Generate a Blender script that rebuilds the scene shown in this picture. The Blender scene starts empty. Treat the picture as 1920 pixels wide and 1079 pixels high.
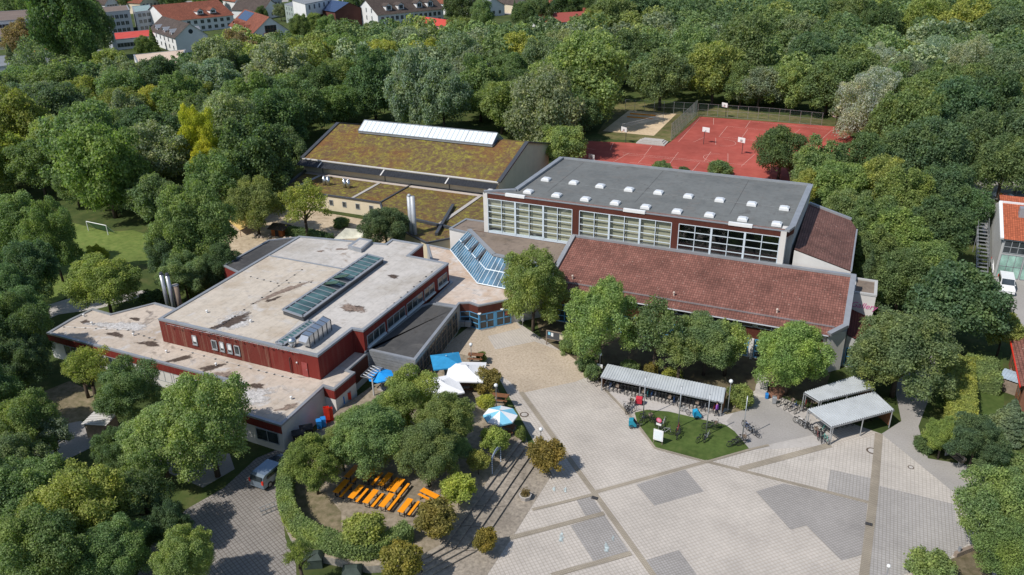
import bpy, math, random
import numpy as np
from mathutils import Vector, Matrix

# ---------------------------------------------------------------- camera, sky, sun, exposure
scene = bpy.context.scene
col = scene.collection
cam_data = bpy.data.cameras.new("camera")
cam = bpy.data.objects.new("camera", cam_data)
col.objects.link(cam)
cam_data.sensor_width = 36.0
cam_data.lens = 28.16
cam_data.clip_start = 0.5
cam_data.clip_end = 6000.0
cam.matrix_world = Matrix(((0.915064, -0.160124, 0.370159, 0.0), (0.403065, 0.394941, -0.825567, 0.0), (-0.013998, 0.904644, 0.425937, 50.0), (0, 0, 0, 1)))
scene.camera = cam

SUN_EL = math.radians(50.0)
SUN_DIR = Vector((0.53, 0.85, 0.0)).normalized()      # the way the shadows fall on the ground
world = bpy.data.worlds.new("World")
scene.world = world
world.use_nodes = True
wn = world.node_tree
sky = wn.nodes.new("ShaderNodeTexSky")
sky.sky_type = 'NISHITA'
sky.sun_disc = False
sky.sun_elevation = SUN_EL
sky.sun_rotation = math.atan2(-SUN_DIR.x, -SUN_DIR.y)
sky.air_density = 1.0
sky.dust_density = 0.6
sky.ozone_density = 1.0
bg = wn.nodes["Background"]
bg.inputs["Strength"].default_value = 0.12
wn.links.new(sky.outputs["Color"], bg.inputs["Color"])
sun_data = bpy.data.lights.new("sun", 'SUN')
sun_data.energy = 4.25
sun_data.angle = math.radians(0.53)
sun_data.color = (1.0, 0.955, 0.89)
sun = bpy.data.objects.new("sun", sun_data)
col.objects.link(sun)
ldir = Vector((SUN_DIR.x * math.cos(SUN_EL), SUN_DIR.y * math.cos(SUN_EL), -math.sin(SUN_EL)))
sun.rotation_euler = ldir.to_track_quat('-Z', 'Y').to_euler()
sun.location = (-30, -40, 80)
scene.view_settings.view_transform = 'Standard'
scene.view_settings.look = 'None'
scene.view_settings.exposure = 0.1
scene.view_settings.gamma = 1.0
scene.view_settings.use_curve_mapping = False
scene.render.engine = 'CYCLES'
scene.cycles.use_denoising = True
scene.cycles.max_bounces = 6
scene.cycles.diffuse_bounces = 3
scene.cycles.glossy_bounces = 2
scene.cycles.transmission_bounces = 3
scene.cycles.transparent_max_bounces = 8
scene.cycles.caustics_reflective = False
scene.cycles.caustics_refractive = False

# ---------------------------------------------------------------- mesh helpers
class MB:
    def __init__(self): self.v = []; self.f = []
    def add(self, vs, fs):
        n = len(self.v); self.v += [tuple(p) for p in vs]; self.f += [tuple(i + n for i in q) for q in fs]; return self
    def face(self, *ps): return self.add(ps, [tuple(range(len(ps)))])
    def box(self, x0, x1, y0, y1, z0, z1):
        return self.add([(x0,y0,z0),(x1,y0,z0),(x1,y1,z0),(x0,y1,z0),(x0,y0,z1),(x1,y0,z1),(x1,y1,z1),(x0,y1,z1)],
                        [(3,2,1,0),(4,5,6,7),(0,1,5,4),(1,2,6,5),(2,3,7,6),(3,0,4,7)])
    def prism(self, poly, z0, z1, top=True, bottom=False):
        n = len(poly)
        zt = z1 if hasattr(z1, '__len__') else [z1] * n
        vs = [(p[0], p[1], z0) for p in poly] + [(p[0], p[1], zt[i]) for i, p in enumerate(poly)]
        fs = [(i, (i + 1) % n, n + (i + 1) % n, n + i) for i in range(n)]
        if top: fs.append(tuple(range(n, 2 * n)))
        if bottom: fs.append(tuple(reversed(range(n))))
        return self.add(vs, fs)
    def bar(self, p, q, w, h=None, up=(0, 0, 1)):
        p, q = Vector(p), Vector(q); h = w if h is None else h
        d = (q - p)
        if d.length < 1e-6: return self
        d.normalize(); up = Vector(up)
        if abs(d.dot(up)) > 0.98: up = Vector((1, 0, 0))
        s = d.cross(up).normalized(); t = s.cross(d).normalized()
        s *= w / 2; t *= h / 2
        vs = [p - s - t, p + s - t, p + s + t, p - s + t, q - s - t, q + s - t, q + s + t, q - s + t]
        return self.add(vs, [(0,1,2,3),(7,6,5,4),(0,4,5,1),(1,5,6,2),(2,6,7,3),(3,7,4,0)])
    def tube(self, p, q, r, r2=None, n=8, cap=True):
        p, q = Vector(p), Vector(q); r2 = r if r2 is None else r2
        d = (q - p).normalized(); up = Vector((0, 0, 1)) if abs(d.z) < 0.95 else Vector((1, 0, 0))
        s = d.cross(up).normalized(); t = s.cross(d)
        vs = []
        for c, rr in ((p, r), (q, r2)):
            for i in range(n):
                a = 2 * math.pi * i / n
                vs.append(c + s * (rr * math.cos(a)) + t * (rr * math.sin(a)))
        fs = [(i, n + i, n + (i + 1) % n, (i + 1) % n) for i in range(n)]
        if cap: fs += [tuple(range(n)), tuple(reversed(range(n, 2 * n)))]
        return self.add(vs, fs)
    def ring(self, c, axis, R, r, n=16, m=5):
        c = Vector(c); ax = Vector(axis).normalized(); up = Vector((0,0,1)) if abs(ax.z) < .9 else Vector((1,0,0))
        s = ax.cross(up).normalized(); t = s.cross(ax)
        vs = []; fs = []
        for i in range(n):
            a = 2 * math.pi * i / n; e = s * math.cos(a) + t * math.sin(a)
            for j in range(m):
                b = 2 * math.pi * j / m
                vs.append(c + e * (R + r * math.cos(b)) + ax * (r * math.sin(b)))
        for i in range(n):
            for j in range(m):
                fs.append((i*m+j, ((i+1)%n)*m+j, ((i+1)%n)*m+(j+1)%m, i*m+(j+1)%m))
        return self.add(vs, fs)
    def ball(self, c, rx, ry=None, rz=None, n=12, m=8):
        ry = rx if ry is None else ry; rz = rx if rz is None else rz
        vs = []; fs = []
        for j in range(m + 1):
            b = math.pi * j / m
            for i in range(n):
                a = 2 * math.pi * i / n
                vs.append((c[0] + rx*math.sin(b)*math.cos(a), c[1] + ry*math.sin(b)*math.sin(a), c[2] - rz*math.cos(b)))
        for j in range(m):
            for i in range(n):
                fs.append((j*n+i, j*n+(i+1)%n, (j+1)*n+(i+1)%n, (j+1)*n+i))
        return self.add(vs, fs)
    def mesh(self, name, mat=None, smooth=False):
        me = bpy.data.meshes.new(name)
        me.from_pydata(self.v, [], self.f); me.update()
        if mat: me.materials.append(mat)
        if smooth: me.polygons.foreach_set('use_smooth', [True] * len(me.polygons))
        return me
    def build(self, name, mat, parent=None, smooth=False, label=None):
        return put(name, self.mesh(name, mat, smooth), parent, label)

def put(name, data, parent=None, label=None, loc=None, rz=None, scale=None):
    o = bpy.data.objects.new(name, data); col.objects.link(o)
    if parent: o.parent = parent
    if label: o['label'] = label
    if loc is not None: o.location = loc
    if rz is not None: o.rotation_euler = (0, 0, rz)
    if scale is not None: o.scale = scale
    return o
def tag(o, label, cat, group=None):
    o['label'] = label; o['category'] = cat
    if group: o['group'] = group
    return o
def thing(name, label, cat, loc=(0, 0, 0), rz=0, group=None):
    return tag(put(name, None, loc=loc, rz=rz), label, cat, group)
def setting(o, kind='structure'):
    o['kind'] = kind; return o
def dup(root, loc, rz, label=None, group=None, scale=None):
    r = root.copy(); col.objects.link(r); r.location = loc; r.rotation_euler = (0, 0, rz)
    if scale: r.scale = scale
    if label: r['label'] = label
    if group: r['group'] = group
    for ch in root.children:
        c = ch.copy(); col.objects.link(c); c.parent = r
        for g in ch.children:
            d = g.copy(); col.objects.link(d); d.parent = c
    return r
def ccw(poly):
    a = sum(poly[i][0]*poly[(i+1)%len(poly)][1] - poly[(i+1)%len(poly)][0]*poly[i][1] for i in range(len(poly)))
    return list(poly) if a > 0 else list(reversed(poly))
def inset(poly, d):
    n = len(poly); out = []
    for i in range(n):
        a, b, c = Vector(poly[i-1][:2]), Vector(poly[i][:2]), Vector(poly[(i+1) % n][:2])
        e1 = (b - a).normalized(); e2 = (c - b).normalized()
        n1 = Vector((-e1.y, e1.x)); n2 = Vector((-e2.y, e2.x))
        k = 1 + n1.dot(n2)
        m = (n1 + n2) * (d / max(k, .35))
        out.append((b.x + m.x, b.y + m.y))
    return out
def coping(poly, z, w, h, mat, parent, name='coping', over=.06):
    """metal capping that runs round the roof edge"""
    o = inset(poly, -over); i = inset(poly, w); n = len(poly); b = MB()
    for k in range(n):
        j = (k + 1) % n
        b.face((*o[k], z), (*o[j], z), (*i[j], z), (*i[k], z))
        b.face((*o[k], z-h), (*o[j], z-h), (*o[j], z), (*o[k], z))
        b.face((*i[j], z-h-.1), (*i[k], z-h-.1), (*i[k], z), (*i[j], z))
    return b.build(name, mat, parent)
def sheet(name, poly, z, mat, parent=None):
    return MB().face(*[(p[0], p[1], z) for p in ccw(poly)]).build(name, mat, parent)
def out_normal(p, q):
    d = Vector((q[0]-p[0], q[1]-p[1])).normalized(); return Vector((d.y, -d.x))
def band(p, q, z0, z1, off, th, mat, parent, name):
    """a flat cladding band standing proud of a wall p-q (outside on the right of p->q)"""
    n = out_normal(p, q); a = Vector(p[:2]) + n*off; b_ = Vector(q[:2]) + n*off; c = b_ + n*th; d = a + n*th
    return MB().prism(ccw([a, b_, c, d]), z0, z1, bottom=True).build(name, mat, parent)
def window(parent, p, q, z0, z1, cols, rows, fm, gm, off=.0, fw=.07, name='window', pane=True):
    """frame with its panes on a wall p-q (outside on the right of p->q)"""
    n = out_normal(p, q); P = Vector((p[0], p[1], 0)); Q = Vector((q[0], q[1], 0)); N3 = Vector((n.x, n.y, 0))
    P += N3*(off+.03); Q += N3*(off+.03); b = MB()
    up = tuple(N3)
    for i in range(cols + 1):
        e = P.lerp(Q, i/cols); b.bar(e + Vector((0,0,z0)), e + Vector((0,0,z1)), fw, .08, up=up)
    for j in range(rows + 1):
        z = z0 + (z1-z0)*j/rows; b.bar(P + Vector((0,0,z)), Q + Vector((0,0,z)), .08, fw)
    f = b.build(name, fm, parent)
    if pane:
        for i in range(cols):
            for j in range(rows):
                a = P.lerp(Q, i/cols); c = P.lerp(Q, (i+1)/cols)
                za = z0 + (z1-z0)*j/rows; zb = z0 + (z1-z0)*(j+1)/rows
                g_ = MB().face((a.x,a.y,za),(c.x,c.y,za),(c.x,c.y,zb),(a.x,a.y,zb))
                g_.build('pane', gm, f)
    return f

# ---------------------------------------------------------------- materials
class NT:
    def __init__(self, name):
        self.m = bpy.data.materials.new(name); self.m.use_nodes = True
        self.t = self.m.node_tree; self.n = self.t.nodes; self.l = self.t.links
        self.b = self.n["Principled BSDF"]; self.out = self.n["Material Output"]
    def node(self, kind, **kw):
        x = self.n.new(kind)
        for k, v in kw.items():
            if k.startswith('i_'):
                key = k[2:]; key = int(key) if key.isdigit() else key
                x.inputs[key].default_value = v
            else: setattr(x, k, v)
        return x
    def link(self, a, b): self.l.new(a, b)
    def pos(self, scale=(1,1,1), rot=0.0, obj=False, loc=(0,0,0)):
        src = self.node("ShaderNodeTexCoord").outputs["Object"] if obj else self.node("ShaderNodeNewGeometry").outputs["Position"]
        mp = self.node("ShaderNodeMapping"); mp.inputs["Scale"].default_value = scale
        mp.inputs["Rotation"].default_value = (0, 0, rot); mp.inputs["Location"].default_value = loc
        self.link(src, mp.inputs["Vector"]); return mp.outputs["Vector"]
    def noise(self, vec, scale, detail=4, rough=.55, dist=0.0):
        x = self.node("ShaderNodeTexNoise"); x.inputs["Scale"].default_value = scale
        x.inputs["Detail"].default_value = detail; x.inputs["Roughness"].default_value = rough
        x.inputs["Distortion"].default_value = dist
        if vec is not None: self.link(vec, x.inputs["Vector"])
        return x.outputs["Fac"]
    def ramp(self, fac, stops):
        x = self.node("ShaderNodeValToRGB"); e = x.color_ramp.elements
        while len(e) < len(stops): e.new(0.5)
        for i, (p, c) in enumerate(stops):
            e[i].position = p; e[i].color = (c, c, c, 1) if not hasattr(c, '__len__') else (*c[:3], 1)
        self.link(fac, x.inputs["Fac"]); return x.outputs["Color"]
    def mix(self, fac, a, b, mode='MIX'):
        x = self.node("ShaderNodeMix", data_type='RGBA', blend_type=mode)
        for sock, v in ((x.inputs[0], fac), (x.inputs[6], a), (x.inputs[7], b)):
            if hasattr(v, 'links') or hasattr(v, 'is_linked'): self.link(v, sock)
            elif hasattr(v, '__len__'): sock.default_value = (*v[:3], 1)
            else: sock.default_value = v
        return x.outputs[2]
    def math(self, op, a, b=0.5, c=None):
        x = self.node("ShaderNodeMath", operation=op)
        for i, v in enumerate((a, b) if c is None else (a, b, c)):
            if hasattr(v, 'is_linked'): self.link(v, x.inputs[i])
            else: x.inputs[i].default_value = v
        return x.outputs[0]
    def bump(self, h, strength=.4, dist=.02):
        x = self.node("ShaderNodeBump"); x.inputs["Strength"].default_value = strength
        x.inputs["Distance"].default_value = dist; self.link(h, x.inputs["Height"])
        self.link(x.outputs["Normal"], self.b.inputs["Normal"])
    def done(self, color=None, rough=.8, spec=.3, metal=0.0):
        if color is not None:
            if hasattr(color, 'is_linked'): self.link(color, self.b.inputs["Base Color"])
            else: self.b.inputs["Base Color"].default_value = (*color[:3], 1)
        self.b.inputs["Roughness"].default_value = rough
        self.b.inputs["Specular IOR Level"].default_value = spec
        self.b.inputs["Metallic"].default_value = metal
        return self.m

def plain(name, c, rough=.75, spec=.3, metal=0.0, var=.18, scale=1.3, obj=False):
    t = NT(name); n = t.noise(t.pos(obj=obj), scale, 5)
    k = t.ramp(n, [(.3, tuple(x*(1-var) for x in c)), (.7, tuple(min(1, x*(1+var)) for x in c))])
    return t.done(k, rough, spec, metal)

def m_pavers(name, c, joint, size, rot, dirt=.3, off=0.0, var=.035):
    t = NT(name); v = t.pos(rot=rot)
    br = t.node("ShaderNodeTexBrick"); br.offset = off
    t.link(v, br.inputs["Vector"])
    br.inputs["Color1"].default_value = (*[x*(1+var) for x in c], 1); br.inputs["Color2"].default_value = (*[x*(1-var) for x in c], 1)
    br.inputs["Mortar"].default_value = (*joint, 1); br.inputs["Scale"].default_value = 1.0
    br.inputs["Mortar Size"].default_value = .034; br.inputs["Brick Width"].default_value = size[0]; br.inputs["Row Height"].default_value = size[1]
    br.inputs["Bias"].default_value = 0.0; br.inputs["Mortar Smooth"].default_value = .25
    n = t.noise(t.pos(), .22, 6, .6); n2 = t.noise(t.pos(), 2.4, 3)
    k = t.mix(1.0, br.outputs["Color"], t.ramp(n, [(.3, 1-dirt), (.65, 1.05)]), 'MULTIPLY')
    k = t.mix(1.0, k, t.ramp(n2, [(.3, .95), (.7, 1.04)]), 'MULTIPLY')
    w1 = t.noise(t.pos(scale=(1,1,1), rot=.5), .9, 7, .72, 1.2); w2 = t.noise(t.pos(loc=(31,7,0)), .07, 5, .6)
    k = t.mix(t.ramp(t.math('MULTIPLY', w1, w2), [(.30, 0.0), (.42, .42)]), k, tuple(x*.55 for x in c))
    k = t.mix(t.ramp(t.noise(t.pos(loc=(3,9,0)), 1.7, 3), [(.70, 0.0), (.76, .35)]), k, tuple(x*.6 for x in c))
    t.bump(t.math('SUBTRACT', 1.0, br.outputs["Fac"]), .5, .02)
    return t.done(k, .85, .25)
PAVE_A = m_pavers('paving_diagonal', (.478,.434,.386), (.368,.328,.28), (.34,.34), math.radians(45), .16)
PAVE_B = m_pavers('paving_square', (.478,.438,.392), (.375,.338,.293), (.34,.34), 0.0, .16)
PAVE_D = m_pavers('paving_dark', (.325,.307,.29), (.235,.215,.195), (.26,.26), math.radians(45), .15)
PAVE_E = m_pavers('paving_dark_square', (.355,.335,.315), (.265,.245,.22), (.3,.3), 0.0, .15)
PAVE_F = m_pavers('paving_drive', (.27,.248,.226), (.15,.13,.11), (.38,.34), math.radians(24), .3)
COBBLE = m_pavers('cobble_gutter', (.37,.325,.26), (.27,.23,.175), (.2,.16), math.radians(45), .3)

def m_speckle(name, cols, scale, rough=.9, big=.15, bigvar=.25, bump=.3, bd=.03):
    t = NT(name); v = t.pos(); n = t.noise(v, scale, 6, .65)
    k = t.ramp(n, [(.28 + .44*i/(len(cols)-1), c) for i, c in enumerate(cols)])
    k = t.mix(1.0, k, t.ramp(t.noise(v, big, 5, .6), [(.3, 1-bigvar), (.7, 1+bigvar*.6)]), 'MULTIPLY')
    t.bump(n, bump, bd)
    return t.done(k, rough, .2)
GRAVEL = m_speckle('pale_gravel', [(.28,.22,.155), (.43,.352,.265), (.52,.44,.345)], 4.0, bigvar=.18)
SANDY = m_speckle('trodden_sand', [(.3,.23,.15), (.45,.36,.25), (.52,.43,.31)], 1.2)
AGG = m_speckle('exposed_aggregate', [(.17,.15,.12), (.29,.25,.205), (.4,.35,.28)], 3.0, bigvar=.3)
ASPHALT = m_speckle('pale_asphalt', [(.27,.255,.235), (.325,.305,.285), (.36,.34,.32)], 6, bigvar=.14)
CONCRETE = m_speckle('concrete', [(.36,.335,.305), (.43,.4,.37), (.47,.44,.41)], 3, bigvar=.15)
EARTH = m_speckle('earth', [(.07,.055,.035), (.13,.105,.065), (.17,.15,.08)], .8)
BARE = m_speckle('dry_turf', [(.1,.1,.045), (.2,.165,.1), (.3,.24,.16)], 1.6, big=.12, bigvar=.4)
LAWN = m_speckle('mown_lawn', [(.045,.07,.016), (.068,.105,.024), (.1,.13,.036)], 1.2, big=.22, bigvar=.3, bump=.5)
MEADOW = m_speckle('sunny_meadow', [(.09,.125,.028), (.135,.185,.042), (.19,.21,.06)], 1.0, big=.12, bigvar=.25, bump=.5)
ROUGH = m_speckle('rough_grass', [(.03,.05,.014), (.06,.085,.022), (.11,.11,.04)], .35, big=.05, bigvar=.4, bump=.6, bd=.2)
COURT = m_speckle('red_court', [(.33,.07,.052), (.38,.084,.063), (.42,.105,.08)], .5, big=.07, bigvar=.32, bump=.05)
SAND = m_speckle('court_sand', [(.5,.37,.22), (.6,.46,.3), (.66,.52,.35)], 1.5, bigvar=.2)

def m_roof(name, c1, c2, stain, dark, seed):
    t = NT(name); v = t.pos(loc=(seed, seed*.7, 0))
    a = t.noise(v, .14, 7, .62, .4); b = t.noise(v, .55, 6, .6, .8); c = t.noise(v, 1.5, 7, .7)
    k = t.ramp(a, [(.36, c1), (.5, c2), (.66, tuple(min(1, x*1.1) for x in c2))])
    k = t.mix(t.ramp(b, [(.55, 0.0), (.68, .8)]), k, stain)
    k = t.mix(t.ramp(t.math('MULTIPLY', a, b), [(.325, 0.0), (.42, .8)]), k, dark)
    v2 = t.pos(scale=(1.0, 1.0, 1.0)); sp = t.node("ShaderNodeSeparateXYZ"); t.link(v2, sp.inputs[0])
    seam = t.math('LESS_THAN', t.math('FRACT', t.math('MULTIPLY', sp.outputs[0], .52)), .035)
    k = t.mix(t.math('MULTIPLY', seam, .22), k, (.14,.12,.1))
    k = t.mix(1.0, k, t.ramp(c, [(.32, .8), (.5, .98), (.7, 1.07)]), 'MULTIPLY')
    return t.done(k, .85, .25)
ROOF_BEIGE = m_roof('beige_membrane', (.42,.35,.27), (.49,.43,.355), (.51,.485,.455), (.17,.12,.09), 3.0)
ROOF_LOW = m_roof('beige_low_membrane', (.385,.315,.245), (.48,.41,.34), (.51,.49,.47), (.13,.095,.07), 41.0)
ROOF_PALE = m_roof('pale_grey_membrane', (.39,.355,.31), (.47,.44,.405), (.5,.48,.45), (.24,.18,.13), 17.0)
ROOF_LINK = m_roof('patchy_membrane', (.46,.335,.24), (.54,.45,.38), (.6,.575,.55), (.15,.11,.095), 77.0)
ROOF_TERR = m_roof('brown_membrane', (.16,.125,.095), (.22,.175,.14), (.12,.1,.085), (.06,.05,.04), 9.0)
BITUMEN = m_roof('black_bitumen', (.055,.055,.056), (.075,.074,.073), (.115,.11,.105), (.04,.038,.036), 23.0)
ROOF_GREY = m_roof('grey_bitumen', (.125,.132,.13), (.15,.157,.153), (.165,.16,.15), (.1,.1,.098), 57.0)

def m_tiles(name, c, var, speck, w=.3, h=.42):
    t = NT(name); v = t.pos()
    br = t.node("ShaderNodeTexBrick"); br.offset = 0.0; t.link(v, br.inputs["Vector"])
    br.inputs["Color1"].default_value = (*[x*1.18 for x in c], 1); br.inputs["Color2"].default_value = (*[x*.8 for x in c], 1)
    br.inputs["Mortar"].default_value = (*[x*.45 for x in c], 1); br.inputs["Scale"].default_value = 1
    br.inputs["Mortar Size"].default_value = .035; br.inputs["Brick Width"].default_value = w; br.inputs["Row Height"].default_value = h
    n = t.noise(v, .35, 5, .6); s = t.noise(v, 4.2, 2, .5)
    k = t.mix(1.0, br.outputs["Color"], t.ramp(n, [(.3, 1-var), (.7, 1+var)]), 'MULTIPLY')
    if speck: k = t.mix(t.ramp(s, [(.67, 0.0), (.74, .8)]), k, speck)
    sp = t.node("ShaderNodeSeparateXYZ"); t.link(v, sp.inputs[0])
    wv = t.math('SINE', t.math('MULTIPLY', sp.outputs[0], 2*math.pi/w)); st = t.math('FRACT', t.math('MULTIPLY', sp.outputs[1], 1/h))
    t.bump(t.math('ADD', t.math('MULTIPLY', wv, .5), st), .6, .03)
    return t.done(k, .8, .25)
TILES = m_tiles('weathered_red_tiles', (.2,.088,.068), .28, (.45,.33,.27))
TILES_BROWN = m_tiles('lichened_brown_tiles', (.165,.083,.067), .3, (.42,.31,.26))
TILES_ORANGE = m_tiles('orange_tiles', (.42,.115,.055), .12, None)
TILES_RED = m_tiles('red_house_tiles', (.22,.075,.045), .15, None, .4, .5)
TILES_DARK = m_tiles('dark_house_tiles', (.085,.065,.055), .15, None, .4, .5)

def m_sedum():
    t = NT('sedum'); v = t.pos(); a = t.noise(v, 1.0, 5, .7, .6); b = t.noise(v, 2.6, 5, .7)
    k = t.ramp(a, [(.32, (.1,.066,.04)), (.46, (.15,.105,.05)), (.53, (.19,.16,.045)), (.64, (.27,.245,.045))])
    k = t.mix(t.ramp(b, [(.47, 0.0), (.62, .75)]), k, (.115,.07,.05))
    k = t.mix(t.ramp(t.noise(v, .1, 4), [(.5, 0.0), (.68, .5)]), k, (.2,.075,.03))
    t.bump(t.math('ADD', a, b), .9, .18); return t.done(k, .95, .1)
SEDUM = m_sedum()

def m_boards(name, c, worn, pitch=.16, wear=.4):
    t = NT(name); v = t.pos(); sp = t.node("ShaderNodeSeparateXYZ"); t.link(v, sp.inputs[0])
    s = t.math('FRACT', t.math('MULTIPLY', t.math('ADD', sp.outputs[0], sp.outputs[1]), 1/pitch))
    gap = t.math('LESS_THAN', s, .22)
    st = t.noise(t.pos(scale=(3.2, 3.2, .18)), 1.0, 5, .65); big = t.noise(v, .12, 3)
    k = t.mix(t.ramp(st, [(.5, 0.0), (.72, wear)]), c, worn)
    k = t.mix(1.0, k, t.ramp(big, [(.35, .82), (.65, 1.12)]), 'MULTIPLY')
    k = t.mix(t.math('MULTIPLY', gap, .6), k, tuple(x*.3 for x in c))
    t.bump(t.math('SUBTRACT', 1.0, gap), .8, .03)
    return t.done(k, .75, .25)
RED_BOARDS = m_boards('red_boards', (.195,.026,.02), (.25,.12,.085))
RED_WORN = m_boards('worn_red_boards', (.17,.033,.024), (.3,.19,.13), .18, .8)
BROWN_BOARDS = m_boards('brown_boards', (.11,.033,.022), (.17,.075,.05), .14, .3)
GREY_RIBS = m_boards('ribbed_metal', (.26,.26,.265), (.33,.33,.33), .1, .3)

PLASTER = plain('white_plaster', (.6,.58,.55), .85, .2, 0, .07, .5)
GREYPLASTER = plain('grey_plaster', (.42,.42,.41), .85, .2, 0, .08, .4)
CREAM = plain('cream_plaster', (.63,.55,.41), .85, .2, 0, .06, .5)
ZINC = plain('zinc_capping', (.32,.335,.355), .45, .5, .35, .1, .8)
ZINC_DARK = plain('dark_zinc', (.075,.08,.09), .45, .5, .3, .1, .8)
STEEL = plain('galvanised_steel', (.42,.435,.45), .4, .5, .6, .12, 2.0)
ALU = plain('bright_aluminium', (.58,.6,.62), .28, .5, .9, .08, 2.0)
WHITE = plain('white_paint', (.72,.72,.71), .5, .4, 0, .04, 2, obj=True)
FRAME_WHITE = plain('pale_blue_frame', (.56,.63,.68), .5, .4, 0, .04, 2)
FRAME_BLUE = plain('blue_frame', (.1,.32,.55), .45, .4, 0, .06, 2)
FRAME_GREY = plain('grey_frame', (.34,.36,.37), .5, .4, 0, .06, 2)
BLACK = plain('black_rubber', (.02,.02,.022), .7, .3, 0, .1, 3, obj=True)
WOOD = plain('brown_wood', (.19,.085,.04), .7, .3, 0, .2, 4, obj=True)
GREYWOOD = plain('weathered_wood', (.24,.19,.15), .8, .2, 0, .2, 3, obj=True)
STONE = plain('rubble_stone', (.3,.27,.23), .9, .2, 0, .3, 3)
ORANGE = plain('orange_lacquer', (.82,.29,.012), .45, .4, 0, .06, 5, obj=True)
BLIND = plain('beige_blind', (.46,.43,.32), .9, .1, 0, .12, .9)
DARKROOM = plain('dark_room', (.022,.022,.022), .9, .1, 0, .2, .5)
def m_glass(name, tint, refl=.12, rough=.03, base=None):
    """clear pane: mirror at grazing angles, else see-through"""
    t = NT(name)
    lw = t.node("ShaderNodeLayerWeight"); lw.inputs["Blend"].default_value = .5
    fz = t.math('POWER', lw.outputs["Facing"], 4.0)
    gl = t.node("ShaderNodeBsdfGlossy"); gl.inputs["Color"].default_value = (.95,.97,1,1); gl.inputs["Roughness"].default_value = rough
    tr = t.node("ShaderNodeBsdfTransparent"); tr.inputs["Color"].default_value = (*tint, 1)
    mx = t.node("ShaderNodeMixShader"); t.link(t.math('MINIMUM', t.math('ADD', fz, refl), 1.0), mx.inputs[0])
    t.link(tr.outputs[0], mx.inputs[1]); t.link(gl.outputs[0], mx.inputs[2]); t.link(mx.outputs[0], t.out.inputs["Surface"])
    return t.m
GLASS = m_glass('clear_glass', (.88,.92,.9), .1)
def m_darkglass(name, c, rough=.08):
    t = NT(name); n = t.noise(t.pos(), .6, 3)
    k = t.ramp(n, [(.35, tuple(x*.6 for x in c)), (.65, tuple(x*1.3 for x in c))])
    return t.done(k, rough, .8)
GLASS_DARK = m_darkglass('dark_window_glass', (.035,.045,.052))
GLASS_GREEN = m_darkglass('green_skylight_glass', (.06,.12,.115), .12)
GLASS_BLUE = m_darkglass('atrium_glass', (.06,.145,.225), .06)
GLASS_PALE = plain('frosted_skylight', (.66,.72,.75), .3, .5, 0, .03, .3)
GLASS_MINT = m_darkglass('mint_glass', (.28,.45,.38), .15)

def stain(parent, c, ru, rv, rot, z, mat, seed, name='leaf_litter', kind=None):
    """ragged patch lying on a surface, thinning out towards its rim"""
    rng = random.Random(seed); n = 28
    ph = [rng.uniform(0, 6.28) for _ in range(4)]; vs = [(c[0], c[1], z)]; al = [1.0]; fs = []
    for f, a_ in ((.45, 1.0), (.8, .55), (1.15, 0.0)):
        for i in range(n):
            a = 2*math.pi*i/n; r = f*(1 + .22*math.sin(2*a+ph[0]) + .17*math.sin(3*a+ph[1]) + .12*math.sin(5*a+ph[2]) + .08*math.sin(9*a+ph[3]))
            x, y = ru*r*math.cos(a), rv*r*math.sin(a); vs.append((c[0]+x*math.cos(rot)-y*math.sin(rot), c[1]+x*math.sin(rot)+y*math.cos(rot), z)); al.append(a_)
    for i in range(n):
        j = (i+1) % n; fs.append((0, 1+i, 1+j))
        for k in range(2): fs.append((1+k*n+i, 1+(k+1)*n+i, 1+(k+1)*n+j, 1+k*n+j))
    me = bpy.data.meshes.new(name); me.from_pydata(vs, [], fs); me.update(); me.materials.append(mat)
    at = me.attributes.new('cover', 'FLOAT', 'POINT'); at.data.foreach_set('value', al)
    o = put(name, me, parent)
    if kind: o['kind'] = kind
    return o
def m_blot(name, c, dens):
    t = NT(name); v = t.pos(); n = t.noise(v, 1.5, 6, .7); c2 = t.noise(v, 4, 4)
    at = t.node("ShaderNodeAttribute"); at.attribute_name = 'cover'
    tr = t.node("ShaderNodeBsdfTransparent"); mx = t.node("ShaderNodeMixShader")
    f = t.math('ADD', n, t.math('MULTIPLY', t.math('SUBTRACT', at.outputs["Fac"], .5), .5))
    t.link(t.ramp(f, [(dens, 0.0), (dens+.22, .85)]), mx.inputs[0]); t.link(tr.outputs[0], mx.inputs[1]); t.link(t.b.outputs[0], mx.inputs[2]); t.link(mx.outputs[0], t.out.inputs["Surface"])
    t.done(t.ramp(c2, [(.3, tuple(x*.6 for x in c)), (.7, tuple(x*1.4 for x in c))]), .95, .1); return t.m

# ---------------------------------------------------------------- ground, paving, courts
setting(MB().face((-2500,-1500,0),(2500,-1500,0),(2500,4000,0),(-2500,4000,0)).build('ground', ROUGH))
L1, L2, L3, L4, L5, L6, L7 = .004, .008, .012, .016, .020, .024, .028
def flat(name, pts, z, m): return setting(sheet(name, pts, z, m))
flat('plaza_paving', [(-43.92, 79.27),(-43.85, 83.72),(-39.46, 87.84),(-25.95, 79.51),(-21.97, 75.41),(-15.14, 75.29),(-7.89, 77.17),(-5.19, 82.36),(-1.57, 80.93),(6.80, 78.58),(15.30, 68.79),(15.92, 61.10),(15.88, 49.17),(-18.43, 34.50),(-24.09, 44.14),(-22.58, 49.53),(-22.51, 59.08),(-28.05, 65.50),(-36.36, 75.21)], L1, PAVE_A)
flat('side_paving', [(1.86, 74.32),(6.80, 78.58),(15.30, 68.79),(15.92, 61.10),(15.88, 49.17),(5.66, 44.80),(5.91, 56.86),(6.13, 66.89),(-8.78, 67.01),(-5.90, 70.10)], L2, PAVE_B)
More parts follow.
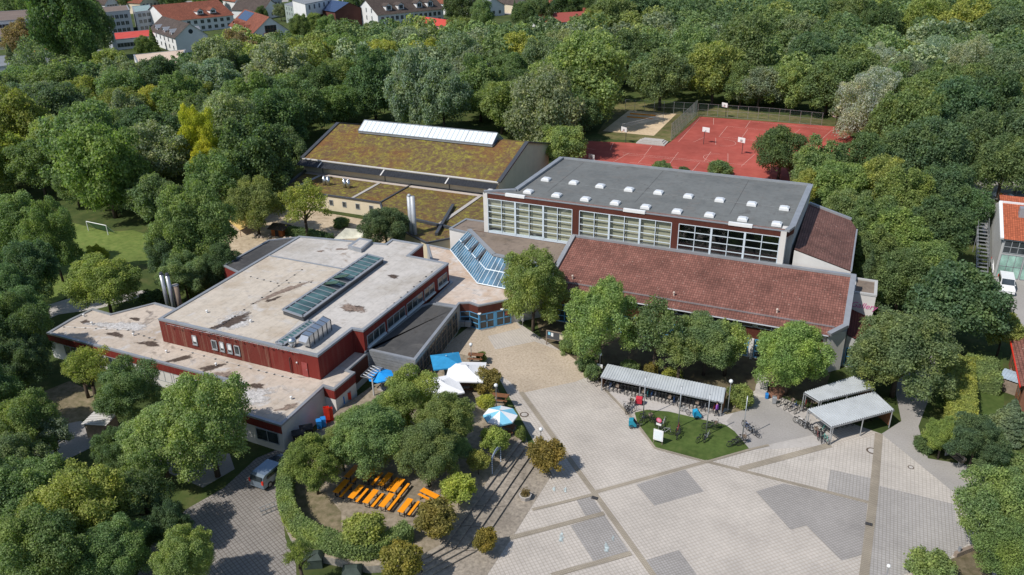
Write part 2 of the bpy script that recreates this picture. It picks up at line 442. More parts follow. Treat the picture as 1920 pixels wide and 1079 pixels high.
flat('entrance_gravel_path', [(-44.51, 76.06),(-43.85, 83.72),(-39.46, 87.84),(-34.41, 83.18),(-29.46, 81.96),(-26.07, 79.46),(-25.20, 77.71),(-26.08, 76.06),(-31.09, 71.26),(-33.34, 73.18),(-35.84, 74.10),(-39.05, 74.11),(-40.32, 69.66)], L2, GRAVEL)
flat('entrance_paving', [(-40.41, 82.10),(-37.23, 85.94),(-34.30, 83.07),(-37.98, 79.33)], L3, PAVE_A)
flat('shelter_paving', [(-22.64, 76.11),(-18.66, 72.69),(-17.02, 73.71),(-10.11, 73.72),(-8.22, 73.24),(-5.90, 70.10),(1.86, 74.32),(2.07, 76.50),(-1.57, 80.93),(-5.19, 82.36),(-6.19, 83.17),(-7.24, 80.32),(-8.46, 77.15),(-23.35, 77.70)], L3, CONCRETE)
flat('asphalt_path', [(-8.49, 74.72),(-7.19, 79.98),(-5.48, 81.05),(-2.47, 78.86),(0.54, 75.86),(-5.46, 70.67),(-7.38, 73.18)], L4, ASPHALT)
flat('asphalt_road', [(6.80, 78.58),(15.30, 68.79),(17.36, 72.83),(16.30, 76.24),(13.97, 76.17),(11.11, 75.90),(10.33, 81.50),(12.67, 94.14),(12.03, 102.25),(8.64, 105.53),(8.12, 87.28),(8.68, 81.87)], L3, ASPHALT)
lawn = flat('lawn', [(-18.01, 72.51),(-16.91, 73.53),(-14.67, 74.12),(-8.47, 73.98),(-7.38, 73.18),(-5.46, 70.67),(-7.49, 68.58),(-9.06, 67.08),(-10.87, 66.79),(-14.40, 67.13),(-16.87, 69.95)], L5, LAWN)
P3 = [([(-14.51, 60.78),(-10.70, 64.84),(-8.34, 62.27),(-12.14, 58.48)], PAVE_D), ([(-3.86, 64.16),(-1.65, 66.35),(5.86, 66.61),(5.69, 59.26),(4.12, 57.85),(0.98, 61.16),(-0.26, 60.05)], PAVE_D),
      ([(2.35, 70.31),(6.02, 70.43),(6.00, 66.75),(2.27, 66.82)], PAVE_E), ([(6.71, 69.52),(13.18, 69.37),(13.15, 66.97),(14.32, 66.64),(13.96, 64.20),(11.56, 60.48),(8.72, 58.05),(6.19, 56.97),(6.46, 66.31)], PAVE_E),
      ([(-11.09, 51.48),(-8.75, 53.76),(-6.71, 51.51),(-10.24, 50.01)], PAVE_D), ([(-19.11, 56.51),(-17.90, 57.59),(-16.20, 55.59),(-17.36, 54.48)], PAVE_D), ([(-18.36, 53.00),(-16.02, 55.51),(-12.60, 51.86),(-15.06, 49.60)], PAVE_D)]
for pts, m in P3: flat('dark_paving', pts, L4, m)
def strip(name, pts, w, z, m):
    b = MB()
    for a, c in zip(pts, pts[1:]):
        d = Vector((c[0]-a[0], c[1]-a[1])).normalized(); n = Vector((-d.y, d.x))*w/2; e = d*w*.3
        b.face((a[0]-n.x-e.x,a[1]-n.y-e.y,z),(c[0]-n.x+e.x,c[1]-n.y+e.y,z),(c[0]+n.x+e.x,c[1]+n.y+e.y,z),(a[0]+n.x-e.x,a[1]+n.y-e.y,z)); z += .0012
    return setting(b.build(name, m))
for k, (pts, w) in enumerate([([(-31.02, 71.41),(-17.53, 57.75),(-10.04, 50.10),(-7.93, 47.86)], .55), ([(-17.70, 58.26),(-9.02, 66.91)], .45), ([(-9.02, 66.91),(6.00, 66.59)], .4), ([(-5.58, 67.16),(1.86, 74.32)], .75),
                 ([(6.55, 78.27),(6.31, 67.04),(5.91, 56.86),(5.83, 50.88)], .75), ([(-22.77, 49.38),(-16.20, 55.59)], .5), ([(-17.68, 46.86),(-12.55, 51.68)], .5), ([(-22.25, 53.66),(-17.92, 57.67)], .35), ([(-22.54, 75.78),(-17.56, 70.94),(-14.32, 67.06),(-9.01, 66.82),(-5.43, 70.49),(-3.79, 71.96)], .3)]):
    strip('cobble_gutter', pts, w, L6 + k*.004, COBBLE)
CHALK = plain('pale_chalk', (.5,.62,.64), .9, .1, 0, .2, 6)
for pts in ([(-19.17, 51.63),(-18.76, 52.17),(-17.93, 50.72),(-18.35, 50.26)], [(-14.62, 52.83),(-14.25, 53.05),(-14.26, 52.62)], [(-14.94, 51.84),(-14.79, 51.98),(-14.19, 51.32),(-14.32, 51.13)], [(-20.71, 57.24),(-20.42, 57.62),(-20.40, 57.12)], [(-21.94, 56.90),(-21.32, 57.41),(-21.29, 56.91)]):
    stain(None, (sum(q[0] for q in pts)/len(pts), sum(q[1] for q in pts)/len(pts)), .85 if len(pts) > 3 else .45, .4 if len(pts) > 3 else .25, 1.9, .062, m_blot('chalk', (.47,.55,.55), .6), len(pts), 'chalk_mark', 'structure')
flat('aggregate_paving', [(-27.49, 64.16),(-24.86, 60.00),(-22.51, 59.08),(-22.58, 49.53),(-22.74, 44.71),(-22.79, 41.55),(-29.88, 38.54),(-29.13, 42.26),(-27.32, 47.46),(-26.04, 50.21)], L5, AGG)
flat('driveway', [(-49.10, 54.12),(-48.62, 50.89),(-46.84, 47.99),(-41.04, 41.67),(-38.16, 39.42),(-33.14, 33.20),(-46.70, 27.43),(-51.79, 37.13),(-52.01, 41.21),(-50.93, 44.97),(-51.13, 49.84)], L1, PAVE_F)
flat('yard_path', [(-51.96, 47.63),(-52.84, 44.16),(-58.89, 44.72),(-68.20, 45.13),(-69.34, 40.34),(-70.31, 38.13),(-73.14, 39.68),(-75.36, 45.78),(-73.51, 47.63),(-67.52, 47.98),(-60.06, 48.04),(-54.27, 49.48)], L2, ASPHALT)
flat('dry_lawn', [(-82.68, 50.24),(-81.80, 53.13),(-75.04, 52.18),(-72.89, 49.56),(-73.51, 47.63),(-73.95, 45.30),(-78.99, 45.35),(-82.44, 47.32)], L1, BARE)
flat('meadow', [(-129.99, 92.41),(-118.61, 91.19),(-114.81, 93.54),(-108.66, 92.43),(-100.32, 84.09),(-104.27, 80.00),(-102.19, 69.08),(-102.41, 64.93),(-103.21, 61.44),(-115.37, 63.72),(-131.96, 81.80)], L1, MEADOW)
flat('meadow_path', [(-101.91, 63.71),(-102.51, 66.71),(-101.46, 69.38),(-96.36, 71.45),(-93.78, 75.41),(-91.87, 75.59),(-92.44, 72.67),(-94.91, 68.34),(-98.41, 65.14),(-98.73, 61.25)], L2, CONCRETE)
flat('play_ground', [(-104.49, 105.51),(-98.61, 114.15),(-77.73, 113.12),(-70.27, 106.43),(-70.41, 100.12),(-84.63, 100.70),(-87.83, 96.34),(-86.20, 87.96),(-93.61, 92.03)], L1, SANDY)
flat('red_court', [(-59.49, 178.73),(-50.11, 180.74),(-41.84, 180.85),(-41.25, 185.13),(-40.20, 212.61),(-6.13, 213.68),(5.34, 186.74),(-9.01, 154.32),(-55.90, 146.72),(-59.03, 166.59)], L1, COURT)
flat('sand_court', [(-59.63, 213.42),(-46.66, 213.48),(-46.38, 189.01),(-59.40, 189.11)], L1, SAND)
flat('grass_bank', [(-65.71, 223.46),(-41.60, 224.95),(-5.25, 219.96),(-2.42, 213.92),(-40.32, 213.21),(-41.36, 185.61),(-54.49, 182.20),(-59.97, 186.64)], .002, m_speckle('dry_bank', [(.06,.09,.02), (.14,.13,.05), (.22,.17,.09)], .5, big=.08, bigvar=.4))
flat('schoolyard', [(9.53, 179.93),(18.40, 179.42),(34.56, 181.91),(25.60, 110.88),(21.22, 109.09),(20.85, 122.88),(21.56, 135.85),(20.71, 156.52),(18.45, 161.82),(11.10, 146.93),(9.39, 140.83),(7.65, 157.57)], L1, ASPHALT)
flat('garden_lawn', [(12.17, 96.60),(14.32, 99.56),(14.39, 84.25),(12.16, 86.63)], L1, LAWN)
flat('garden_turf', [(16.45, 101.15),(20.03, 102.62),(18.40, 81.82),(15.23, 81.49)], L1, LAWN)
flat('bed_soil', [(-9.14, 76.09),(-8.25, 77.58),(-6.58, 80.59),(-6.85, 77.82),(-8.71, 75.94)], L6, BARE)
flat('corner_turf', [(12.40, 61.49),(14.54, 63.75),(15.62, 62.20),(15.31, 58.32),(11.82, 56.84)], L6, BARE)
flat('shrub_bed', [(-36.33, 88.78),(-32.64, 82.41),(-28.03, 78.65),(-23.10, 74.94),(-7.01, 75.33),(-6.39, 82.48),(0.59, 81.83),(1.09, 90.68),(-15.55, 90.92),(-34.95, 96.42)], .001, EARTH)
b = MB()
COURT_UV = [((-47.67, 172.34), (-48.89, 164.15)), ((-49.01, 171.83), (-21.69, 172.03)), ((-48.64, 170.56), (-29.45, 171.18)), ((-43.62, 170.64), (-43.59, 165.31)), ((-37.50, 176.70), (-37.19, 166.48)), ((-31.38, 170.44), (-31.54, 163.24)), ((-44.48, 179.85), (-43.96, 171.43)), ((-53.63, 179.41), (-52.38, 172.92)), ((-31.57, 204.74), (-31.59, 193.51)), ((-31.57, 204.74), (-13.93, 202.88)), ((-31.59, 193.51), (-20.12, 193.14)), ((-26.34, 203.23), (-26.37, 193.89)), ((-27.11, 212.43), (-27.09, 204.67)), ((-36.46, 212.08), (-35.13, 205.19)), ((-39.82, 210.83), (-39.61, 185.75)), ((-14.42, 207.70), (-15.96, 198.89)), ((-19.97, 207.34), (-20.35, 193.05)), ((-30.79, 179.73), (-30.69, 171.58)), ((-32.11, 192.25), (-30.92, 186.00)), ((-27.00, 179.77), (-25.80, 173.02)), ((-21.36, 181.00), (-22.61, 170.83)), ((-26.64, 211.99), (-7.76, 210.20)), ((-7.12, 209.87), (-10.31, 189.93)), ((-36.24, 186.51), (-34.81, 191.76)), ((-45.53, 165.00), (-33.90, 165.21))]
for p, q in COURT_UV:
    d = Vector((q[0]-p[0], q[1]-p[1])).normalized(); n = Vector((-d.y, d.x))*.035
    b.face((p[0]-n.x,p[1]-n.y,L3),(q[0]-n.x,q[1]-n.y,L3),(q[0]+n.x,q[1]+n.y,L3),(p[0]+n.x,p[1]+n.y,L3))
def arc(c, r, a0, a1, w=.035):
    k = 20
    for i in range(k):
        t0 = a0+(a1-a0)*i/k; t1 = a0+(a1-a0)*(i+1)/k
        b.face(*[(c[0]+rr*math.cos(t), c[1]+rr*math.sin(t), L3+.003) for rr, t in ((r-w,t0),(r-w,t1),(r+w,t1),(r+w,t0))])
arc((-29.77, 188.46), 3.0, -math.pi*.5, math.pi*.5); arc((-28.56, 175.51), 3.0, math.pi*.5, math.pi*1.5); arc((-55.62, 176.62), 4.5, math.pi*.6, math.pi*1.5)
setting(b.build('court_markings', plain('court_line_paint', (.62,.42,.36), .7, .2, 0, .1, 4)), 'structure')
b = MB(); step = (-44.27, 181.94)
for k in range(3): b.box(step[0]-4.2+k*.5, step[0]+2.6-k*.5, step[1]-1.4+k*.8, step[1]+2.5, .01, .2+.2*k)
tag(b.build('court_steps', CONCRETE), 'low concrete steps between the sand court and the red court', 'steps')

# ---------------------------------------------------------------- canteen building: red boarded upper storey over a low flat wing
ZL, ZM = 3.5, 6.5
canteen = thing('canteen_building', 'dark red boarded flat-roofed building with long rooftop skylight and low wing', 'building')
LOW = ccw([(-88.53, 56.48),(-89.03, 60.26),(-88.93, 63.57),(-85.35, 63.37),(-82.59, 68.00),(-78.10, 67.70),(-73.5,75.0),(-50.0,75.0),(-48.90, 67.37),(-48.79, 63.27),(-47.79, 63.18),(-47.83, 59.34),(-49.28, 59.43),(-48.89, 51.71),(-60.35, 52.11),(-60.30, 56.42)])
MAIN = ccw([(-73.45,60.5),(-50.45,60.5),(-50.45,67.2),(-49.05,67.3),(-49.08,88.3),(-55.47, 88.59),(-55.70, 92.98),(-60.96, 93.05),(-60.86, 91.14),(-74.6,88.95)])
MB().prism(LOW, 0, ZL-.12, top=False).build('wall', PLASTER, canteen, label='pale plastered wall of the low wing')
sheet('low_roof', inset(LOW, .1), ZL-.14, ROOF_LOW, canteen)['label'] = 'beige stained flat roof of the low wing'
coping(LOW, ZL, .3, .22, ZINC, canteen)
def nearest(pt): return min(range(len(LOW)), key=lambda i: (LOW[i][0]-pt[0])**2 + (LOW[i][1]-pt[1])**2)
FA, FB, FC, FD = (-88.53, 56.48), (-60.30, 56.42), (-60.35, 52.11), (-48.89, 51.71)
band(FA, FB, ZL-1.12, ZL-.23, .01, .05, RED_BOARDS, canteen, 'fascia')
band(FB, FC, ZL-1.12, ZL-.23, .01, .05, RED_BOARDS, canteen, 'fascia') if False else None
band(FC, FD, ZL-1.12, ZL-.23, .01, .05, RED_BOARDS, canteen, 'fascia')
band((-49.28, 59.43), (-47.83, 59.34), ZL-1.3, ZL-.23, .01, .05, RED_BOARDS, canteen, 'fascia')
band((-47.83, 59.34), (-47.79, 63.18), ZL-1.3, ZL-.23, .01, .05, RED_BOARDS, canteen, 'fascia')
band((-48.79, 63.27), (-48.90, 67.37), ZL-2.6, ZL-.23, .01, .05, BROWN_BOARDS, canteen, 'fascia')
for k in range(7):
    u0 = -86.0 + k*3.55; window(canteen, (u0, FA[1]), (u0+3.2, FA[1]), .95, 2.3, 3, 1, FRAME_GREY, GLASS_DARK)
window(canteen, (FC[0]+1.0, FC[1]), (FC[0]+4.2, FC[1]), .9, 2.3, 3, 1, FRAME_GREY, GLASS_DARK)
window(canteen, (FD[0]-3.4, FD[1]), (FD[0]-.6, FD[1]), .9, 2.3, 2, 1, FRAME_GREY, GLASS_DARK)
WF = -60.9      # boards are paler and more worn left of this line
MB().prism(MAIN, ZL-.15, ZM-.1, top=False).build('upper_wall', RED_BOARDS, canteen)
band((-73.45,60.5), (-57.2,60.5), ZL-.1, ZM-.2, .0, .03, RED_WORN, canteen, 'worn_cladding')['label'] = 'weathered red boards with peeling paint'
SEAM = (-73.70, 81.27)[1]
SKU = -60.0
sheet('upper_roof', inset(MAIN, .1), ZM-.14, ROOF_PALE, canteen)['label'] = 'pale grey flat roof with seams'
sheet('beige_roof_field', [(-73.3,60.7),(-56.4,60.7),(-60.6,SEAM),(-74.4,SEAM)], ZM-.128, ROOF_BEIGE, canteen)['label'] = 'beige weathered field of the roof'
MB().box(-74.3,-60.8,SEAM-.12,SEAM+.12,ZM-.14,ZM-.03).build('roof_upstand', ZINC, canteen)
coping(MAIN, ZM, .34, .24, ZINC, canteen)
for (u0, u1) in ((-68.47,-67.86),(-65.54,-64.83),(-64.33,-63.76),(-63.2,-62.6),(-62.17,-61.48)):
    window(canteen, (u0,60.46), (u1,60.46), 4.15, 5.27, 1, 1, FRAME_GREY, GLASS_DARK, .03, .1)
    band((u0-.08,60.46), (u1+.08,60.46), 4.02, 4.1, .03, .12, ZINC, canteen, 'window_sill')
for u0, u1 in ((-68.44,-67.9),(-64.3,-63.8),(-63.17,-62.64)):
    band((u0+.05,60.46), (u1-.05,60.46), 4.5, 5.2, .065, .01, WHITE, canteen, 'blind')
door = band((-52.75,60.46), (-52.0,60.46), ZL-.1, 5.2, .01, .05, plain('red_door_paint', (.28,.06,.055), .5), canteen, 'door')
MB().box(-52.12,-52.06,60.36,60.4,4.3,4.42).build('handle', STEEL, door)
MB().tube((-54.3,60.34,ZL), (-54.3,60.34,5.3), .07).tube((-54.3,60.34,5.3),(-54.3,60.5,5.4),.07).build('downpipe', plain('brown_pipe', (.1,.04,.035), .5), canteen)
for u in (-53.35,): MB().ball((u,60.38,5.0), .1).build('lamp', WHITE, canteen)
for v0, v1, n in ((67.9,71.7,3),(72.3,76.4,3),(76.9,80.9,3),(81.4,84.0,2),(85.1,87.6,2)):
    window(canteen, (-49.06,v0), (-49.06,v1), 4.15, 5.4, n, 1, FRAME_GREY, GLASS_DARK, .0, .09)
    band((-49.06,v0-.1), (-49.06,v1+.1), 3.85, 4.05, .0, .2, FRAME_WHITE, canteen, 'window_sill')
# long raised skylight
def skylight(parent, A, B, C, D, zc, zt, n, gm, open_at=(), name='skylight'):
    """A-B low short end, D-C the other; bars across"""
    p = MB().prism(ccw([A,B,C,D]), zc, zt).build(name, ZINC_DARK, parent)
    fr = MB(); A3, B3, C3, D3 = [Vector((q[0], q[1], zt+.03)) for q in (A,B,C,D)]
    fr.bar(A3,B3,.34,.1); fr.bar(B3,C3,.34,.1); fr.bar(C3,D3,.34,.1); fr.bar(D3,A3,.34,.1)
    for i in range(1, n): fr.bar(A3.lerp(D3,i/n), B3.lerp(C3,i/n), .1, .09)
    fr.build('frame', ZINC, p)
    for i in range(n):
        a, b_, c, d = A3.lerp(D3,(i+.08)/n), B3.lerp(C3,(i+.08)/n), B3.lerp(C3,(i+.92)/n), A3.lerp(D3,(i+.92)/n)
        a, b_, c, d = a.lerp(b_,.12), b_.lerp(a,.12), c.lerp(d,.12), d.lerp(c,.12)
        up = Vector((0,0,.02)); 
        if i in open_at:
            h = Vector((0,0,.75)); MB().face(a+up, b_+up+h, c+up+h, d+up).face(a+up+Vector((0,0,.06)), b_+up+h+Vector((0,0,.06)), c+up+h+Vector((0,0,.06)), d+up+Vector((0,0,.06))).build('open_pane', GLASS_GREEN, p)
        else: MB().face(a+up, b_+up, c+up, d+up).build('pane', GLASS_GREEN, p)
    return p
skylight(canteen, (-60.34, 67.24), (-56.94, 66.67), (-57.55, 85.22), (-60.44, 85.68), ZM-.15, 7.0, 17, GLASS_GREEN, (7,9))
skylight(canteen, (-56.33, 60.93), (-55.29, 60.83), (-55.22, 66.51), (-56.22, 66.83), ZM-.15, 6.6, 10, GLASS_DARK, ())
# ventilation unit on the roof
vent = thing('ventilation_unit', 'silver box-shaped ventilation unit on the canteen roof', 'ventilation unit')
vA, vB, vC, vD = (-53.42, 61.86), (-52.34, 61.78), (-52.50, 66.03), (-53.86, 66.46)
MB().prism(ccw([vA,vB,vC,vD]), ZM-.14, ZM+1.3).build('casing', ALU, vent)
q = MB(); cA, cB, cC, cD = [Vector((*x, 0)) for x in (vA,vB,vC,vD)]
for t0 in np.linspace(.0, 1, 6):
    a = cA.lerp(cD, t0); c = cB.lerp(cC, t0); q.bar((a.x,a.y,ZM+1.31),(c.x,c.y,ZM+1.31),.07,.05); q.bar((c.x,c.y,ZM-.1),(c.x,c.y,ZM+1.3),.07,.09)
q.build('casing_joint', ZINC_DARK, vent)
a, c, mid = cA, cB, (cA+cB)/2; dirn = (cA - cD).normalized()
MB().add([(a.x,a.y,ZM+1.3),(c.x,c.y,ZM+1.3),(c.x+dirn.x*.7,c.y+dirn.y*.7,ZM+.85),(a.x+dirn.x*.7,a.y+dirn.y*.7,ZM+.85),(a.x,a.y,ZM+.5),(c.x,c.y,ZM+.5),(c.x+dirn.x*.7,c.y+dirn.y*.7,ZM+.6),(a.x+dirn.x*.7,a.y+dirn.y*.7,ZM+.6)],
         [(0,1,2,3),(1,5,6,2),(5,4,7,6),(4,0,3,7),(3,2,6,7)]).build('hood', ALU, vent)
hv = (-54.32, 61.23); MB().tube((hv[0],hv[1],ZM-.14),(hv[0],hv[1],ZM+.5),.35,n=12).ball((hv[0],hv[1],ZM+.55),.5,n=14).build('cowl', ALU, canteen, True)
# raised hatch at the back
MB().prism(ccw([(-64.94, 87.57),(-62.36, 87.10),(-62.89, 90.82),(-65.11, 90.84)]), ZM-.2, 6.9).build('roof_hatch', ZINC, canteen)
sheet('hatch_top', [(-64.39, 87.71),(-62.73, 87.52),(-63.05, 90.23),(-64.64, 90.27)], 6.905, ROOF_PALE, canteen)
VENT_PTS = [(-88.21, 61.60, 3.50), (-85.36, 60.38, 3.50), (-78.05, 60.19, 3.50), (-71.01, 58.54, 3.50), (-63.45, 58.48, 3.50), (-57.79, 56.38, 3.50), (-51.02, 56.09, 3.50), (-69.31, 64.09, 6.50), (-62.65, 64.11, 6.50)]
for (u, v, z) in VENT_PTS:
    MB().tube((u,v,z-.14),(u,v,z+.14),.11,n=8).ball((u,v,z+.16),.16,rz=.1,n=8,m=5).build('roof_vent', WHITE, canteen)
# stains and heaps of leaf litter lying on the roof
BLOT_DARK = m_blot('leaf_litter', (.085,.062,.05), .42); BLOT_MID = m_blot('damp_stain', (.24,.18,.145), .5); BLOT_PALE = m_blot('dried_scum', (.52,.5,.48), .45)
BLOTS = [((-64.69, 63.42), 3.60, 2.00, 1.15, 6.380, 'p', 0), ((-64.81, 63.37), 2.50, 1.30, 1.15, 6.384, 'd', 1), ((-62.25, 82.05), 0.10, 0.10, 0.00, 6.388, 'm', 2), ((-64.60, 72.50), 4.20, 0.90, 1.25, 6.392, 'm', 3), ((-64.22, 70.14), 1.00, 0.50, 1.20, 6.396, 'd', 4), ((-53.90, 81.81), 1.00, 0.55, 0.00, 6.380, 'd', 5), ((-53.57, 71.75), 1.50, 0.90, 0.00, 6.384, 'd', 6), ((-53.57, 71.75), 2.00, 1.20, 0.00, 6.388, 'm', 7), ((-68.20, 85.38), 0.70, 0.50, 0.50, 6.392, 'm', 8), ((-65.81, 87.19), 1.00, 0.50, 0.50, 6.396, 'm', 9), ((-86.62, 60.50), 1.00, 0.50, 0.00, 3.380, 'd', 10), ((-80.43, 59.51), 1.40, 0.60, 0.20, 3.384, 'd', 11), ((-74.62, 59.42), 1.60, 0.70, 0.30, 3.388, 'd', 12), ((-81.40, 63.58), 0.80, 0.50, 0.00, 3.392, 'd', 13), ((-68.53, 57.95), 1.60, 0.70, 0.80, 3.396, 'd', 14), ((-63.68, 57.88), 1.50, 0.70, 0.60, 3.400, 'd', 15), ((-56.41, 55.21), 1.80, 0.80, 0.30, 3.384, 'd', 16), ((-56.28, 56.77), 1.20, 0.60, 0.40, 3.388, 'd', 17), ((-61.28, 57.36), 1.40, 0.80, 0.30, 3.392, 'm', 18), ((-55.52, 55.01), 3.40, 1.60, 0.30, 3.396, 'p', 19), ((-50.37, 54.72), 1.60, 0.60, 0.80, 3.380, 'm', 20), ((-81.33, 61.56), 4.00, 1.50, 0.20, 3.384, 'p', 21), ((-60.32, 57.14), 0.80, 0.40, 0.40, 3.388, 'd', 22)]
for c, ru, rv, rot, z, mt, sd in BLOTS: stain(canteen, c, ru, rv, rot, z, {'d':BLOT_DARK,'m':BLOT_MID,'p':BLOT_PALE}[mt], sd)
# lightning wires on little holders
hold = MB().box(-.09,.09,-.09,.09,0,.07).mesh('wire_holder', BLACK)
for pts, z, n in (([(-66.51, 78.98),(-65.47, 64.59),(-65.25, 60.32)], ZM-.13, 16), ([(-71.46, 74.53),(-66.82, 74.22),(-61.56, 76.71)], ZM-.13, 8), ([(-71.57, 59.88),(-52.69, 60.17)], ZM-.13, 14), ([(-88.03, 58.51),(-79.79, 60.97),(-73.73, 60.22)], ZL-.13, 12), ([(-69.84, 59.71),(-59.27, 59.44),(-52.63, 59.47)], ZL-.13, 12), ([(-49.38, 69.97),(-49.88, 86.64)], ZM-.13, 10)):
    for a, c in zip(pts, pts[1:]):
        MB().tube((*a,z+.07),(*c,z+.07),.012,n=4).build('lightning_wire', ZINC, canteen)
        m = max(2, n//(len(pts)-1))
        for k in range(m): q = Vector(a).lerp(Vector(c), k/m); put('wire_holder', hold, canteen, loc=(q.x,q.y,z))
# dark side wing on the far left
SIDE = ccw([(-79.18, 77.65),(-79.45, 87.70),(-75.97, 90.50),(-74.9,88.0),(-74.0,76.0)])
MB().prism(SIDE, 0, 5.5, top=False).build('side_wall', RED_BOARDS, canteen); sheet('side_roof', inset(SIDE,.1), 5.42, BITUMEN, canteen)['label'] = 'black bitumen roof of the narrow side wing'
coping(SIDE, 5.6, .25, .2, ZINC, canteen)
# steel pergola by the delivery yard
pg = thing('steel_pergola', 'zigzag row of slanted white and grey steel bars beside the canteen yard', 'pergola')
b = MB(); PG0, PG1 = (-47.17, 63.34), (-47.28, 65.81); PO = Vector((PG1[1]-PG0[1], -(PG1[0]-PG0[0]), 0)).normalized()*1.5
for k in range(6):
    a = Vector((*PG0, 3.0)).lerp(Vector((*PG1, 3.0)), k/5); MB().bar(a, a+PO, .06, .09).build('slat', STEEL, pg)
    if k < 5: c = Vector((*PG0, 3.0)).lerp(Vector((*PG1, 3.0)), (k+1)/5); MB().bar(a+PO, c, .05, .05).build('brace', WHITE, pg)
a0 = Vector((*PG0,3.0))+PO; a1 = Vector((*PG1,3.0))+PO
MB().bar(a0, a1, .1, .14).build('beam', ZINC_DARK, pg)
MB().bar(Vector((*PG0,3.0)), Vector((*PG1,3.0)), .1, .14).build('ledger', ZINC_DARK, pg)
for e in (a0, a1): MB().bar((e.x,e.y,0),(e.x,e.y,3.0),.14,.14).build('post', GREYPLASTER, pg)

# ---------------------------------------------------------------- annex with the black roof
ZA = 3.75
annex = thing('annex_building', 'low annex with black bitumen roof and ribbed grey metal walls', 'building')
AX = ccw([(-49.12, 67.76),(-42.66, 67.76),(-44.48, 81.70),(-48.26, 81.43),(-49.0,80.0),(-49.0,67.2)])
MB().prism(AX, 0, ZA-.1, top=False).build('wall', GREYPLASTER, annex)
sheet('roof', inset(AX,.1), ZA-.14, BITUMEN, annex)
coping(AX, ZA, .32, .3, ZINC, annex)
pA, pB, pC = (-49.12, 67.76), (-42.66, 67.76), (-44.48, 81.70)
for k in range(9): band(pA, pB, .4+.36*k, .4+.36*k+.3, .01, .05+.02*(k%2), STEEL, annex, 'cladding_panel')
d = (Vector(pC)-Vector(pB))
for k in range(7):
    a = Vector(pB)+d*(.02+k*.14); c = Vector(pB)+d*(.14+k*.14); window(annex, a, c, .3, 3.1, 2, 3, GREYWOOD, GLASS_DARK, .0, .08)

# ---------------------------------------------------------------- entrance link and its glass atrium roof
link = thing('entrance_building', 'low entrance link with blue doors, brown fascia and patchy pale roof', 'building')
ZK = 3.6
LK = ccw([(-48.53, 81.90),(-44.68, 82.11),(-44.79, 83.08),(-43.69, 83.70),(-42.18, 83.30),(-39.02, 86.63),(-35.3,90.5),(-35.3,99.0),(-54.6,99.0),(-58.88, 99.39),(-51.9,89.5),(-48.9,88.5)])
MB().prism(LK, 0, ZK-.1, top=False).build('wall', GREYPLASTER, link)
sheet('roof', inset(LK,.05), ZK-.12, ROOF_LINK, link); coping(LK, ZK, .25, .2, ZINC, link)
eA, eB, eC, eD = (-44.79, 83.08), (-43.69, 83.70), (-42.18, 83.30), (-39.02, 86.63)
for p, q_ in ((eA,eB),(eB,eC),(eC,eD)): band(p, q_, 2.35, 3.38, .01, .06, BROWN_BOARDS, link, 'fascia')
window(link, eB, eC, .1, 2.3, 1, 3, FRAME_BLUE, GLASS_DARK, .0, .1)
window(link, eA, eB, .1, 2.3, 1, 3, FRAME_BLUE, GLASS_DARK, .0, .1)
dv = Vector(eD)-Vector(eC)
for k, (f0, f1) in enumerate(((.02,.46),(.54,.98))):
    a, c = Vector(eC)+dv*f0, Vector(eC)+dv*f1
    dr = window(link, a, c, .08, 2.2, 2, 2, FRAME_BLUE, GLASS_DARK, .02, .13, 'door')
    m_ = (a+c)/2; nn = out_normal(a, c); MB().bar((m_.x+nn.x*.14,m_.y+nn.y*.14,.9),(m_.x+nn.x*.14,m_.y+nn.y*.14,1.3),.05).build('handle', STEEL, dr)
a = Vector(eC)+dv*.46; c = Vector(eC)+dv*.54; band(a, c, .08, 2.2, .02, .08, FRAME_BLUE, link, 'door_post')
RNG = random.Random(5)
c0 = Vector(eC)+dv*.86; nn = out_normal(eC, eD)
sg = MB(); P0 = Vector((c0.x+nn.x*.13, c0.y+nn.y*.13, 1.7)); tx = Vector((dv.x,dv.y,0)).normalized()
sg.add([P0 + tx*(.3*math.cos(2*math.pi*i/16)) + Vector((0,0,.3*math.sin(2*math.pi*i/16))) for i in range(16)], [tuple(range(16))]); sg.build('round_notice', plain('red_sign', (.5,.12,.09), .5), link)
for f0 in (.05, .75):
    a = Vector(eC)+dv*f0; MB().box(a.x-.2,a.x+.2,a.y-.45,a.y-.08,2.42,2.52).build('lamp', WHITE, link)
# atrium glazing
atr = thing('atrium_roof', 'sloping blue-tinted glass atrium roof folded over the entrance hall', 'glass roof')
A_, B_, C_ = Vector((-54.4,98.7,3.65)), Vector((-45.25,89.35,3.65)), Vector((-36.2,89.0,3.65))
D_, E_, F_ = Vector((-51.45,99.45,7.0)), Vector((-43.95,92.1,7.0)), Vector((-36.2,91.5,7.0))
def glazing(parent, p, q_, r, s, n, rows, gm, fm, opened=()):
    """bars run from p-q (low edge) up to s-r (high edge)"""
    fr = MB(); nrm = (q_-p).cross(s-p).normalized()
    for i in range(n+1): fr.bar(p.lerp(q_,i/n), s.lerp(r,i/n), .065, .1, up=nrm)
    for j in range(rows+1): fr.bar(p.lerp(s,j/rows), q_.lerp(r,j/rows), .13, .12, up=nrm)
    f = fr.build('glazing_bars', fm, parent)
    for i in range(n):
        for j in range(rows):
            def P(a, b_): return p.lerp(q_,a/n).lerp(s.lerp(r,a/n), b_/rows)
            if (i, j) in opened:
                h = nrm*.55; MB().face(P(i,j)+h, P(i+1,j)+h, P(i+1,j+1), P(i,j+1)).build('open_pane', ZINC_DARK, parent)
            else: MB().face(P(i,j), P(i+1,j), P(i+1,j+1), P(i,j+1)).build('pane', gm, parent)
    return f
glazing(atr, A_, B_, E_, D_, 18, 2, GLASS_BLUE, FRAME_WHITE, ((3,1),(8,1),(13,1)))
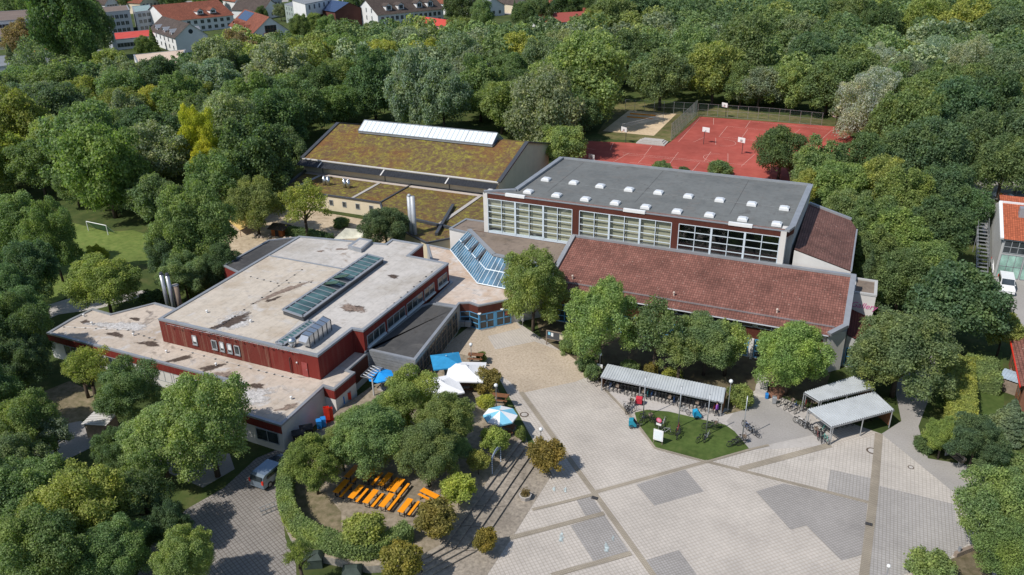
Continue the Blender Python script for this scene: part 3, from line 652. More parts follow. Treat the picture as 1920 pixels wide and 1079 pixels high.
glazing(atr, B_, C_, F_, E_, 12, 2, GLASS_BLUE, FRAME_WHITE, ((4,1),))
# terrace roof between the atrium and the sports hall
ter = thing('terrace_roof', 'dark brown flat roof between the glass atrium and the hall windows', 'roof terrace')
TR = ccw([(-51.45,99.5),(-43.95,92.15),(-36.2,91.55),(-35.2,91.55),(-35.2,99.5)])
MB().prism(TR, 3.7, 7.0, top=False).build('wall', BROWN_BOARDS, ter); sheet('roof', inset(TR,.05), 6.96, ROOF_TERR, ter)
b = MB()
for p, q_ in (((-51.45,99.5),(-43.95,92.15)),((-43.95,92.15),(-36.2,91.55))): b.bar((*p,7.02),(*q_,7.02),.6,.22)
b.build('coping', ZINC, ter)
T2 = ccw([(-55.2,100.2),(-51.4,99.6),(-49.1,99.6),(-49.1,105.0),(-54.8,105.0)])
MB().prism(T2, 0, 6.4, top=False).build('side_wall', PLASTER, ter); sheet('side_roof', inset(T2,.05), 6.3, ROOF_TERR, ter); coping(T2, 6.45, .3, .25, ZINC, ter)

# ---------------------------------------------------------------- sports hall
ZH = 13.15
hall = thing('sports_hall', 'tall sports hall with three bands of gridded windows and grey flat roof', 'building')
HP = ccw([(-49.0,99.9),(-6.75,99.9),(-6.1,101.4),(-5.65,120.0),(-44.75,120.3),(-45.1,102.1)])
WV = 99.6
MB().prism(ccw([(-45.1,102.0),(-6.1,102.0),(-5.65,120.0),(-44.75,120.3)]), 0, ZH-.25, top=False).build('wall', GREYPLASTER, hall)
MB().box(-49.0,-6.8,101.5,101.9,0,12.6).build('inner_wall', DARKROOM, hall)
MB().box(-49.0,-6.8,WV,101.6,5.0,7.25).build('plinth', FRAME_WHITE, hall)
MB().prism(ccw([(-49.0,WV+.05),(-6.75,WV+.05),(-6.05,101.4),(-6.05,102.1),(-45.1,102.1)]), 12.25, 13.0).build('fascia', BROWN_BOARDS, hall)
sheet('roof', [(-48.9,WV+.1),(-6.8,WV+.1),(-6.2,101.4),(-5.75,119.9),(-44.65,120.2),(-45.0,102.1)], ZH-.14, ROOF_GREY, hall)
b = MB()
for p, q_, w in (((-44.9,102.1),(-44.6,120.2),.7),((-6.3,101.3),(-5.8,119.9),.75),((-44.6,120.2),(-5.8,119.95),.2),((-48.95,WV+.1),(-44.9,102.1),.5),((-6.75,WV+.1),(-6.3,101.3),.6)): b.bar((*p,ZH+.02),(*q_,ZH+.02),w,.34)
b.build('coping', ZINC, hall)
MB().box(-48.9,-6.8,WV-.02,WV+.2,13.0,13.12).build('gutter', ZINC, hall)
MB().box(-48.6,-6.9,WV+.22,WV+.9,13.0,13.06).build('gravel_edge', plain('reddish_gravel', (.2,.13,.11), .95, .1, 0, .3, 3), hall)
MB().box(-49.0,-48.35,WV-.05,101.6,5.0,13.05).build('end_pier', PLASTER, hall); MB().box(-7.45,-6.75,WV-.05,101.6,5.0,13.05).build('end_pier', PLASTER, hall)
GRP = ((-48.3,-35.3),(-34.2,-21.3),(-20.3,-7.5))
MB().box(-35.3,-34.2,WV-.02,101.0,7.2,12.25).build('pillar', BROWN_BOARDS, hall); MB().box(-21.3,-20.3,WV-.02,101.0,7.2,12.25).build('pillar', BROWN_BOARDS, hall)
pane_me = {}
for gi, (g0, g1) in enumerate(GRP):
    fr = MB(); w = (g1-g0)/6
    for i in range(7):
        t0 = .26 if i % 2 == 0 and 0 < i < 6 else .09
        fr.box(g0+i*w-t0/2, g0+i*w+t0/2, WV-.06, WV+.12, 7.25, 12.25)
    for j in range(6):
        z = 7.3+j*.985; fr.box(g0, g1, WV-.02, WV+.09, z-.042, z+.042)
    win = fr.build('window', FRAME_WHITE, hall, label='gridded window band, pale blue frame, blinds drawn' if gi < 2 else 'gridded window band, pale blue frame, dark inside')
    key = round(w, 2)
    me = MB().face((0,0,0),(w,0,0),(w,0,.985),(0,0,.985)).mesh('pane', GLASS)
    for i in range(6):
        for j in range(5): put('pane', me, win, loc=(g0+i*w, WV+.05, 7.3+j*.985))
    if gi < 2:
        for i in range(6): MB().box(g0+i*w+.07, g0+(i+1)*w-.07, WV+.45, WV+.47, 7.25+(0 if i % 3 else .35), 12.2).build('blind', BLIND, win)
DOMES = [(-42.92, 102.10), (-38.56, 102.12), (-34.18, 101.96), (-29.83, 101.96), (-42.70, 108.46), (-38.27, 108.49), (-34.07, 108.34), (-29.70, 108.31), (-25.50, 101.89), (-25.43, 108.54), (-21.12, 101.66), (-21.12, 108.45), (-16.84, 101.89), (-16.73, 108.44), (-12.55, 101.85), (-12.38, 108.35), (-8.24, 101.65), (-8.08, 108.17)]
dome_b = MB().prism([(-.62,-.62),(.62,-.62),(.62,.62),(-.62,.62)], 0, .28).mesh('roof_dome', WHITE)
dome_t = MB().add([(-.58,-.58,.29),(.58,-.58,.29),(.58,.58,.29),(-.58,.58,.29),(-.38,-.38,.44),(.38,-.38,.44),(.38,.38,.44),(-.38,.38,.44)], [(0,1,5,4),(1,2,6,5),(2,3,7,6),(3,0,4,7),(4,5,6,7)]).mesh('dome_cap', plain('milky_dome', (.62,.64,.66), .3, .5, 0, .03), False)
for (u, v) in DOMES:
    p = put('roof_dome', dome_b, hall, loc=(u, v, ZH-.14)); put('dome_cap', dome_t, p)
for u in (-44.0,-26.5,-12.5): MB().box(u-1.5,u+1.5,WV-.08,WV+.35,12.95,13.35).build('white_cover', WHITE, hall)
for k in range(3): MB().box(-40.5+13*k-.03,-40.5+13*k+.03,103.5,119.5,ZH-.14,ZH-.128).build('roof_seam', BITUMEN, hall)
MB().tube((-44.3,107.9,ZH-.1),(-6.4,108.6,ZH-.1),.018,n=5).build('lightning_rod', plain('dull_wire', (.3,.31,.31), .8), hall)

# ---------------------------------------------------------------- tiled classroom wing in front of the hall
wing = thing('classroom_wing', 'long classroom wing with weathered red tile roof facing the plaza', 'building')
ZE, ZR, VE, VR = 5.2, 8.4, 88.8, 99.3
def zt(v): return ZE + (v-VE)*(ZR-ZE)/(VR-VE)
RF = [(-34.7,VE),(0.2,VE),(1.55,zt(90.6) and 90.6),(1.55,VR),(-34.7,VR)]
MB().face(*[(u,v,zt(v)) for u, v in RF]).face(*[(u,v,zt(v)-.22) for u, v in reversed(RF)]).face((-34.7,VE,ZE-.22),(.2,VE,ZE-.22),(.2,VE,ZE),(-34.7,VE,ZE)).build('roof', TILES, wing)
b = MB()
b.bar((-34.9,VE-.05,ZE+.1),(-34.9,VR,ZR+.1),.6,.4); b.bar((1.75,90.5,zt(90.5)+.1),(1.75,VR,ZR+.1),.65,.4); b.bar((.15,VE-.05,ZE+.15),(1.75,90.6,zt(90.6)+.1),.6,.4)
b.bar((-35.1,VR+.15,ZR+.1),(2.05,VR+.15,ZR+.1),.55,.3); b.build('coping', ZINC, wing)
MB().tube((-34.6,VE-.1,ZE-.12),(.1,VE-.1,ZE-.12),.1,n=6).build('gutter', ZINC, wing)
for k in range(2): MB().bar((-34.4,VE+1.2,zt(VE+1.2)+.12+.12*k),(.6,VE+1.2,zt(VE+1.2)+.12+.12*k),.05).build('snow_guard', ZINC, wing)
for px_ in (-32.0,-18.5,-6.0):
    v = VE+2.2; MB().tube((px_,v,zt(v)-.05),(px_,v-.05,zt(v)+.45),.1,n=8).ball((px_,v-.05,zt(v)+.45),.16,n=8,m=5).build('roof_vent', plain('pale_vent', (.55,.45,.38), .7), wing)
WALL = [(-34.9,89.5),(0.0,89.5),(1.5,91.0),(1.5,99.4),(-34.9,99.4)]
MB().prism(ccw(WALL), 0, [zt(v)-.25 for u, v in ccw(WALL)], top=False).build('wall', PLASTER, wing)
band((-34.9,89.5), (-.4,89.5), 2.7, 4.15, .01, .07, BROWN_BOARDS, wing, 'board_cladding')
for k in range(9):
    u0 = -34.5+k*3.8; window(wing, (u0,89.5), (u0+3.3,89.5), 4.2, 4.95, 2, 1, FRAME_WHITE, GLASS_DARK, .0, .12)
    window(wing, (u0,89.5), (u0+3.0,89.5), .2, 2.6, 3, 3, FRAME_BLUE, GLASS_DARK, .0, .12)
    MB().box(u0+3.35,u0+3.65,89.1,89.5,0,2.7).build('column', PLASTER, wing)
MB().prism(ccw([(.05,88.85),(1.95,90.6),(1.95,93.0),(1.2,93.0),(0.0,90.6)]), 0, [zt(88.85),zt(90.6),zt(90.6),zt(90.6),zt(88.85)][0], top=True).build('corner_wall', PLASTER, wing)
MB().box(1.55,2.0,93.0,99.4,0,6.0).build('end_wall', PLASTER, wing)
window(wing, (1.98,91.0), (1.98,93.0), .3, 2.6, 2, 2, FRAME_BLUE, GLASS_DARK, .0, .1)

# ---------------------------------------------------------------- east wing with brown tiles, small gallery block
east = thing('east_wing', 'wing with speckled brown tile roof against the hall end wall', 'building')
EZ0, EZ1 = 10.3, 8.5
def ez(u): return EZ0 + (u+5.65)*(EZ1-EZ0)/(6.8)
EP = [(-5.65,101.0),(1.4,101.0),(1.4,116.5),(.4,119.6),(-5.65,119.9)]
MB().face(*[(u,v,ez(u)) for u, v in EP]).build('roof', TILES_BROWN, east)
MB().prism(ccw(EP), 0, [ez(u)-.1 for u, v in ccw(EP)], top=False).build('wall', PLASTER, east)
b = MB(); b.bar((-5.6,119.9,EZ0+.1),(.45,119.6,ez(.4)+.1),.5,.35); b.build('coping', ZINC, east)
b = MB(); b.bar((1.4,101.0,ez(1.4)),(1.4,116.5,ez(1.4)),.2,.2); b.build('gutter', ZINC, east)
gal = thing('gallery_building', 'small white block with pink script lettering on its wall', 'building')
GP = ccw([(1.71, 102.08),(4.09, 100.15),(4.25, 103.29),(1.82, 103.72)])
GP = ccw([(1.95,99.0),(4.7,99.0),(4.7,103.6),(1.95,103.6)])
MB().prism(GP, 0, 6.5, top=False).build('wall', PLASTER, gal); sheet('roof', inset(GP,.05), 6.4, ROOF_TERR, gal); coping(GP, 6.6, .3, .25, GREYPLASTER, gal)
tc = bpy.data.curves.new('lettering', 'FONT'); tc.body = 'Gallery'; tc.size = 1.05; tc.shear = .3; tc.extrude = .01; tc.materials.append(plain('pink_lettering', (.55,.12,.3), .6))
tmp = bpy.data.objects.new('lettering_curve', tc); col.objects.link(tmp); bpy.context.view_layer.update()
lme = bpy.data.meshes.new_from_object(tmp.evaluated_get(bpy.context.evaluated_depsgraph_get())); bpy.data.objects.remove(tmp)
lt = put('lettering', lme, gal, loc=(1.98,98.97,4.55)); lt.rotation_euler = (math.pi/2, 0, 0)
low_e = thing('side_lean_to', 'dark red lean-to roof beside the gable end wall', 'building')
LE = [(2.05,91.5),(4.2,91.5),(5.2,95.5),(4.6,98.9),(2.05,98.9)]
MB().face(*[(u,v,4.3-.35*(u-2.05)) for u, v in LE]).build('roof', m_tiles('dark_red_tiles', (.13,.035,.028), .15, None), low_e)
MB().prism(ccw(LE), 0, [4.2-.35*(u-2.05) for u, v in ccw(LE)], top=False).build('wall', GREYPLASTER, low_e)
window(low_e, (2.3,91.5), (4.0,91.5), .3, 2.6, 3, 2, FRAME_BLUE, GLASS_DARK, .0, .1)

# ---------------------------------------------------------------- gym with planted roofs
gym = thing('green_roof_gym', 'cream gym building with brown-yellow sedum roof and white ridge skylight', 'building')
UL, UR, V0, VRG, VB = -102.2, -58.9, 126.1, 139.2, 151.0
Z0, Z1, Z2 = 5.5, 9.6, 6.4
MB().add([(UL,V0,Z0),(UR,V0,Z0),(UR,VRG,Z1),(UL,VRG,Z1),(UR,VB,Z2),(UL,VB,Z2)], [(0,1,2,3),(3,2,4,5)]).build('planted_roof', SEDUM, gym)
MB().add([(UL,V0,0),(UR,V0,0),(UR,VB,0),(UL,VB,0),(UL,V0,Z0-.02),(UR,V0,Z0-.02),(UR,VRG,Z1-.02),(UL,VRG,Z1-.02),(UR,VB,Z2-.02),(UL,VB,Z2-.02)], [(0,1,5,4),(1,2,8,6,5),(2,3,9,8),(3,0,4,7,9)]).build('wall', CREAM, gym)
b = MB()
for u in (UL-.1, UR+.1): MB().bar((u,V0-.1,Z0+.1),(u,VRG,Z1+.1),.75,.3).bar((u,VRG,Z1+.1),(u,VB,Z2+.1),.75,.3).build('verge', ZINC_DARK, gym)
MB().box(UL,UR,V0-.15,V0+.15,Z0-.08,Z0+.12).build('eaves_trim', PLASTER, gym)
aw = MB().add([(UL-.5,V0-.1,Z0-.25),(UR,V0-.1,Z0-.25),(UR,V0-1.6,Z0-.95),(UL-.5,V0-1.6,Z0-.95)], [(0,3,2,1),(0,1,2,3)]).build('awning', ZINC_DARK, gym)
b = MB()
for k in range(70):
    u = UL-.3+k*.62; b.bar((u,V0-.1,Z0-.22),(u,V0-1.6,Z0-.92),.06,.05)
setting(b.build('awning_rib', ZINC_DARK, gym), 'stuff')
for u in (-97.5,-83.0,-69.0): MB().bar((u,V0-.05,Z0-1.0),(u,V0-.05,3.0),.12).build('downpipe', ZINC_DARK, gym); MB().bar((u,V0-.1,Z0-.2),(u,V0-1.62,Z0-.9),.25,.07).build('awning_trim', PLASTER, gym)
# ridge skylight
SL, SR = -95.3, -64.8
MB().add([(SL,136.3,8.9),(SR,136.3,8.9),(SR,136.3,9.35),(SL,136.3,9.35),(SR,141.6,8.9),(SL,141.6,8.9)],[(0,1,2,3),(1,4,2),(5,0,3)]).build('skylight_kerb', ZINC, gym)
nS = 30
fr = MB()
for k in range(nS+1):
    u = SL+(SR-SL)*k/nS; fr.bar((u,136.3,9.37),(u,138.9,11.0),.07 if k % 8 else .16,.07); fr.bar((u,138.9,11.0),(u,141.5,9.2),.07,.07)
fr.bar((SL,138.9,11.03),(SR,138.9,11.03),.2,.12); fr.bar((SL,136.3,9.35),(SR,136.3,9.35),.15,.15); fr.build('skylight_frame', ZINC, gym)
w = (SR-SL)/nS; me = MB().face((0,0,0),(w,0,0),(w,2.6,1.63),(0,2.6,1.63)).mesh('pane', GLASS_PALE)
for k in range(nS): put('pane', me, gym, loc=(SL+k*w,136.3,9.37))
MB().face((SL,141.5,9.2),(SL,138.9,11.0),(SR,138.9,11.0),(SR,141.5,9.2)).face((SR,136.3,9.35),(SR,141.5,9.2),(SR,138.9,11.0)).face((SL,136.3,9.35),(SL,138.9,11.0),(SL,141.5,9.2)).build('skylight_back', GLASS_BLUE, gym)
# low front part
ZG = 2.95
GL = ccw([(-98.7,115.0),(-77.2,115.0),(-77.2,V0),(-101.8,V0)])
MB().prism(GL, 0, ZG-.1, top=False).build('low_wall', CREAM, gym); sheet('low_planted_roof', inset(GL,.1), ZG-.05, SEDUM, gym)
b = MB(); b.bar((-98.8,115.0,ZG),(-77.0,115.0,ZG),.35,.25); b.bar((-98.8,115.0,ZG+.1),(-101.9,V0,ZG+.1),.5,.4); b.build('low_trim', ZINC_DARK, gym)
MB().box(-101.0,-52.0,V0-1.3,V0-.02,ZG-.08,ZG+.02).build('gravel_strip', plain('pale_strip', (.5,.44,.4), .9, .1, 0, .1, 2), gym)
for u in (-97.0,-83.3,-69.5): MB().bar((u,115.2,ZG+.02),(u-.2,V0-1.2,ZG+.02),.6,.1).build('walk_strip', CONCRETE, gym) if u < -77 else None
G2 = ccw([(-77.2,115.0),(-70.8,106.5),(-59.92, 101.18),(-57.29, 104.42),(-57.0,104.0),(-56.0,108.5),(-50.0,108.5),(-49.2,V0),(-77.2,V0)])
MB().prism(G2, 0, ZG-.12, top=False).build('low_wall', CREAM, gym); sheet('low_planted_roof', inset(G2,.1), ZG-.07, SEDUM, gym)
b = MB(); 
for p, q_ in zip(G2, G2[1:]+G2[:1]): b.bar((*p,ZG),(*q_,ZG),.3,.25)
b.build('low_trim', ZINC_DARK, gym)
MB().bar((-62.0,125.0,ZG+.03),(-62.0,109.0,ZG+.03),.7,.12).build('walk_strip', CONCRETE, gym); MB().bar((-64.0,118.0,ZG+.25),(-60.0,104.5,ZG+.25),.5,.5).build('roof_upstand', ZINC_DARK, gym); MB().bar((-72.0,110.0,ZG+.2),(-59.0,108.0,ZG+.2),.45,.4).build('roof_upstand', ZINC_DARK, gym)
for k in range(7): window(gym, (-97.0+k*2.9,115.0), (-96.2+k*2.9,115.0), 1.1, 2.1, 1, 1, FRAME_GREY, GLASS_DARK, .0, .08)
for px_ in (-92.8,-91.9,-88.2,-87.3):
    MB().tube((px_,120.0,ZG-.1),(px_,120.0,ZG+1.55),.33,n=12).tube((px_,120.0,ZG+1.55),(px_,120.0,ZG+1.75),.33,.2,n=12).build('flue', ALU, gym, True)

# ---------------------------------------------------------------- foliage
def m_foliage(name, trans=.5):
    t = NT(name)
    oi = t.node("ShaderNodeObjectInfo"); ge = t.node("ShaderNodeNewGeometry")
    r = ge.outputs["Random Per Island"]
    k = t.mix(1.0, oi.outputs["Color"], t.ramp(r, [(0.0, .62), (.55, 1.0), (1.0, 1.5)]), 'MULTIPLY')
    n = t.noise(t.pos(), .45, 3)
    k = t.mix(1.0, k, t.ramp(n, [(.3, (.72,.8,.9)), (.5, 1.0), (.72, (1.35,1.2,.9))]), 'MULTIPLY')
    t.done(k, .62, .22)
    tl = t.node("ShaderNodeBsdfTranslucent"); t.link(t.mix(1.0, k, (1.1,1.25,.5), 'MULTIPLY'), tl.inputs["Color"])
    mx = t.node("ShaderNodeMixShader"); mx.inputs[0].default_value = trans
    t.link(t.b.outputs[0], mx.inputs[1]); t.link(tl.outputs[0], mx.inputs[2]); t.link(mx.outputs[0], t.out.inputs["Surface"])
    return t.m
FOLIAGE = m_foliage('foliage')
BARK = plain('bark', (.085,.065,.05), .95, .1, 0, .3, 3, obj=True)

def leaf_mesh(name, P, N, size, rng, mat, aspect=.7):
    n = len(P)
    N = N/np.linalg.norm(N, axis=1, keepdims=True)
    T = np.cross(N, rng.normal(size=(n,3))); T /= np.linalg.norm(T, axis=1, keepdims=True)+1e-9
    B = np.cross(N, T)
    s = (size*rng.uniform(.65, 1.35, size=(n,1)))
    V = np.empty((n,4,3)); V[:,0] = P+T*s; V[:,1] = P+B*s*aspect-N*s*.18; V[:,2] = P-T*s; V[:,3] = P-B*s*aspect-N*s*.18
    me = bpy.data.meshes.new(name)
    me.vertices.add(4*n); me.vertices.foreach_set('co', V.reshape(-1).astype(np.float32))
    me.loops.add(4*n); me.loops.foreach_set('vertex_index', np.arange(4*n, dtype=np.int32))
    me.polygons.add(n); me.polygons.foreach_set('loop_start', np.arange(0,4*n,4,dtype=np.int32))
    try: me.polygons.foreach_set('loop_total', np.full(n,4,dtype=np.int32))
    except Exception: pass
    me.update(calc_edges=True); me.materials.append(mat)
    return me
def unit(rng, n):
    d = rng.normal(size=(n,3)); return d/np.linalg.norm(d, axis=1, keepdims=True)
def crown_points(rng, n, lobes, lr, zs=1.0, low=-.55, shell=.3, sub=0):
    """points and outward directions over a cluster of leaf masses inside a unit crown"""
    C = []; R = []
    for i in range(lobes):
        z = low + (1-low)*(i+.5)/lobes; a = i*2.39996 + rng.uniform(-.5,.5); h = math.sqrt(max(0, 1-z*z))
        r = lr*rng.uniform(.6, 1.35); d = (1-r)*rng.uniform(.78, 1.16)
        C.append((h*math.cos(a)*d, h*math.sin(a)*d, z*d*zs)); R.append(r)
    C.append((0,0,-.05)); R.append(.58)
    if sub:
        C2 = []; R2 = []
        for c, r in zip(C, R):
            C2.append(c); R2.append(r*.82)
            for d in unit(rng, sub):
                if d[2] < -.5: d[2] *= -1
                rr = r*rng.uniform(.3,.5); C2.append(tuple(np.array(c)+d*(r*.85))); R2.append(rr)
        C, R = C2, R2
    C = np.array(C); R = np.array(R)
    pr = R**2/np.sum(R**2); out_p = []; out_n = []; got = 0
    while got < n:
        m = int(n*1.3); k = rng.choice(len(R), m, p=pr); d = unit(rng, m)
        d[:,2] = np.where((d[:,2] < -.3) & (rng.random(m) < .6), -d[:,2], d[:,2])
        p = C[k]+d*(R[k]*(1-shell*rng.random(m)**2))[:,None]
        q = np.linalg.norm(p[:,None,:]-C[None], axis=2)/R[None]; q[np.arange(m), k] = 9
        keep = (q.min(axis=1) > .82) | (rng.random(m) < .10)
        out_p.append(p[keep]); out_n.append(d[keep]); got += keep.sum()
    return np.concatenate(out_p)[:n], np.concatenate(out_n)[:n]
def crown(name, seed, n, lobes, lr, leaf, zs=1.0, low=-.7, shell=.48, rnd=.68, up=.35, sub=0, droop=0.0):
    rng = np.random.default_rng(seed); P, D = crown_points(rng, n, lobes, lr, zs, low, shell, sub)
    P = P + rng.normal(size=P.shape)*leaf*1.1
    if droop: P[:,2] -= droop*np.hypot(P[:,0],P[:,1])**2
    N = D*.8 + rng.normal(size=P.shape)*rnd + np.array([0,0,up])
    return leaf_mesh(name, P, N, leaf, rng, FOLIAGE)
BROAD = [crown('crown', 11, 21000, 17, .35, .0295, sub=6), crown('crown', 12, 21000, 22, .31, .0295, sub=6), crown('crown', 13, 21000, 13, .42, .0295, sub=8), crown('crown', 14, 21000, 26, .29, .028, sub=5), crown('crown', 15, 20000, 16, .37, .03, 1.15, sub=7), crown('crown', 16, 21000, 19, .33, .0295, sub=6), crown('crown', 17, 21000, 11, .45, .0295, 1.1, sub=9)]
FINE = [crown('crown', 21, 44000, 22, .33, .0205, sub=8), crown('crown', 22, 44000, 28, .30, .0205, sub=7), crown('crown', 23, 44000, 16, .38, .0205, sub=10), crown('crown', 24, 44000, 20, .34, .0205, 1.1, sub=8)]
WILLOW = [crown('crown', 31, 30000, 26, .27, .020, 1.05, -.7, .35, .9, .3, sub=6, droop=.12), crown('crown', 32, 30000, 20, .31, .020, 1.05, -.7, .35, .9, .3, sub=6, droop=.12)]
SPARSE = [crown('crown', 41, 6500, 22, .26, .032, 1.0, -.5, .6, 1.0, sub=3), crown('crown', 42, 7500, 18, .3, .032, 1.0, -.5, .6, 1.0, sub=3)]
BALL = [crown('crown', 51, 6500, 26, .3, .058, .9, -.75, .25, .8, .25), crown('crown', 52, 6500, 30, .27, .058, .9, -.75, .25, .8, .25)]
def cone_crown(seed, n, leaf):
    rng = np.random.default_rng(seed); h = 1-np.sqrt(rng.random(n)); a = rng.random(n)*6.283
    tier = .75+.25*np.abs(np.sin(h*26)); r = (1-h)*tier*(1-.35*rng.random(n)**2)*(1+.12*np.sin(5*a+h*20))
    P = np.stack([r*np.cos(a), r*np.sin(a), h*3.2-1.2], 1); D = np.stack([np.cos(a), np.sin(a), .5+0*a], 1)
    return leaf_mesh('crown', P, D*.7+rng.normal(size=P.shape)*.6, leaf, rng, FOLIAGE, .4)
CONE = [cone_crown(61, 12000, .06)]
def trunk_mesh(seed, limbs):
    rng = random.Random(seed); b = MB()
    b.tube((0,0,-.02),(0.02,.01,.5),.055,.042,n=8); b.tube((.02,.01,.5),(.0,.03,1.0),.042,.028,n=7)
    for i in range(limbs):
        a = 6.283*i/limbs+rng.uniform(-.4,.4); z = rng.uniform(.42,.85); l = rng.uniform(.28,.5)
        m = (l*.5*math.cos(a), l*.5*math.sin(a), z+l*.45); e = (l*math.cos(a), l*math.sin(a), z+l*.75)
        b.tube((0,0,z), m, .024, .016, n=5); b.tube(m, e, .016, .006, n=5)
    return b.mesh('trunk', BARK, True)
TRUNK = [trunk_mesh(1,5), trunk_mesh(2,7), trunk_mesh(3,6)]
KINDS = {'b': BROAD, 'f': FINE, 'w': WILLOW, 's': SPARSE, 'o': BALL, 'c': CONE}
TINT = {'G': (0.207, 0.283, 0.117), 'D': (0.133, 0.200, 0.093), 'O': (.285,.335,.110), 'Y': (0.460, 0.450, 0.055), 'S': (.385,.445,.355), 'L': (.262,.335,.128), 'A': (.365,.390,.105), 'B': (0.290, 0.235, 0.124), 'E': (0.269, 0.324, 0.200), 'R': (.315,.262,.075)}
WORD = {'G': 'mid green', 'D': 'dark green', 'O': 'olive green', 'Y': 'golden yellow', 'S': 'silvery grey-green', 'L': 'fresh green', 'A': 'yellow-green', 'B': 'brownish', 'E': 'grey-green', 'R': 'russet-topped'}
FORM = {'b': 'broadleaf tree', 'f': 'leafy broadleaf tree', 'w': 'billowing willow', 's': 'thin-crowned tree', 'o': 'ball-clipped tree', 'c': 'pointed conifer'}
NAME = {'b': 'broadleaf_tree', 'f': 'broadleaf_tree', 'w': 'willow_tree', 's': 'thin_tree', 'o': 'ball_tree', 'c': 'conifer_tree'}
def tree(u, v, zc, R, kind, hue, place, k, hs=1.0, group=None, z0=0.0, label=None):
    rng = random.Random(k*7+3)
    lab = label or '%s %s %s' % (WORD[hue], FORM[kind], place)
    t = thing(NAME[kind], lab, 'tree', (u, v, z0), rng.uniform(0, 6.28), group or 'trees ' + place)
    tr = put('trunk', TRUNK[k % 3], t); s = zc if kind != 'o' else zc*.95
    wide = max(.55, R*.17)*(1.0 if kind != 'o' else .45); tr.scale = (s*.95 if kind == 's' else max(.9, R*1.0) if kind != 'o' else .9, s*.95 if kind == 's' else max(.9, R*1.0) if kind != 'o' else .9, s)
    P = KINDS[kind]; c = put('crown', P[(k*5+1) % len(P)], t, loc=(0, 0, zc)); c.scale = (R*rng.uniform(.9,1.1), R*rng.uniform(.9,1.1), R*hs*rng.uniform(.94,1.08))
    j = rng.uniform(.86, 1.16); h = TINT[hue]; c.color = (h[0]*j*rng.uniform(.92,1.1), h[1]*j, h[2]*j*rng.uniform(.85,1.15), 1)
    return t
PLACES = {'k': 'in the wood behind the school', 'c': 'beside the red court', 'e': 'along the east side of the school', 'h': 'between the gym and the hall', 'p': 'in front of the classroom wing', 'r': 'by the bench at the plaza edge', 'm': 'by the meadow and play ground', 'd': 'along the driveway', 'g': 'in the beer garden', 't': 'among the houses'}
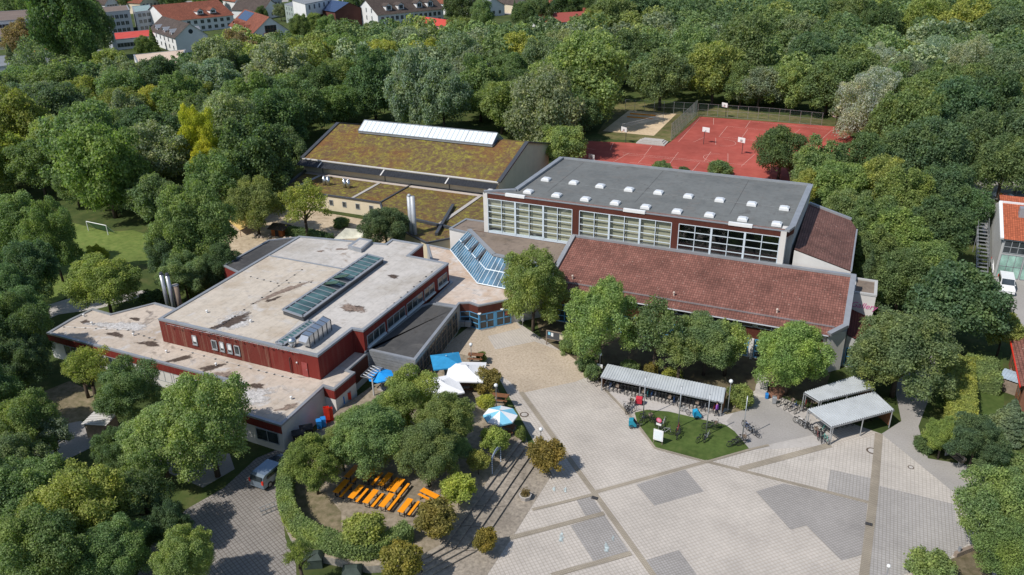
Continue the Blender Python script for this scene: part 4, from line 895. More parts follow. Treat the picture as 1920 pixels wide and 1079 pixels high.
TREES = [(-258.6,200.9,16.3,11.7,'b','D','k',1.50), (-273.5,225.9,10.1,7.6,'b','D','k',1.40), (-308.7,220.3,6.7,6.9,'b','B','k',1.00), (-277.2,192.3,4.1,3.2,'c','E','k',1.00), (-225.8,163.4,9.7,7.6,'s','E','k',1.10), (-265.4,204.0,5.9,4.6,'b','E','k',1.30), (-251.9,200.7,5.3,5.3,'b','G','k',1.00), (-217.0,151.3,6.7,6.9,'b','G','k',1.00), (-201.9,149.5,7.1,7.3,'b','G','k',1.00), (-195.6,152.5,6.5,6.7,'b','D','k',1.00), (-217.8,182.1,6.7,6.9,'b','O','k',1.00), (-191.4,165.0,7.0,7.3,'b','E','k',1.00), (-194.5,175.7,5.5,5.5,'b','A','k',1.00), (-179.4,173.7,6.5,6.7,'b','D','k',1.00), (-171.6,180.9,9.2,8.8,'b','E','k',1.10), (-195.5,201.7,5.9,6.0,'b','D','k',1.00), (-186.3,205.9,7.9,8.3,'b','B','k',1.00), (-220.1,231.9,5.1,5.1,'b','L','k',1.00), (-151.4,180.5,9.0,9.5,'b','E','k',1.00), (-164.9,185.0,6.6,6.8,'b','G','k',1.00), (-158.9,205.0,8.3,8.6,'b','O','k',1.00), (-156.5,218.4,7.9,8.3,'b','G','k',1.00), (-170.2,114.6,7.9,7.5,'b','O','k',1.10), (-157.7,102.6,5.8,5.9,'b','A','k',1.00), (-174.0,128.8,8.0,7.6,'b','D','k',1.10), (-136.0,104.7,8.8,7.7,'b','G','k',1.20), (-129.7,104.2,4.9,4.9,'b','D','k',1.00), (-134.4,98.9,3.9,3.8,'b','G','k',1.00), (-165.3,139.4,6.4,6.6,'b','O','k',1.00), (-167.2,151.0,5.1,5.1,'b','A','k',1.00), (-154.6,148.5,7.3,7.5,'b','G','k',1.00), (-145.2,125.4,6.4,5.9,'b','D','k',1.10), (-122.9,109.6,7.6,6.5,'b','E','k',1.20), (-113.1,97.9,4.4,4.4,'b','G','k',1.00), (-117.2,114.3,8.5,4.2,'f','Y','m',1.90), (-108.4,107.3,6.7,3.6,'f','Y','m',1.70), (-123.6,130.0,7.8,6.8,'b','E','k',1.20), (-139.0,155.4,7.0,7.3,'b','G','k',1.00), (-123.7,144.6,7.4,7.0,'b','D','k',1.10), (-125.8,156.2,7.2,6.8,'b','G','k',1.10), (-108.4,128.5,5.1,5.1,'b','D','k',1.00), (-131.6,172.7,7.5,7.1,'b','D','k',1.10), (-121.6,167.6,5.8,5.9,'b','G','k',1.00), (-135.8,188.2,6.4,6.6,'b','L','k',1.00), (-118.5,178.0,8.7,7.6,'b','D','k',1.20), (-139.8,217.1,7.4,7.7,'b','A','k',1.00), (-102.8,170.6,9.9,7.5,'b','E','k',1.40), (-94.3,171.1,8.5,6.8,'b','E','k',1.30), (-128.0,223.1,7.1,7.3,'b','A','k',1.00), (-147.2,246.1,7.7,7.3,'b','E','k',1.10), (-110.2,210.5,8.6,7.5,'b','E','k',1.20), (-92.4,187.7,8.0,7.6,'b','L','k',1.10), (-81.5,177.1,6.9,7.1,'b','G','k',1.00), (-101.0,236.1,8.1,7.7,'b','A','k',1.10), (-95.0,210.5,6.5,6.7,'b','G','k',1.00), (-87.6,220.4,8.2,7.8,'b','E','k',1.10), (-85.2,231.6,8.9,7.7,'b','E','k',1.20), (-64.5,192.9,10.5,11.1,'b','L','c',1.00), (-63.3,185.9,4.9,4.9,'b','G','c',1.00), (-72.5,182.6,6.4,6.6,'b','G','c',1.00), (-68.4,247.9,8.0,8.3,'b','D','k',1.00), (-52.0,216.3,8.2,8.5,'b','G','c',1.00), (-49.7,244.9,9.5,9.1,'b','G','k',1.10), (-39.9,227.1,8.5,8.1,'b','O','c',1.10), (-33.7,240.8,11.0,9.7,'b','G','c',1.20), (-32.1,225.6,5.6,5.7,'b','G','c',1.00), (-27.2,224.7,6.1,6.3,'b','E','c',1.00), (-20.0,225.2,6.5,5.6,'b','O','c',1.20), (-35.5,299.8,8.9,9.4,'b','G','k',1.00), (-24.4,294.8,8.3,8.7,'b','E','k',1.00), (-10.0,225.9,7.7,7.3,'b','G','c',1.10), (-17.5,257.5,7.7,8.0,'b','D','c',1.00), (-14.4,285.9,8.4,8.7,'b','G','k',1.00), (-17.5,350.3,5.1,5.1,'b','Y','k',1.00), (0.6,198.0,8.2,7.5,'w','S','c',1.15), (0.8,260.0,6.8,7.0,'w','S','c',1.00), (14.7,263.4,7.8,7.3,'w','S','c',1.10), (23.9,259.8,8.2,7.7,'w','S','c',1.10), (13.6,334.5,9.2,9.7,'b','O','k',1.00), (26.9,328.0,9.7,10.2,'b','A','k',1.00), (37.3,318.2,9.6,10.1,'b','D','k',1.00), (-0.3,323.6,9.1,9.6,'b','D','k',1.00), (-11.9,341.6,9.3,9.8,'b','G','k',1.00), (31.6,249.7,7.5,7.8,'b','E','k',1.00), (10.4,200.8,7.8,7.4,'b','O','c',1.10), (17.5,192.3,7.9,7.5,'b','D','c',1.10), (25.0,199.7,8.0,7.6,'b','D','c',1.10), (12.6,164.9,7.7,6.6,'b','D','e',1.10), (20.6,178.1,7.4,6.2,'b','D','e',1.10), (31.9,207.5,5.7,5.2,'b','A','c',1.10), (7.4,168.2,6.3,5.7,'b','G','e',1.00), (-56.9,153.8,5.3,5.4,'b','O','h',0.85), (-14.3,164.4,5.1,5.4,'b','D','c',0.95), (-6.8,152.9,5.9,5.2,'b','G','e',1.00), (-2.6,144.7,5.8,5.1,'b','L','e',1.00), (-7.4,145.8,4.4,3.5,'b','A','e',1.00), (1.0,163.5,5.9,5.2,'b','D','e',1.00), (4.2,147.4,5.8,5.1,'b','O','e',1.00), (-0.2,133.6,5.0,3.8,'b','G','e',1.10), (4.0,126.3,5.4,4.6,'b','G','e',1.00), (8.3,139.2,6.0,5.4,'b','O','e',1.00), (13.9,143.2,6.4,5.2,'b','D','e',1.10), (7.6,122.7,5.5,4.8,'b','L','e',1.00), (12.6,125.6,6.0,5.3,'b','D','e',1.00), (17.2,140.9,4.8,4.0,'b','D','e',1.00), (3.7,109.9,3.4,2.6,'c','D','e',1.00), (7.8,108.3,4.8,4.0,'b','G','e',1.00), (4.3,117.4,4.5,3.7,'b','G','e',1.00), (11.1,115.3,4.8,4.0,'b','G','e',1.00), (13.9,100.8,6.1,6.1,'b','D','e',0.90), (19.3,101.3,3.4,2.4,'b','O','e',1.00), (7.7,86.6,5.5,5.6,'f','G','e',0.85), (5.3,84.6,4.3,2.9,'s','O','e',0.80), (-3.3,82.5,4.8,4.2,'f','L','p',0.95), (-35.5,85.7,5.9,4.5,'f','L','p',1.15), (-24.6,80.4,6.0,4.4,'f','L','p',1.20), (-18.2,81.1,5.7,3.9,'s','G','p',1.00), (-12.7,83.2,4.2,3.9,'f','G','p',0.85), (-15.0,79.8,4.4,2.9,'s','L','p',0.85), (-10.4,84.0,4.6,2.7,'s','O','p',1.00), (15.1,63.2,4.4,3.6,'f','G','r',1.00), (16.2,59.1,3.8,2.9,'f','G','r',1.00), (14.6,75.2,3.4,2.7,'f','D','r',0.90), (12.0,76.2,2.9,1.9,'f','O','r',1.00), (18.5,83.0,1.9,2.4,'c','E','r',0.55), (-115.2,73.6,6.4,4.8,'f','G','m',1.20), (-107.4,73.2,6.4,3.6,'f','G','m',1.60), (-102.4,65.4,5.7,4.2,'f','D','m',1.20), (-98.6,59.2,5.1,4.0,'f','D','m',1.10), (-90.9,67.5,4.8,4.5,'f','O','m',0.90), (-104.6,77.8,2.7,1.7,'f','Y','m',1.00), (-87.7,81.7,7.9,6.4,'f','G','m',1.15), (-90.3,78.9,4.7,3.9,'f','D','m',1.00), (-81.6,79.2,4.3,3.5,'f','D','m',1.00), (-84.2,75.0,4.0,3.4,'f','G','m',0.90), (-92.3,99.9,5.5,4.7,'f','O','m',1.00), (-83.3,101.6,6.1,4.3,'s','O','m',1.00), (-67.0,100.6,4.5,4.1,'f','D','m',0.90), (-87.0,51.0,5.4,4.3,'f','D','d',1.10), (-83.6,49.2,4.3,3.5,'f','D','d',1.00), (-94.5,57.7,4.3,3.4,'f','G','d',1.00), (-74.7,51.0,4.7,2.7,'s','A','d',1.00), (-67.2,49.5,4.2,3.8,'f','G','d',0.90), (-76.6,51.4,4.0,2.0,'s','O','d',1.00), (-52.7,46.1,5.9,5.2,'f','L','d',1.00), (-56.5,43.6,4.6,3.8,'f','L','d',1.00), (-60.4,41.8,3.5,2.6,'f','D','d',1.00), (-70.7,40.1,4.6,3.5,'f','G','d',1.10), (-68.7,41.3,4.1,2.1,'s','E','d',1.00), (-66.7,35.6,4.2,3.4,'f','G','d',1.00), (-59.4,32.4,4.8,4.0,'f','G','d',1.00), (-54.6,33.2,5.2,4.5,'f','O','d',1.00), (-53.2,28.4,4.7,3.9,'f','G','d',1.00), (-49.3,31.6,3.9,3.0,'f','G','d',1.00), (-51.7,37.1,4.8,2.6,'s','D','d',1.10), (-49.0,36.4,3.1,2.1,'f','D','d',1.00), (-43.8,33.6,3.6,2.7,'f','L','d',1.00), (-78.5,41.0,4.9,4.1,'f','D','d',1.00), (-62.9,30.1,4.9,4.1,'f','D','d',1.00), (-41.3,47.0,3.6,2.8,'f','O','g',0.95), (-41.0,50.8,2.9,2.1,'f','L','g',0.90), (-38.1,51.3,4.2,3.7,'f','G','g',0.90), (-38.1,58.6,4.2,3.3,'f','L','g',1.00), (-39.5,56.2,3.1,2.3,'f','L','g',0.90), (-32.8,57.0,3.7,3.1,'f','L','g',0.90), (-32.2,52.0,3.8,3.1,'f','G','g',0.95), (-31.0,54.9,2.5,1.6,'f','G','g',0.90), (-191.6,119.8,6.4,5.8,'b','G','k',1.19), (7.9,181.2,8.0,7.5,'b','G','c',1.09), (27.8,222.0,5.7,5.2,'b','G','c',1.11), (4.3,219.9,7.7,7.2,'b','G','c',0.93), (-109.7,194.2,6.9,6.4,'b','G','k',1.04), (22.3,211.5,7.2,6.7,'b','D','c',1.20), (-181.7,139.8,5.9,5.4,'b','L','k',1.19), (-145.7,100.6,6.1,5.6,'b','G','k',0.96), (22.3,243.8,6.2,5.7,'b','G','c',0.97), (7.5,234.0,6.5,6.0,'b','E','c',1.24), (-158.0,134.4,6.2,5.7,'b','E','k',1.24), (40.2,228.3,7.4,7.0,'b','G','c',1.07), (-154.7,121.7,6.5,6.1,'b','G','k',1.11), (-133.3,118.8,7.5,7.0,'b','D','k',0.91), (-81.1,208.7,6.1,5.6,'b','G','k',1.02), (-162.2,166.3,8.3,7.9,'b','E','k',0.99), (24.6,164.5,6.4,5.9,'b','G','c',0.92), (-144.3,143.3,6.2,5.7,'b','G','k',0.93), (-183.7,117.3,6.2,5.6,'b','G','k',1.24), (-4.1,235.6,8.1,7.7,'b','G','c',1.18), (43.7,249.2,6.6,6.1,'b','D','c',0.96), (-176.6,150.3,7.7,7.2,'b','G','k',1.03), (-142.0,173.3,6.3,5.8,'b','L','k',1.04), (-76.8,199.5,7.4,7.0,'b','O','k',0.98), (-100.6,198.7,7.9,7.5,'b','E','k',1.15), (31.3,240.0,5.8,5.3,'b','G','c',1.00), (-160.0,156.5,6.3,5.8,'b','O','k',1.17), (32.9,169.4,6.9,6.4,'b','G','c',1.05), (14.6,218.7,7.4,7.0,'b','G','c',1.00), (21.6,228.5,7.4,7.0,'b','G','c',1.12), (-189.8,131.0,6.5,6.0,'b','E','k',1.01), (-209.8,141.2,6.9,6.4,'b','G','k',0.99), (-88.4,202.6,5.7,5.2,'b','D','k',1.16), (39.4,211.4,6.3,5.8,'b','G','c',1.04), (-150.6,161.9,5.8,5.3,'b','G','k',1.03), (33.3,186.8,7.5,7.0,'b','D','c',1.15), (-132.1,137.3,7.5,7.1,'b','D','k',0.97), (-67.5,174.1,7.6,7.1,'b','G','k',0.95), (-146.7,113.6,5.9,5.4,'b','D','k',1.23), (-194.2,140.4,6.5,6.0,'b','E','k',1.05), (-103.0,114.6,8.1,7.7,'b','D','k',1.08), (-176.1,162.5,8.5,8.1,'b','D','k',0.97), (-102.8,102.7,6.6,6.1,'b','G','k',0.98), (-112.7,121.8,6.4,5.9,'b','L','k',1.15), (-154.9,112.4,6.3,5.8,'b','O','k',1.01), (-169.3,105.3,5.8,5.2,'b','D','k',0.99), (-0.5,209.7,7.7,7.3,'b','E','c',0.96), (-201.4,133.2,5.8,5.3,'b','D','k',1.12), (36.0,200.2,6.0,5.4,'b','G','c',1.14), (44.8,261.4,7.5,7.0,'b','G','c',0.91), (-122.8,97.0,8.2,7.8,'b','L','k',1.19), (-185.0,158.1,6.1,5.6,'b','E','k',1.23), (16.1,238.9,5.8,5.2,'b','G','c',1.22), (-154.5,93.5,6.8,6.4,'b','O','k',1.25), (-137.6,128.9,6.2,5.7,'b','E','k',0.93), (41.1,237.8,6.6,6.1,'b','O','c',1.19), (-164.0,127.7,5.8,5.2,'b','G','k',1.17), (-152.6,169.7,6.1,5.6,'b','E','k',0.99), (-64.1,161.7,8.6,8.2,'b','E','k',1.20), (31.4,215.3,5.7,5.2,'b','L','c',1.12), (-24.3,233.9,5.8,5.3,'b','G','c',1.10), (-141.9,164.6,6.4,5.8,'b','D','k',1.12), (-187.5,147.2,6.4,5.8,'b','O','k',1.11), (-84.2,192.8,6.0,5.4,'b','D','k',0.95)]
FAR = [(15,525,6.6,'D'), (36,280,8.1,'D'), (66,433,8.9,'G'), (-83,373,6.7,'D'), (-113,447,6.8,'D'), (57,467,9.0,'O'), (7,446,8.5,'D'), (-119,261,7.8,'D'), (51,307,7.5,'O'), (-3,246,5.3,'G'), (39,551,6.3,'G'), (-10,308,7.8,'D'), (-4,542,6.2,'D'), (-117,456,7.5,'D'), (-99,409,7.0,'D'), (61,384,5.9,'O'), (-158,247,7.7,'D'), (-88,297,6.0,'E'), (-103,392,8.2,'D'), (-85,443,9.3,'O'), (-126,190,7.2,'D'), (-139,501,6.1,'O'), (2,413,7.6,'D'), (48,549,6.2,'D'), (-94,386,6.0,'O'), (-88,414,8.1,'D'), (-74,435,8.9,'G'), (-164,259,5.3,'G'), (27,376,6.2,'O'), (-118,418,6.2,'D'), (27,272,8.1,'G'), (-37,441,9.3,'D'), (-86,345,6.9,'O'), (-76,518,6.6,'D'), (-58,279,6.4,'L'), (-24,327,6.1,'G'), (1,274,7.9,'G'), (25,515,8.3,'G'), (-139,233,6.5,'L'), (-12,460,7.6,'O'), (-51,390,9.0,'G'), (-8,521,6.5,'D'), (-94,434,6.8,'G'), (-82,256,6.9,'D'), (-52,423,8.1,'D'), (73,504,7.3,'D'), (3,468,8.4,'G'), (-71,357,8.1,'D'), (13,305,7.4,'E'), (-97,262,7.0,'E'), (-182,230,5.8,'L'), (-7,500,6.4,'G'), (-45,478,9.2,'D'), (-38,347,7.9,'O'), (-102,426,6.7,'G'), (56,362,7.8,'D'), (-114,408,8.5,'G'), (-14,377,7.1,'D'), (-113,388,6.2,'G'), (8,353,7.3,'G'), (-127,456,7.1,'G'), (42,270,5.3,'D'), (-185,194,6.6,'G'), (46,531,7.2,'O'), (46,375,7.4,'D'), (-135,254,6.1,'D'), (-28,359,9.2,'D'), (-128,483,7.4,'D'), (39,339,6.1,'D'), (-41,322,5.9,'D'), (-22,521,6.2,'D'), (-115,235,7.9,'E'), (-101,474,7.7,'D'), (-50,231,5.8,'G'), (39,389,7.2,'G'), (-11,448,8.4,'D'), (-21,437,8.2,'D'), (-42,366,8.5,'D'), (-134,271,6.6,'G'), (-104,364,7.8,'D'), (-26,386,7.5,'O'), (-47,455,7.9,'G'), (25,305,5.6,'G'), (11,492,7.2,'G'), (-54,444,6.1,'D'), (-133,244,6.0,'E'), (-112,286,6.6,'E'), (-46,466,8.2,'D'), (11,252,7.4,'E'), (-152,260,7.9,'O'), (-34,471,8.6,'D'), (-66,262,7.3,'G'), (-30,314,7.0,'O'), (33,464,9.3,'G'), (20,497,7.6,'G'), (-65,460,9.4,'G'), (-126,501,6.9,'D'), (7,370,9.2,'D'), (52,346,5.3,'D'), (-88,248,5.4,'L'), (-96,289,7.8,'G'), (-105,224,7.6,'G'), (34,479,7.1,'G'), (9,289,5.6,'E'), (-117,431,8.6,'D'), (11,514,8.8,'G'), (14,481,6.3,'D'), (36,438,7.6,'O'), (70,532,6.1,'D'), (-42,275,7.8,'E'), (-44,259,6.3,'G'), (-77,487,6.3,'D'), (25,362,7.2,'G'), (49,504,7.7,'D'), (-94,321,7.9,'D'), (-136,445,6.9,'G'), (-60,314,5.8,'E'), (-30,337,5.9,'D'), (-23,398,7.1,'D'), (-128,201,5.5,'G'), (-129,434,9.3,'D'), (-31,499,9.1,'D'), (-71,284,6.4,'O'), (-172,275,5.4,'O'), (-65,378,6.3,'G'), (16,435,6.7,'G'), (40,402,6.4,'D'), (-214,164,6.8,'L'), (-82,320,7.3,'O'), (49,321,6.0,'O'), (41,417,6.3,'D'), (39,296,5.7,'D'), (61,480,9.2,'D'), (-89,492,6.4,'D'), (-96,353,9.1,'D'), (-198,226,6.0,'O'), (-181,217,6.0,'G'), (-59,230,6.0,'D'), (-30,261,6.5,'G'), (-74,269,5.7,'L'), (45,425,6.2,'G'), (-155,229,6.1,'G'), (-65,337,6.2,'G'), (39,306,6.5,'L'), (-128,235,5.3,'E'), (-44,524,6.9,'D'), (-1,454,6.5,'G'), (20,405,8.9,'G'), (-141,262,6.0,'G'), (-23,465,6.4,'D'), (66,413,6.4,'D'), (-144,207,7.5,'E'), (-20,271,7.1,'E'), (19,387,7.4,'O'), (-83,457,7.6,'D'), (-31,411,7.8,'D'), (-50,320,6.1,'D'), (-69,220,6.1,'E'), (-167,222,5.9,'O'), (-26,481,7.3,'O'), (-174,245,7.9,'G'), (63,458,6.2,'G'), (-101,337,6.4,'D'), (-77,421,6.5,'G'), (-98,253,6.9,'G'), (40,357,6.4,'D'), (-205,215,6.1,'G'), (-203,164,6.4,'D'), (-75,389,6.1,'G'), (50,451,7.9,'D'), (-68,420,6.0,'D'), (-11,427,8.1,'G'), (70,464,6.3,'O'), (-53,258,7.6,'G'), (23,479,7.9,'D'), (34,529,8.2,'D'), (41,487,6.9,'D'), (-73,316,6.9,'D'), (-118,203,7.9,'E'), (20,296,7.6,'D'), (6,400,7.8,'G'), (-59,298,7.9,'G'), (-176,197,7.4,'O'), (-141,464,7.4,'O'), (-51,409,6.5,'G'), (-48,351,7.8,'D'), (73,478,6.4,'D'), (49,403,6.7,'G'), (-12,328,6.7,'D'), (-109,354,8.0,'G'), (1,362,5.5,'D'), (54,335,7.3,'O'), (-85,472,8.5,'G'), (-20,241,6.2,'L'), (-75,337,8.3,'D'), (49,286,7.6,'O'), (-91,364,7.0,'D'), (-15,508,7.3,'D'), (-76,509,6.6,'G'), (-113,502,6.7,'D'), (-46,493,8.2,'D'), (79,527,8.8,'D'), (3,300,6.1,'D'), (1,384,8.4,'O'), (-31,424,7.4,'D'), (33,369,6.2,'G'), (-7,482,8.8,'O'), (-58,346,8.4,'D'), (-44,332,6.2,'O'), (-135,477,6.4,'D'), (-146,226,6.9,'G'), (-17,495,7.4,'O'), (-25,282,7.0,'G'), (19,459,7.7,'G'), (-108,269,8.1,'D'), (-121,395,8.5,'O'), (-107,258,6.4,'D'), (-100,489,7.5,'D'), (-82,357,8.0,'D'), (20,534,6.8,'G'), (-49,376,6.5,'O'), (-8,395,6.6,'D'), (-58,490,8.7,'G'), (-53,506,6.7,'O'), (-73,296,8.0,'E'), (1,430,8.2,'O'), (-27,348,5.7,'O'), (-90,281,6.3,'E'), (-12,319,5.3,'E'), (-112,372,6.2,'G'), (-80,242,8.0,'L'), (-34,329,5.6,'G'), (-61,411,6.5,'G'), (-125,213,6.4,'D'), (-70,502,6.4,'G'), (-120,271,5.3,'O'), (-116,469,9.3,'D'), (-127,294,5.3,'L'), (-88,272,6.3,'O'), (-102,328,6.4,'D'), (-127,283,5.2,'O'), (-103,380,7.1,'G'), (9,281,6.0,'O'), (-105,510,6.7,'G'), (-23,453,7.5,'D'), (26,419,6.5,'G'), (-101,450,8.6,'G'), (-38,399,8.0,'D'), (-69,445,6.9,'G'), (2,311,5.9,'G'), (-70,328,6.5,'G'), (-128,421,8.9,'G'), (-145,276,6.6,'L'), (-33,253,5.9,'G'), (-110,244,7.5,'G'), (30,290,6.8,'G'), (80,542,6.9,'G'), (-61,366,7.5,'O'), (-35,378,6.3,'D'), (-113,484,7.4,'G'), (-172,259,5.4,'G'), (51,413,7.8,'D'), (57,426,6.4,'G'), (-180,238,6.0,'O'), (-65,291,5.3,'E'), (-87,309,7.2,'O'), (-9,270,7.3,'D'), (23,314,7.6,'E'), (-91,332,9.1,'D'), (-11,250,5.3,'G'), (-79,289,5.8,'E'), (-65,521,6.7,'G'), (61,401,7.6,'G'), (-85,399,6.1,'D'), (34,265,6.8,'D'), (-43,290,7.6,'D'), (69,491,7.8,'G'), (29,505,6.2,'G'), (-173,212,7.8,'G'), (-120,511,6.2,'D'), (-20,310,6.3,'L'), (16,417,7.1,'O'), (-42,311,6.3,'L'), (38,348,5.6,'G'), (69,520,8.3,'G'), (-98,273,6.9,'E'), (-103,280,5.3,'O'), (58,496,6.8,'D'), (-150,194,8.0,'O'), (43,518,7.2,'G'), (-77,224,6.7,'D'), (-10,415,6.3,'D'), (-153,237,6.6,'L'), (-36,459,7.6,'G'), (-69,401,8.2,'D'), (-3,350,5.3,'G'), (-52,286,6.5,'E'), (48,355,5.8,'L'), (24,449,8.5,'D'), (-116,221,7.7,'D'), (-59,330,7.5,'D'), (-48,303,7.4,'D'), (-19,531,6.9,'O'), (-105,439,8.3,'D'), (-115,301,5.3,'D'), (26,348,6.1,'G'), (47,277,5.6,'G'), (-190,185,6.3,'D'), (19,280,6.9,'D'), (-11,361,9.2,'G'), (-69,276,5.5,'D'), (-97,464,7.3,'D'), (50,388,6.1,'D'), (59,444,7.0,'D'), (-73,235,5.7,'D'), (-63,438,6.9,'O'), (-163,235,5.4,'L'), (66,543,7.3,'G'), (-211,229,5.6,'G'), (-18,410,6.5,'O'), (-42,413,6.7,'D'), (35,377,6.0,'D'), (-80,499,7.0,'G'), (-66,306,6.2,'D'), (-139,198,5.9,'D'), (71,451,8.7,'D'), (-87,504,6.0,'G'), (-123,248,6.1,'G'), (-74,368,7.5,'D'), (43,366,6.9,'D'), (56,514,8.5,'D'), (55,541,7.3,'D'), (-188,246,5.2,'G'), (56,372,6.4,'G'), (-64,474,8.2,'D'), (-44,515,6.3,'D'), (-77,277,6.6,'O'), (-127,256,6.3,'E'), (-59,270,5.5,'O'), (47,474,6.7,'G'), (-96,512,6.1,'D'), (-149,496,6.7,'D'), (24,428,6.0,'D'), (-65,387,6.4,'G'), (-87,425,6.9,'G'), (-103,297,6.8,'G'), (25,542,6.4,'G'), (-172,231,5.5,'O'), (79,514,7.0,'G'), (19,371,6.1,'G'), (-149,285,5.3,'G'), (-158,275,6.1,'E'), (-100,499,6.0,'D'), (35,451,6.8,'D'), (27,393,7.0,'D'), (14,471,7.2,'D'), (-25,371,7.8,'D'), (27,490,6.6,'G'), (-195,215,8.1,'O'), (-140,489,6.1,'D'), (1,339,6.1,'E'), (-41,429,7.8,'D'), (-108,304,5.6,'G'), (-136,289,5.4,'L'), (10,540,6.4,'D'), (-34,519,6.2,'D'), (-51,267,6.6,'D'), (-0,528,7.3,'O'), (-5,404,7.2,'G'), (-32,275,5.7,'G'), (-182,252,5.8,'D'), (-5,512,6.8,'G'), (-147,481,7.8,'G'), (16,347,6.3,'G'), (-164,267,5.8,'G'), (57,526,8.8,'G'), (-9,469,6.2,'D'), (-42,384,6.4,'G'), (-137,280,5.6,'D'), (-48,339,5.6,'G'), (76,558,6.1,'D'), (-61,501,6.1,'O'), (51,435,9.2,'D'), (14,321,7.1,'D'), (-5,290,5.5,'G'), (-76,408,6.5,'O'), (-59,398,6.8,'D'), (-129,512,6.1,'O'), (-55,520,6.6,'D'), (86,557,6.6,'O'), (-61,238,5.3,'D'), (-95,399,6.0,'D'), (67,556,6.2,'G'), (-57,431,6.0,'O'), (-96,310,6.1,'G'), (-26,511,8.4,'O'), (-124,412,6.0,'G'), (35,541,7.0,'G'), (13,548,6.0,'O'), (4,480,6.1,'D'), (-13,387,6.5,'G'), (-107,417,6.0,'D'), (-116,294,5.8,'G'), (-5,282,5.6,'G'), (-4,371,6.5,'O'), (-85,384,7.2,'D'), (-94,373,6.2,'D'), (-32,288,5.7,'G'), (2,505,6.5,'G'), (-77,307,6.5,'E'), (-133,209,6.1,'D'), (38,498,6.6,'G'), (-162,193,5.7,'O'), (-73,469,6.0,'G'), (-190,237,5.2,'O'), (-37,490,6.5,'D'), (-131,468,7.4,'O'), (26,438,6.7,'G'), (35,425,6.1,'D'), (25,339,5.5,'L'), (75,550,6.4,'D'), (-74,379,6.3,'D'), (33,411,7.6,'G'), (-30,528,6.0,'D'), (-8,257,5.3,'G'), (-173,266,5.6,'E'), (-198,234,5.3,'E'), (-110,518,6.1,'O'), (-180,263,5.5,'D'), (-38,266,6.5,'D'), (59,351,5.5,'G'), (-180,276,5.3,'D'), (50,483,7.1,'D'), (-76,348,7.4,'D'), (-174,221,5.5,'D')]
CAM_INV = cam.matrix_world.inverted()
def seen_x(u, v, z=5.0):
    q = CAM_INV @ Vector((u, v, z)); return q.x/-q.z
def nth(k):
    return '%d%s' % (k, 'th' if 10 < k % 100 < 14 else {1: 'st', 2: 'nd', 3: 'rd'}.get(k % 10, 'th'))
def ranked(items, key, pos):
    """for every item the words that tell it from its look-alikes: its rank from the left among them"""
    out = {}; by = {}
    for i, it in enumerate(items): by.setdefault(key(it), []).append(i)
    for ids in by.values():
        ids.sort(key=lambda i: pos(items[i]))
        for r, i in enumerate(ids): out[i] = '' if len(ids) == 1 else ', %s from the left' % nth(r+1)
    return out
RANK = ranked(TREES, lambda t: (t[4], t[5], t[6]), lambda t: seen_x(t[0], t[1], t[2]))
for k, (u, v, zc, R, kind, hue, pl, hs) in enumerate(TREES):
    tree(u, v, zc, R, kind, hue, PLACES[pl], k, hs, None, .8 if pl == 'g' else 0.0, '%s %s %s%s' % (WORD[hue], FORM[kind], PLACES[pl], RANK[k]))
# the far wood: one mass that nobody could count
def far_wood(data):
    rng = np.random.default_rng(9); Ps = []; Ns = []; Ss = []; Cs = []
    base = [crown_points(np.random.default_rng(70+i), 1500, 14, .37, 1.0, -.2, .3, 3) for i in range(5)]
    for i, (u, v, R, hue) in enumerate(data):
        P, D = base[i % 5]; a = rng.uniform(0, 6.28); c, s = math.cos(a), math.sin(a)
        M2 = np.array([[c,-s,0],[s,c,0],[0,0,1]]); Ps.append((P@M2.T)*R+np.array([u,v,R*.95+1.5])); Ns.append(D@M2.T)
        h = TINT[hue]; j = rng.uniform(.8,1.2); Cs.append(np.tile([h[0]*j,h[1]*j,h[2]*j,1], (len(P),1)))
    P = np.concatenate(Ps); D = np.concatenate(Ns); C = np.concatenate(Cs)
    m = m_foliage('far_foliage', .4); nt = m.node_tree
    at = nt.nodes.new("ShaderNodeVertexColor"); at.layer_name = 'tint'
    for l in list(nt.links):
        if l.from_node.type == 'OBJECT_INFO': nt.links.new(at.outputs["Color"], l.to_socket)
    me = leaf_mesh('far_wood', P, D*.8+rng.normal(size=P.shape)*.5+np.array([0,0,.35]), .42, rng, m)
    ca = me.color_attributes.new('tint', 'FLOAT_COLOR', 'CORNER'); ca.data.foreach_set('color', np.repeat(C, 4, axis=0).reshape(-1).astype(np.float32))
    o = put('far_wood', me); o['kind'] = 'stuff'; o['label'] = 'distant mixed wood reaching to the top edge'; o['category'] = 'wood'
if FAR: far_wood(FAR)
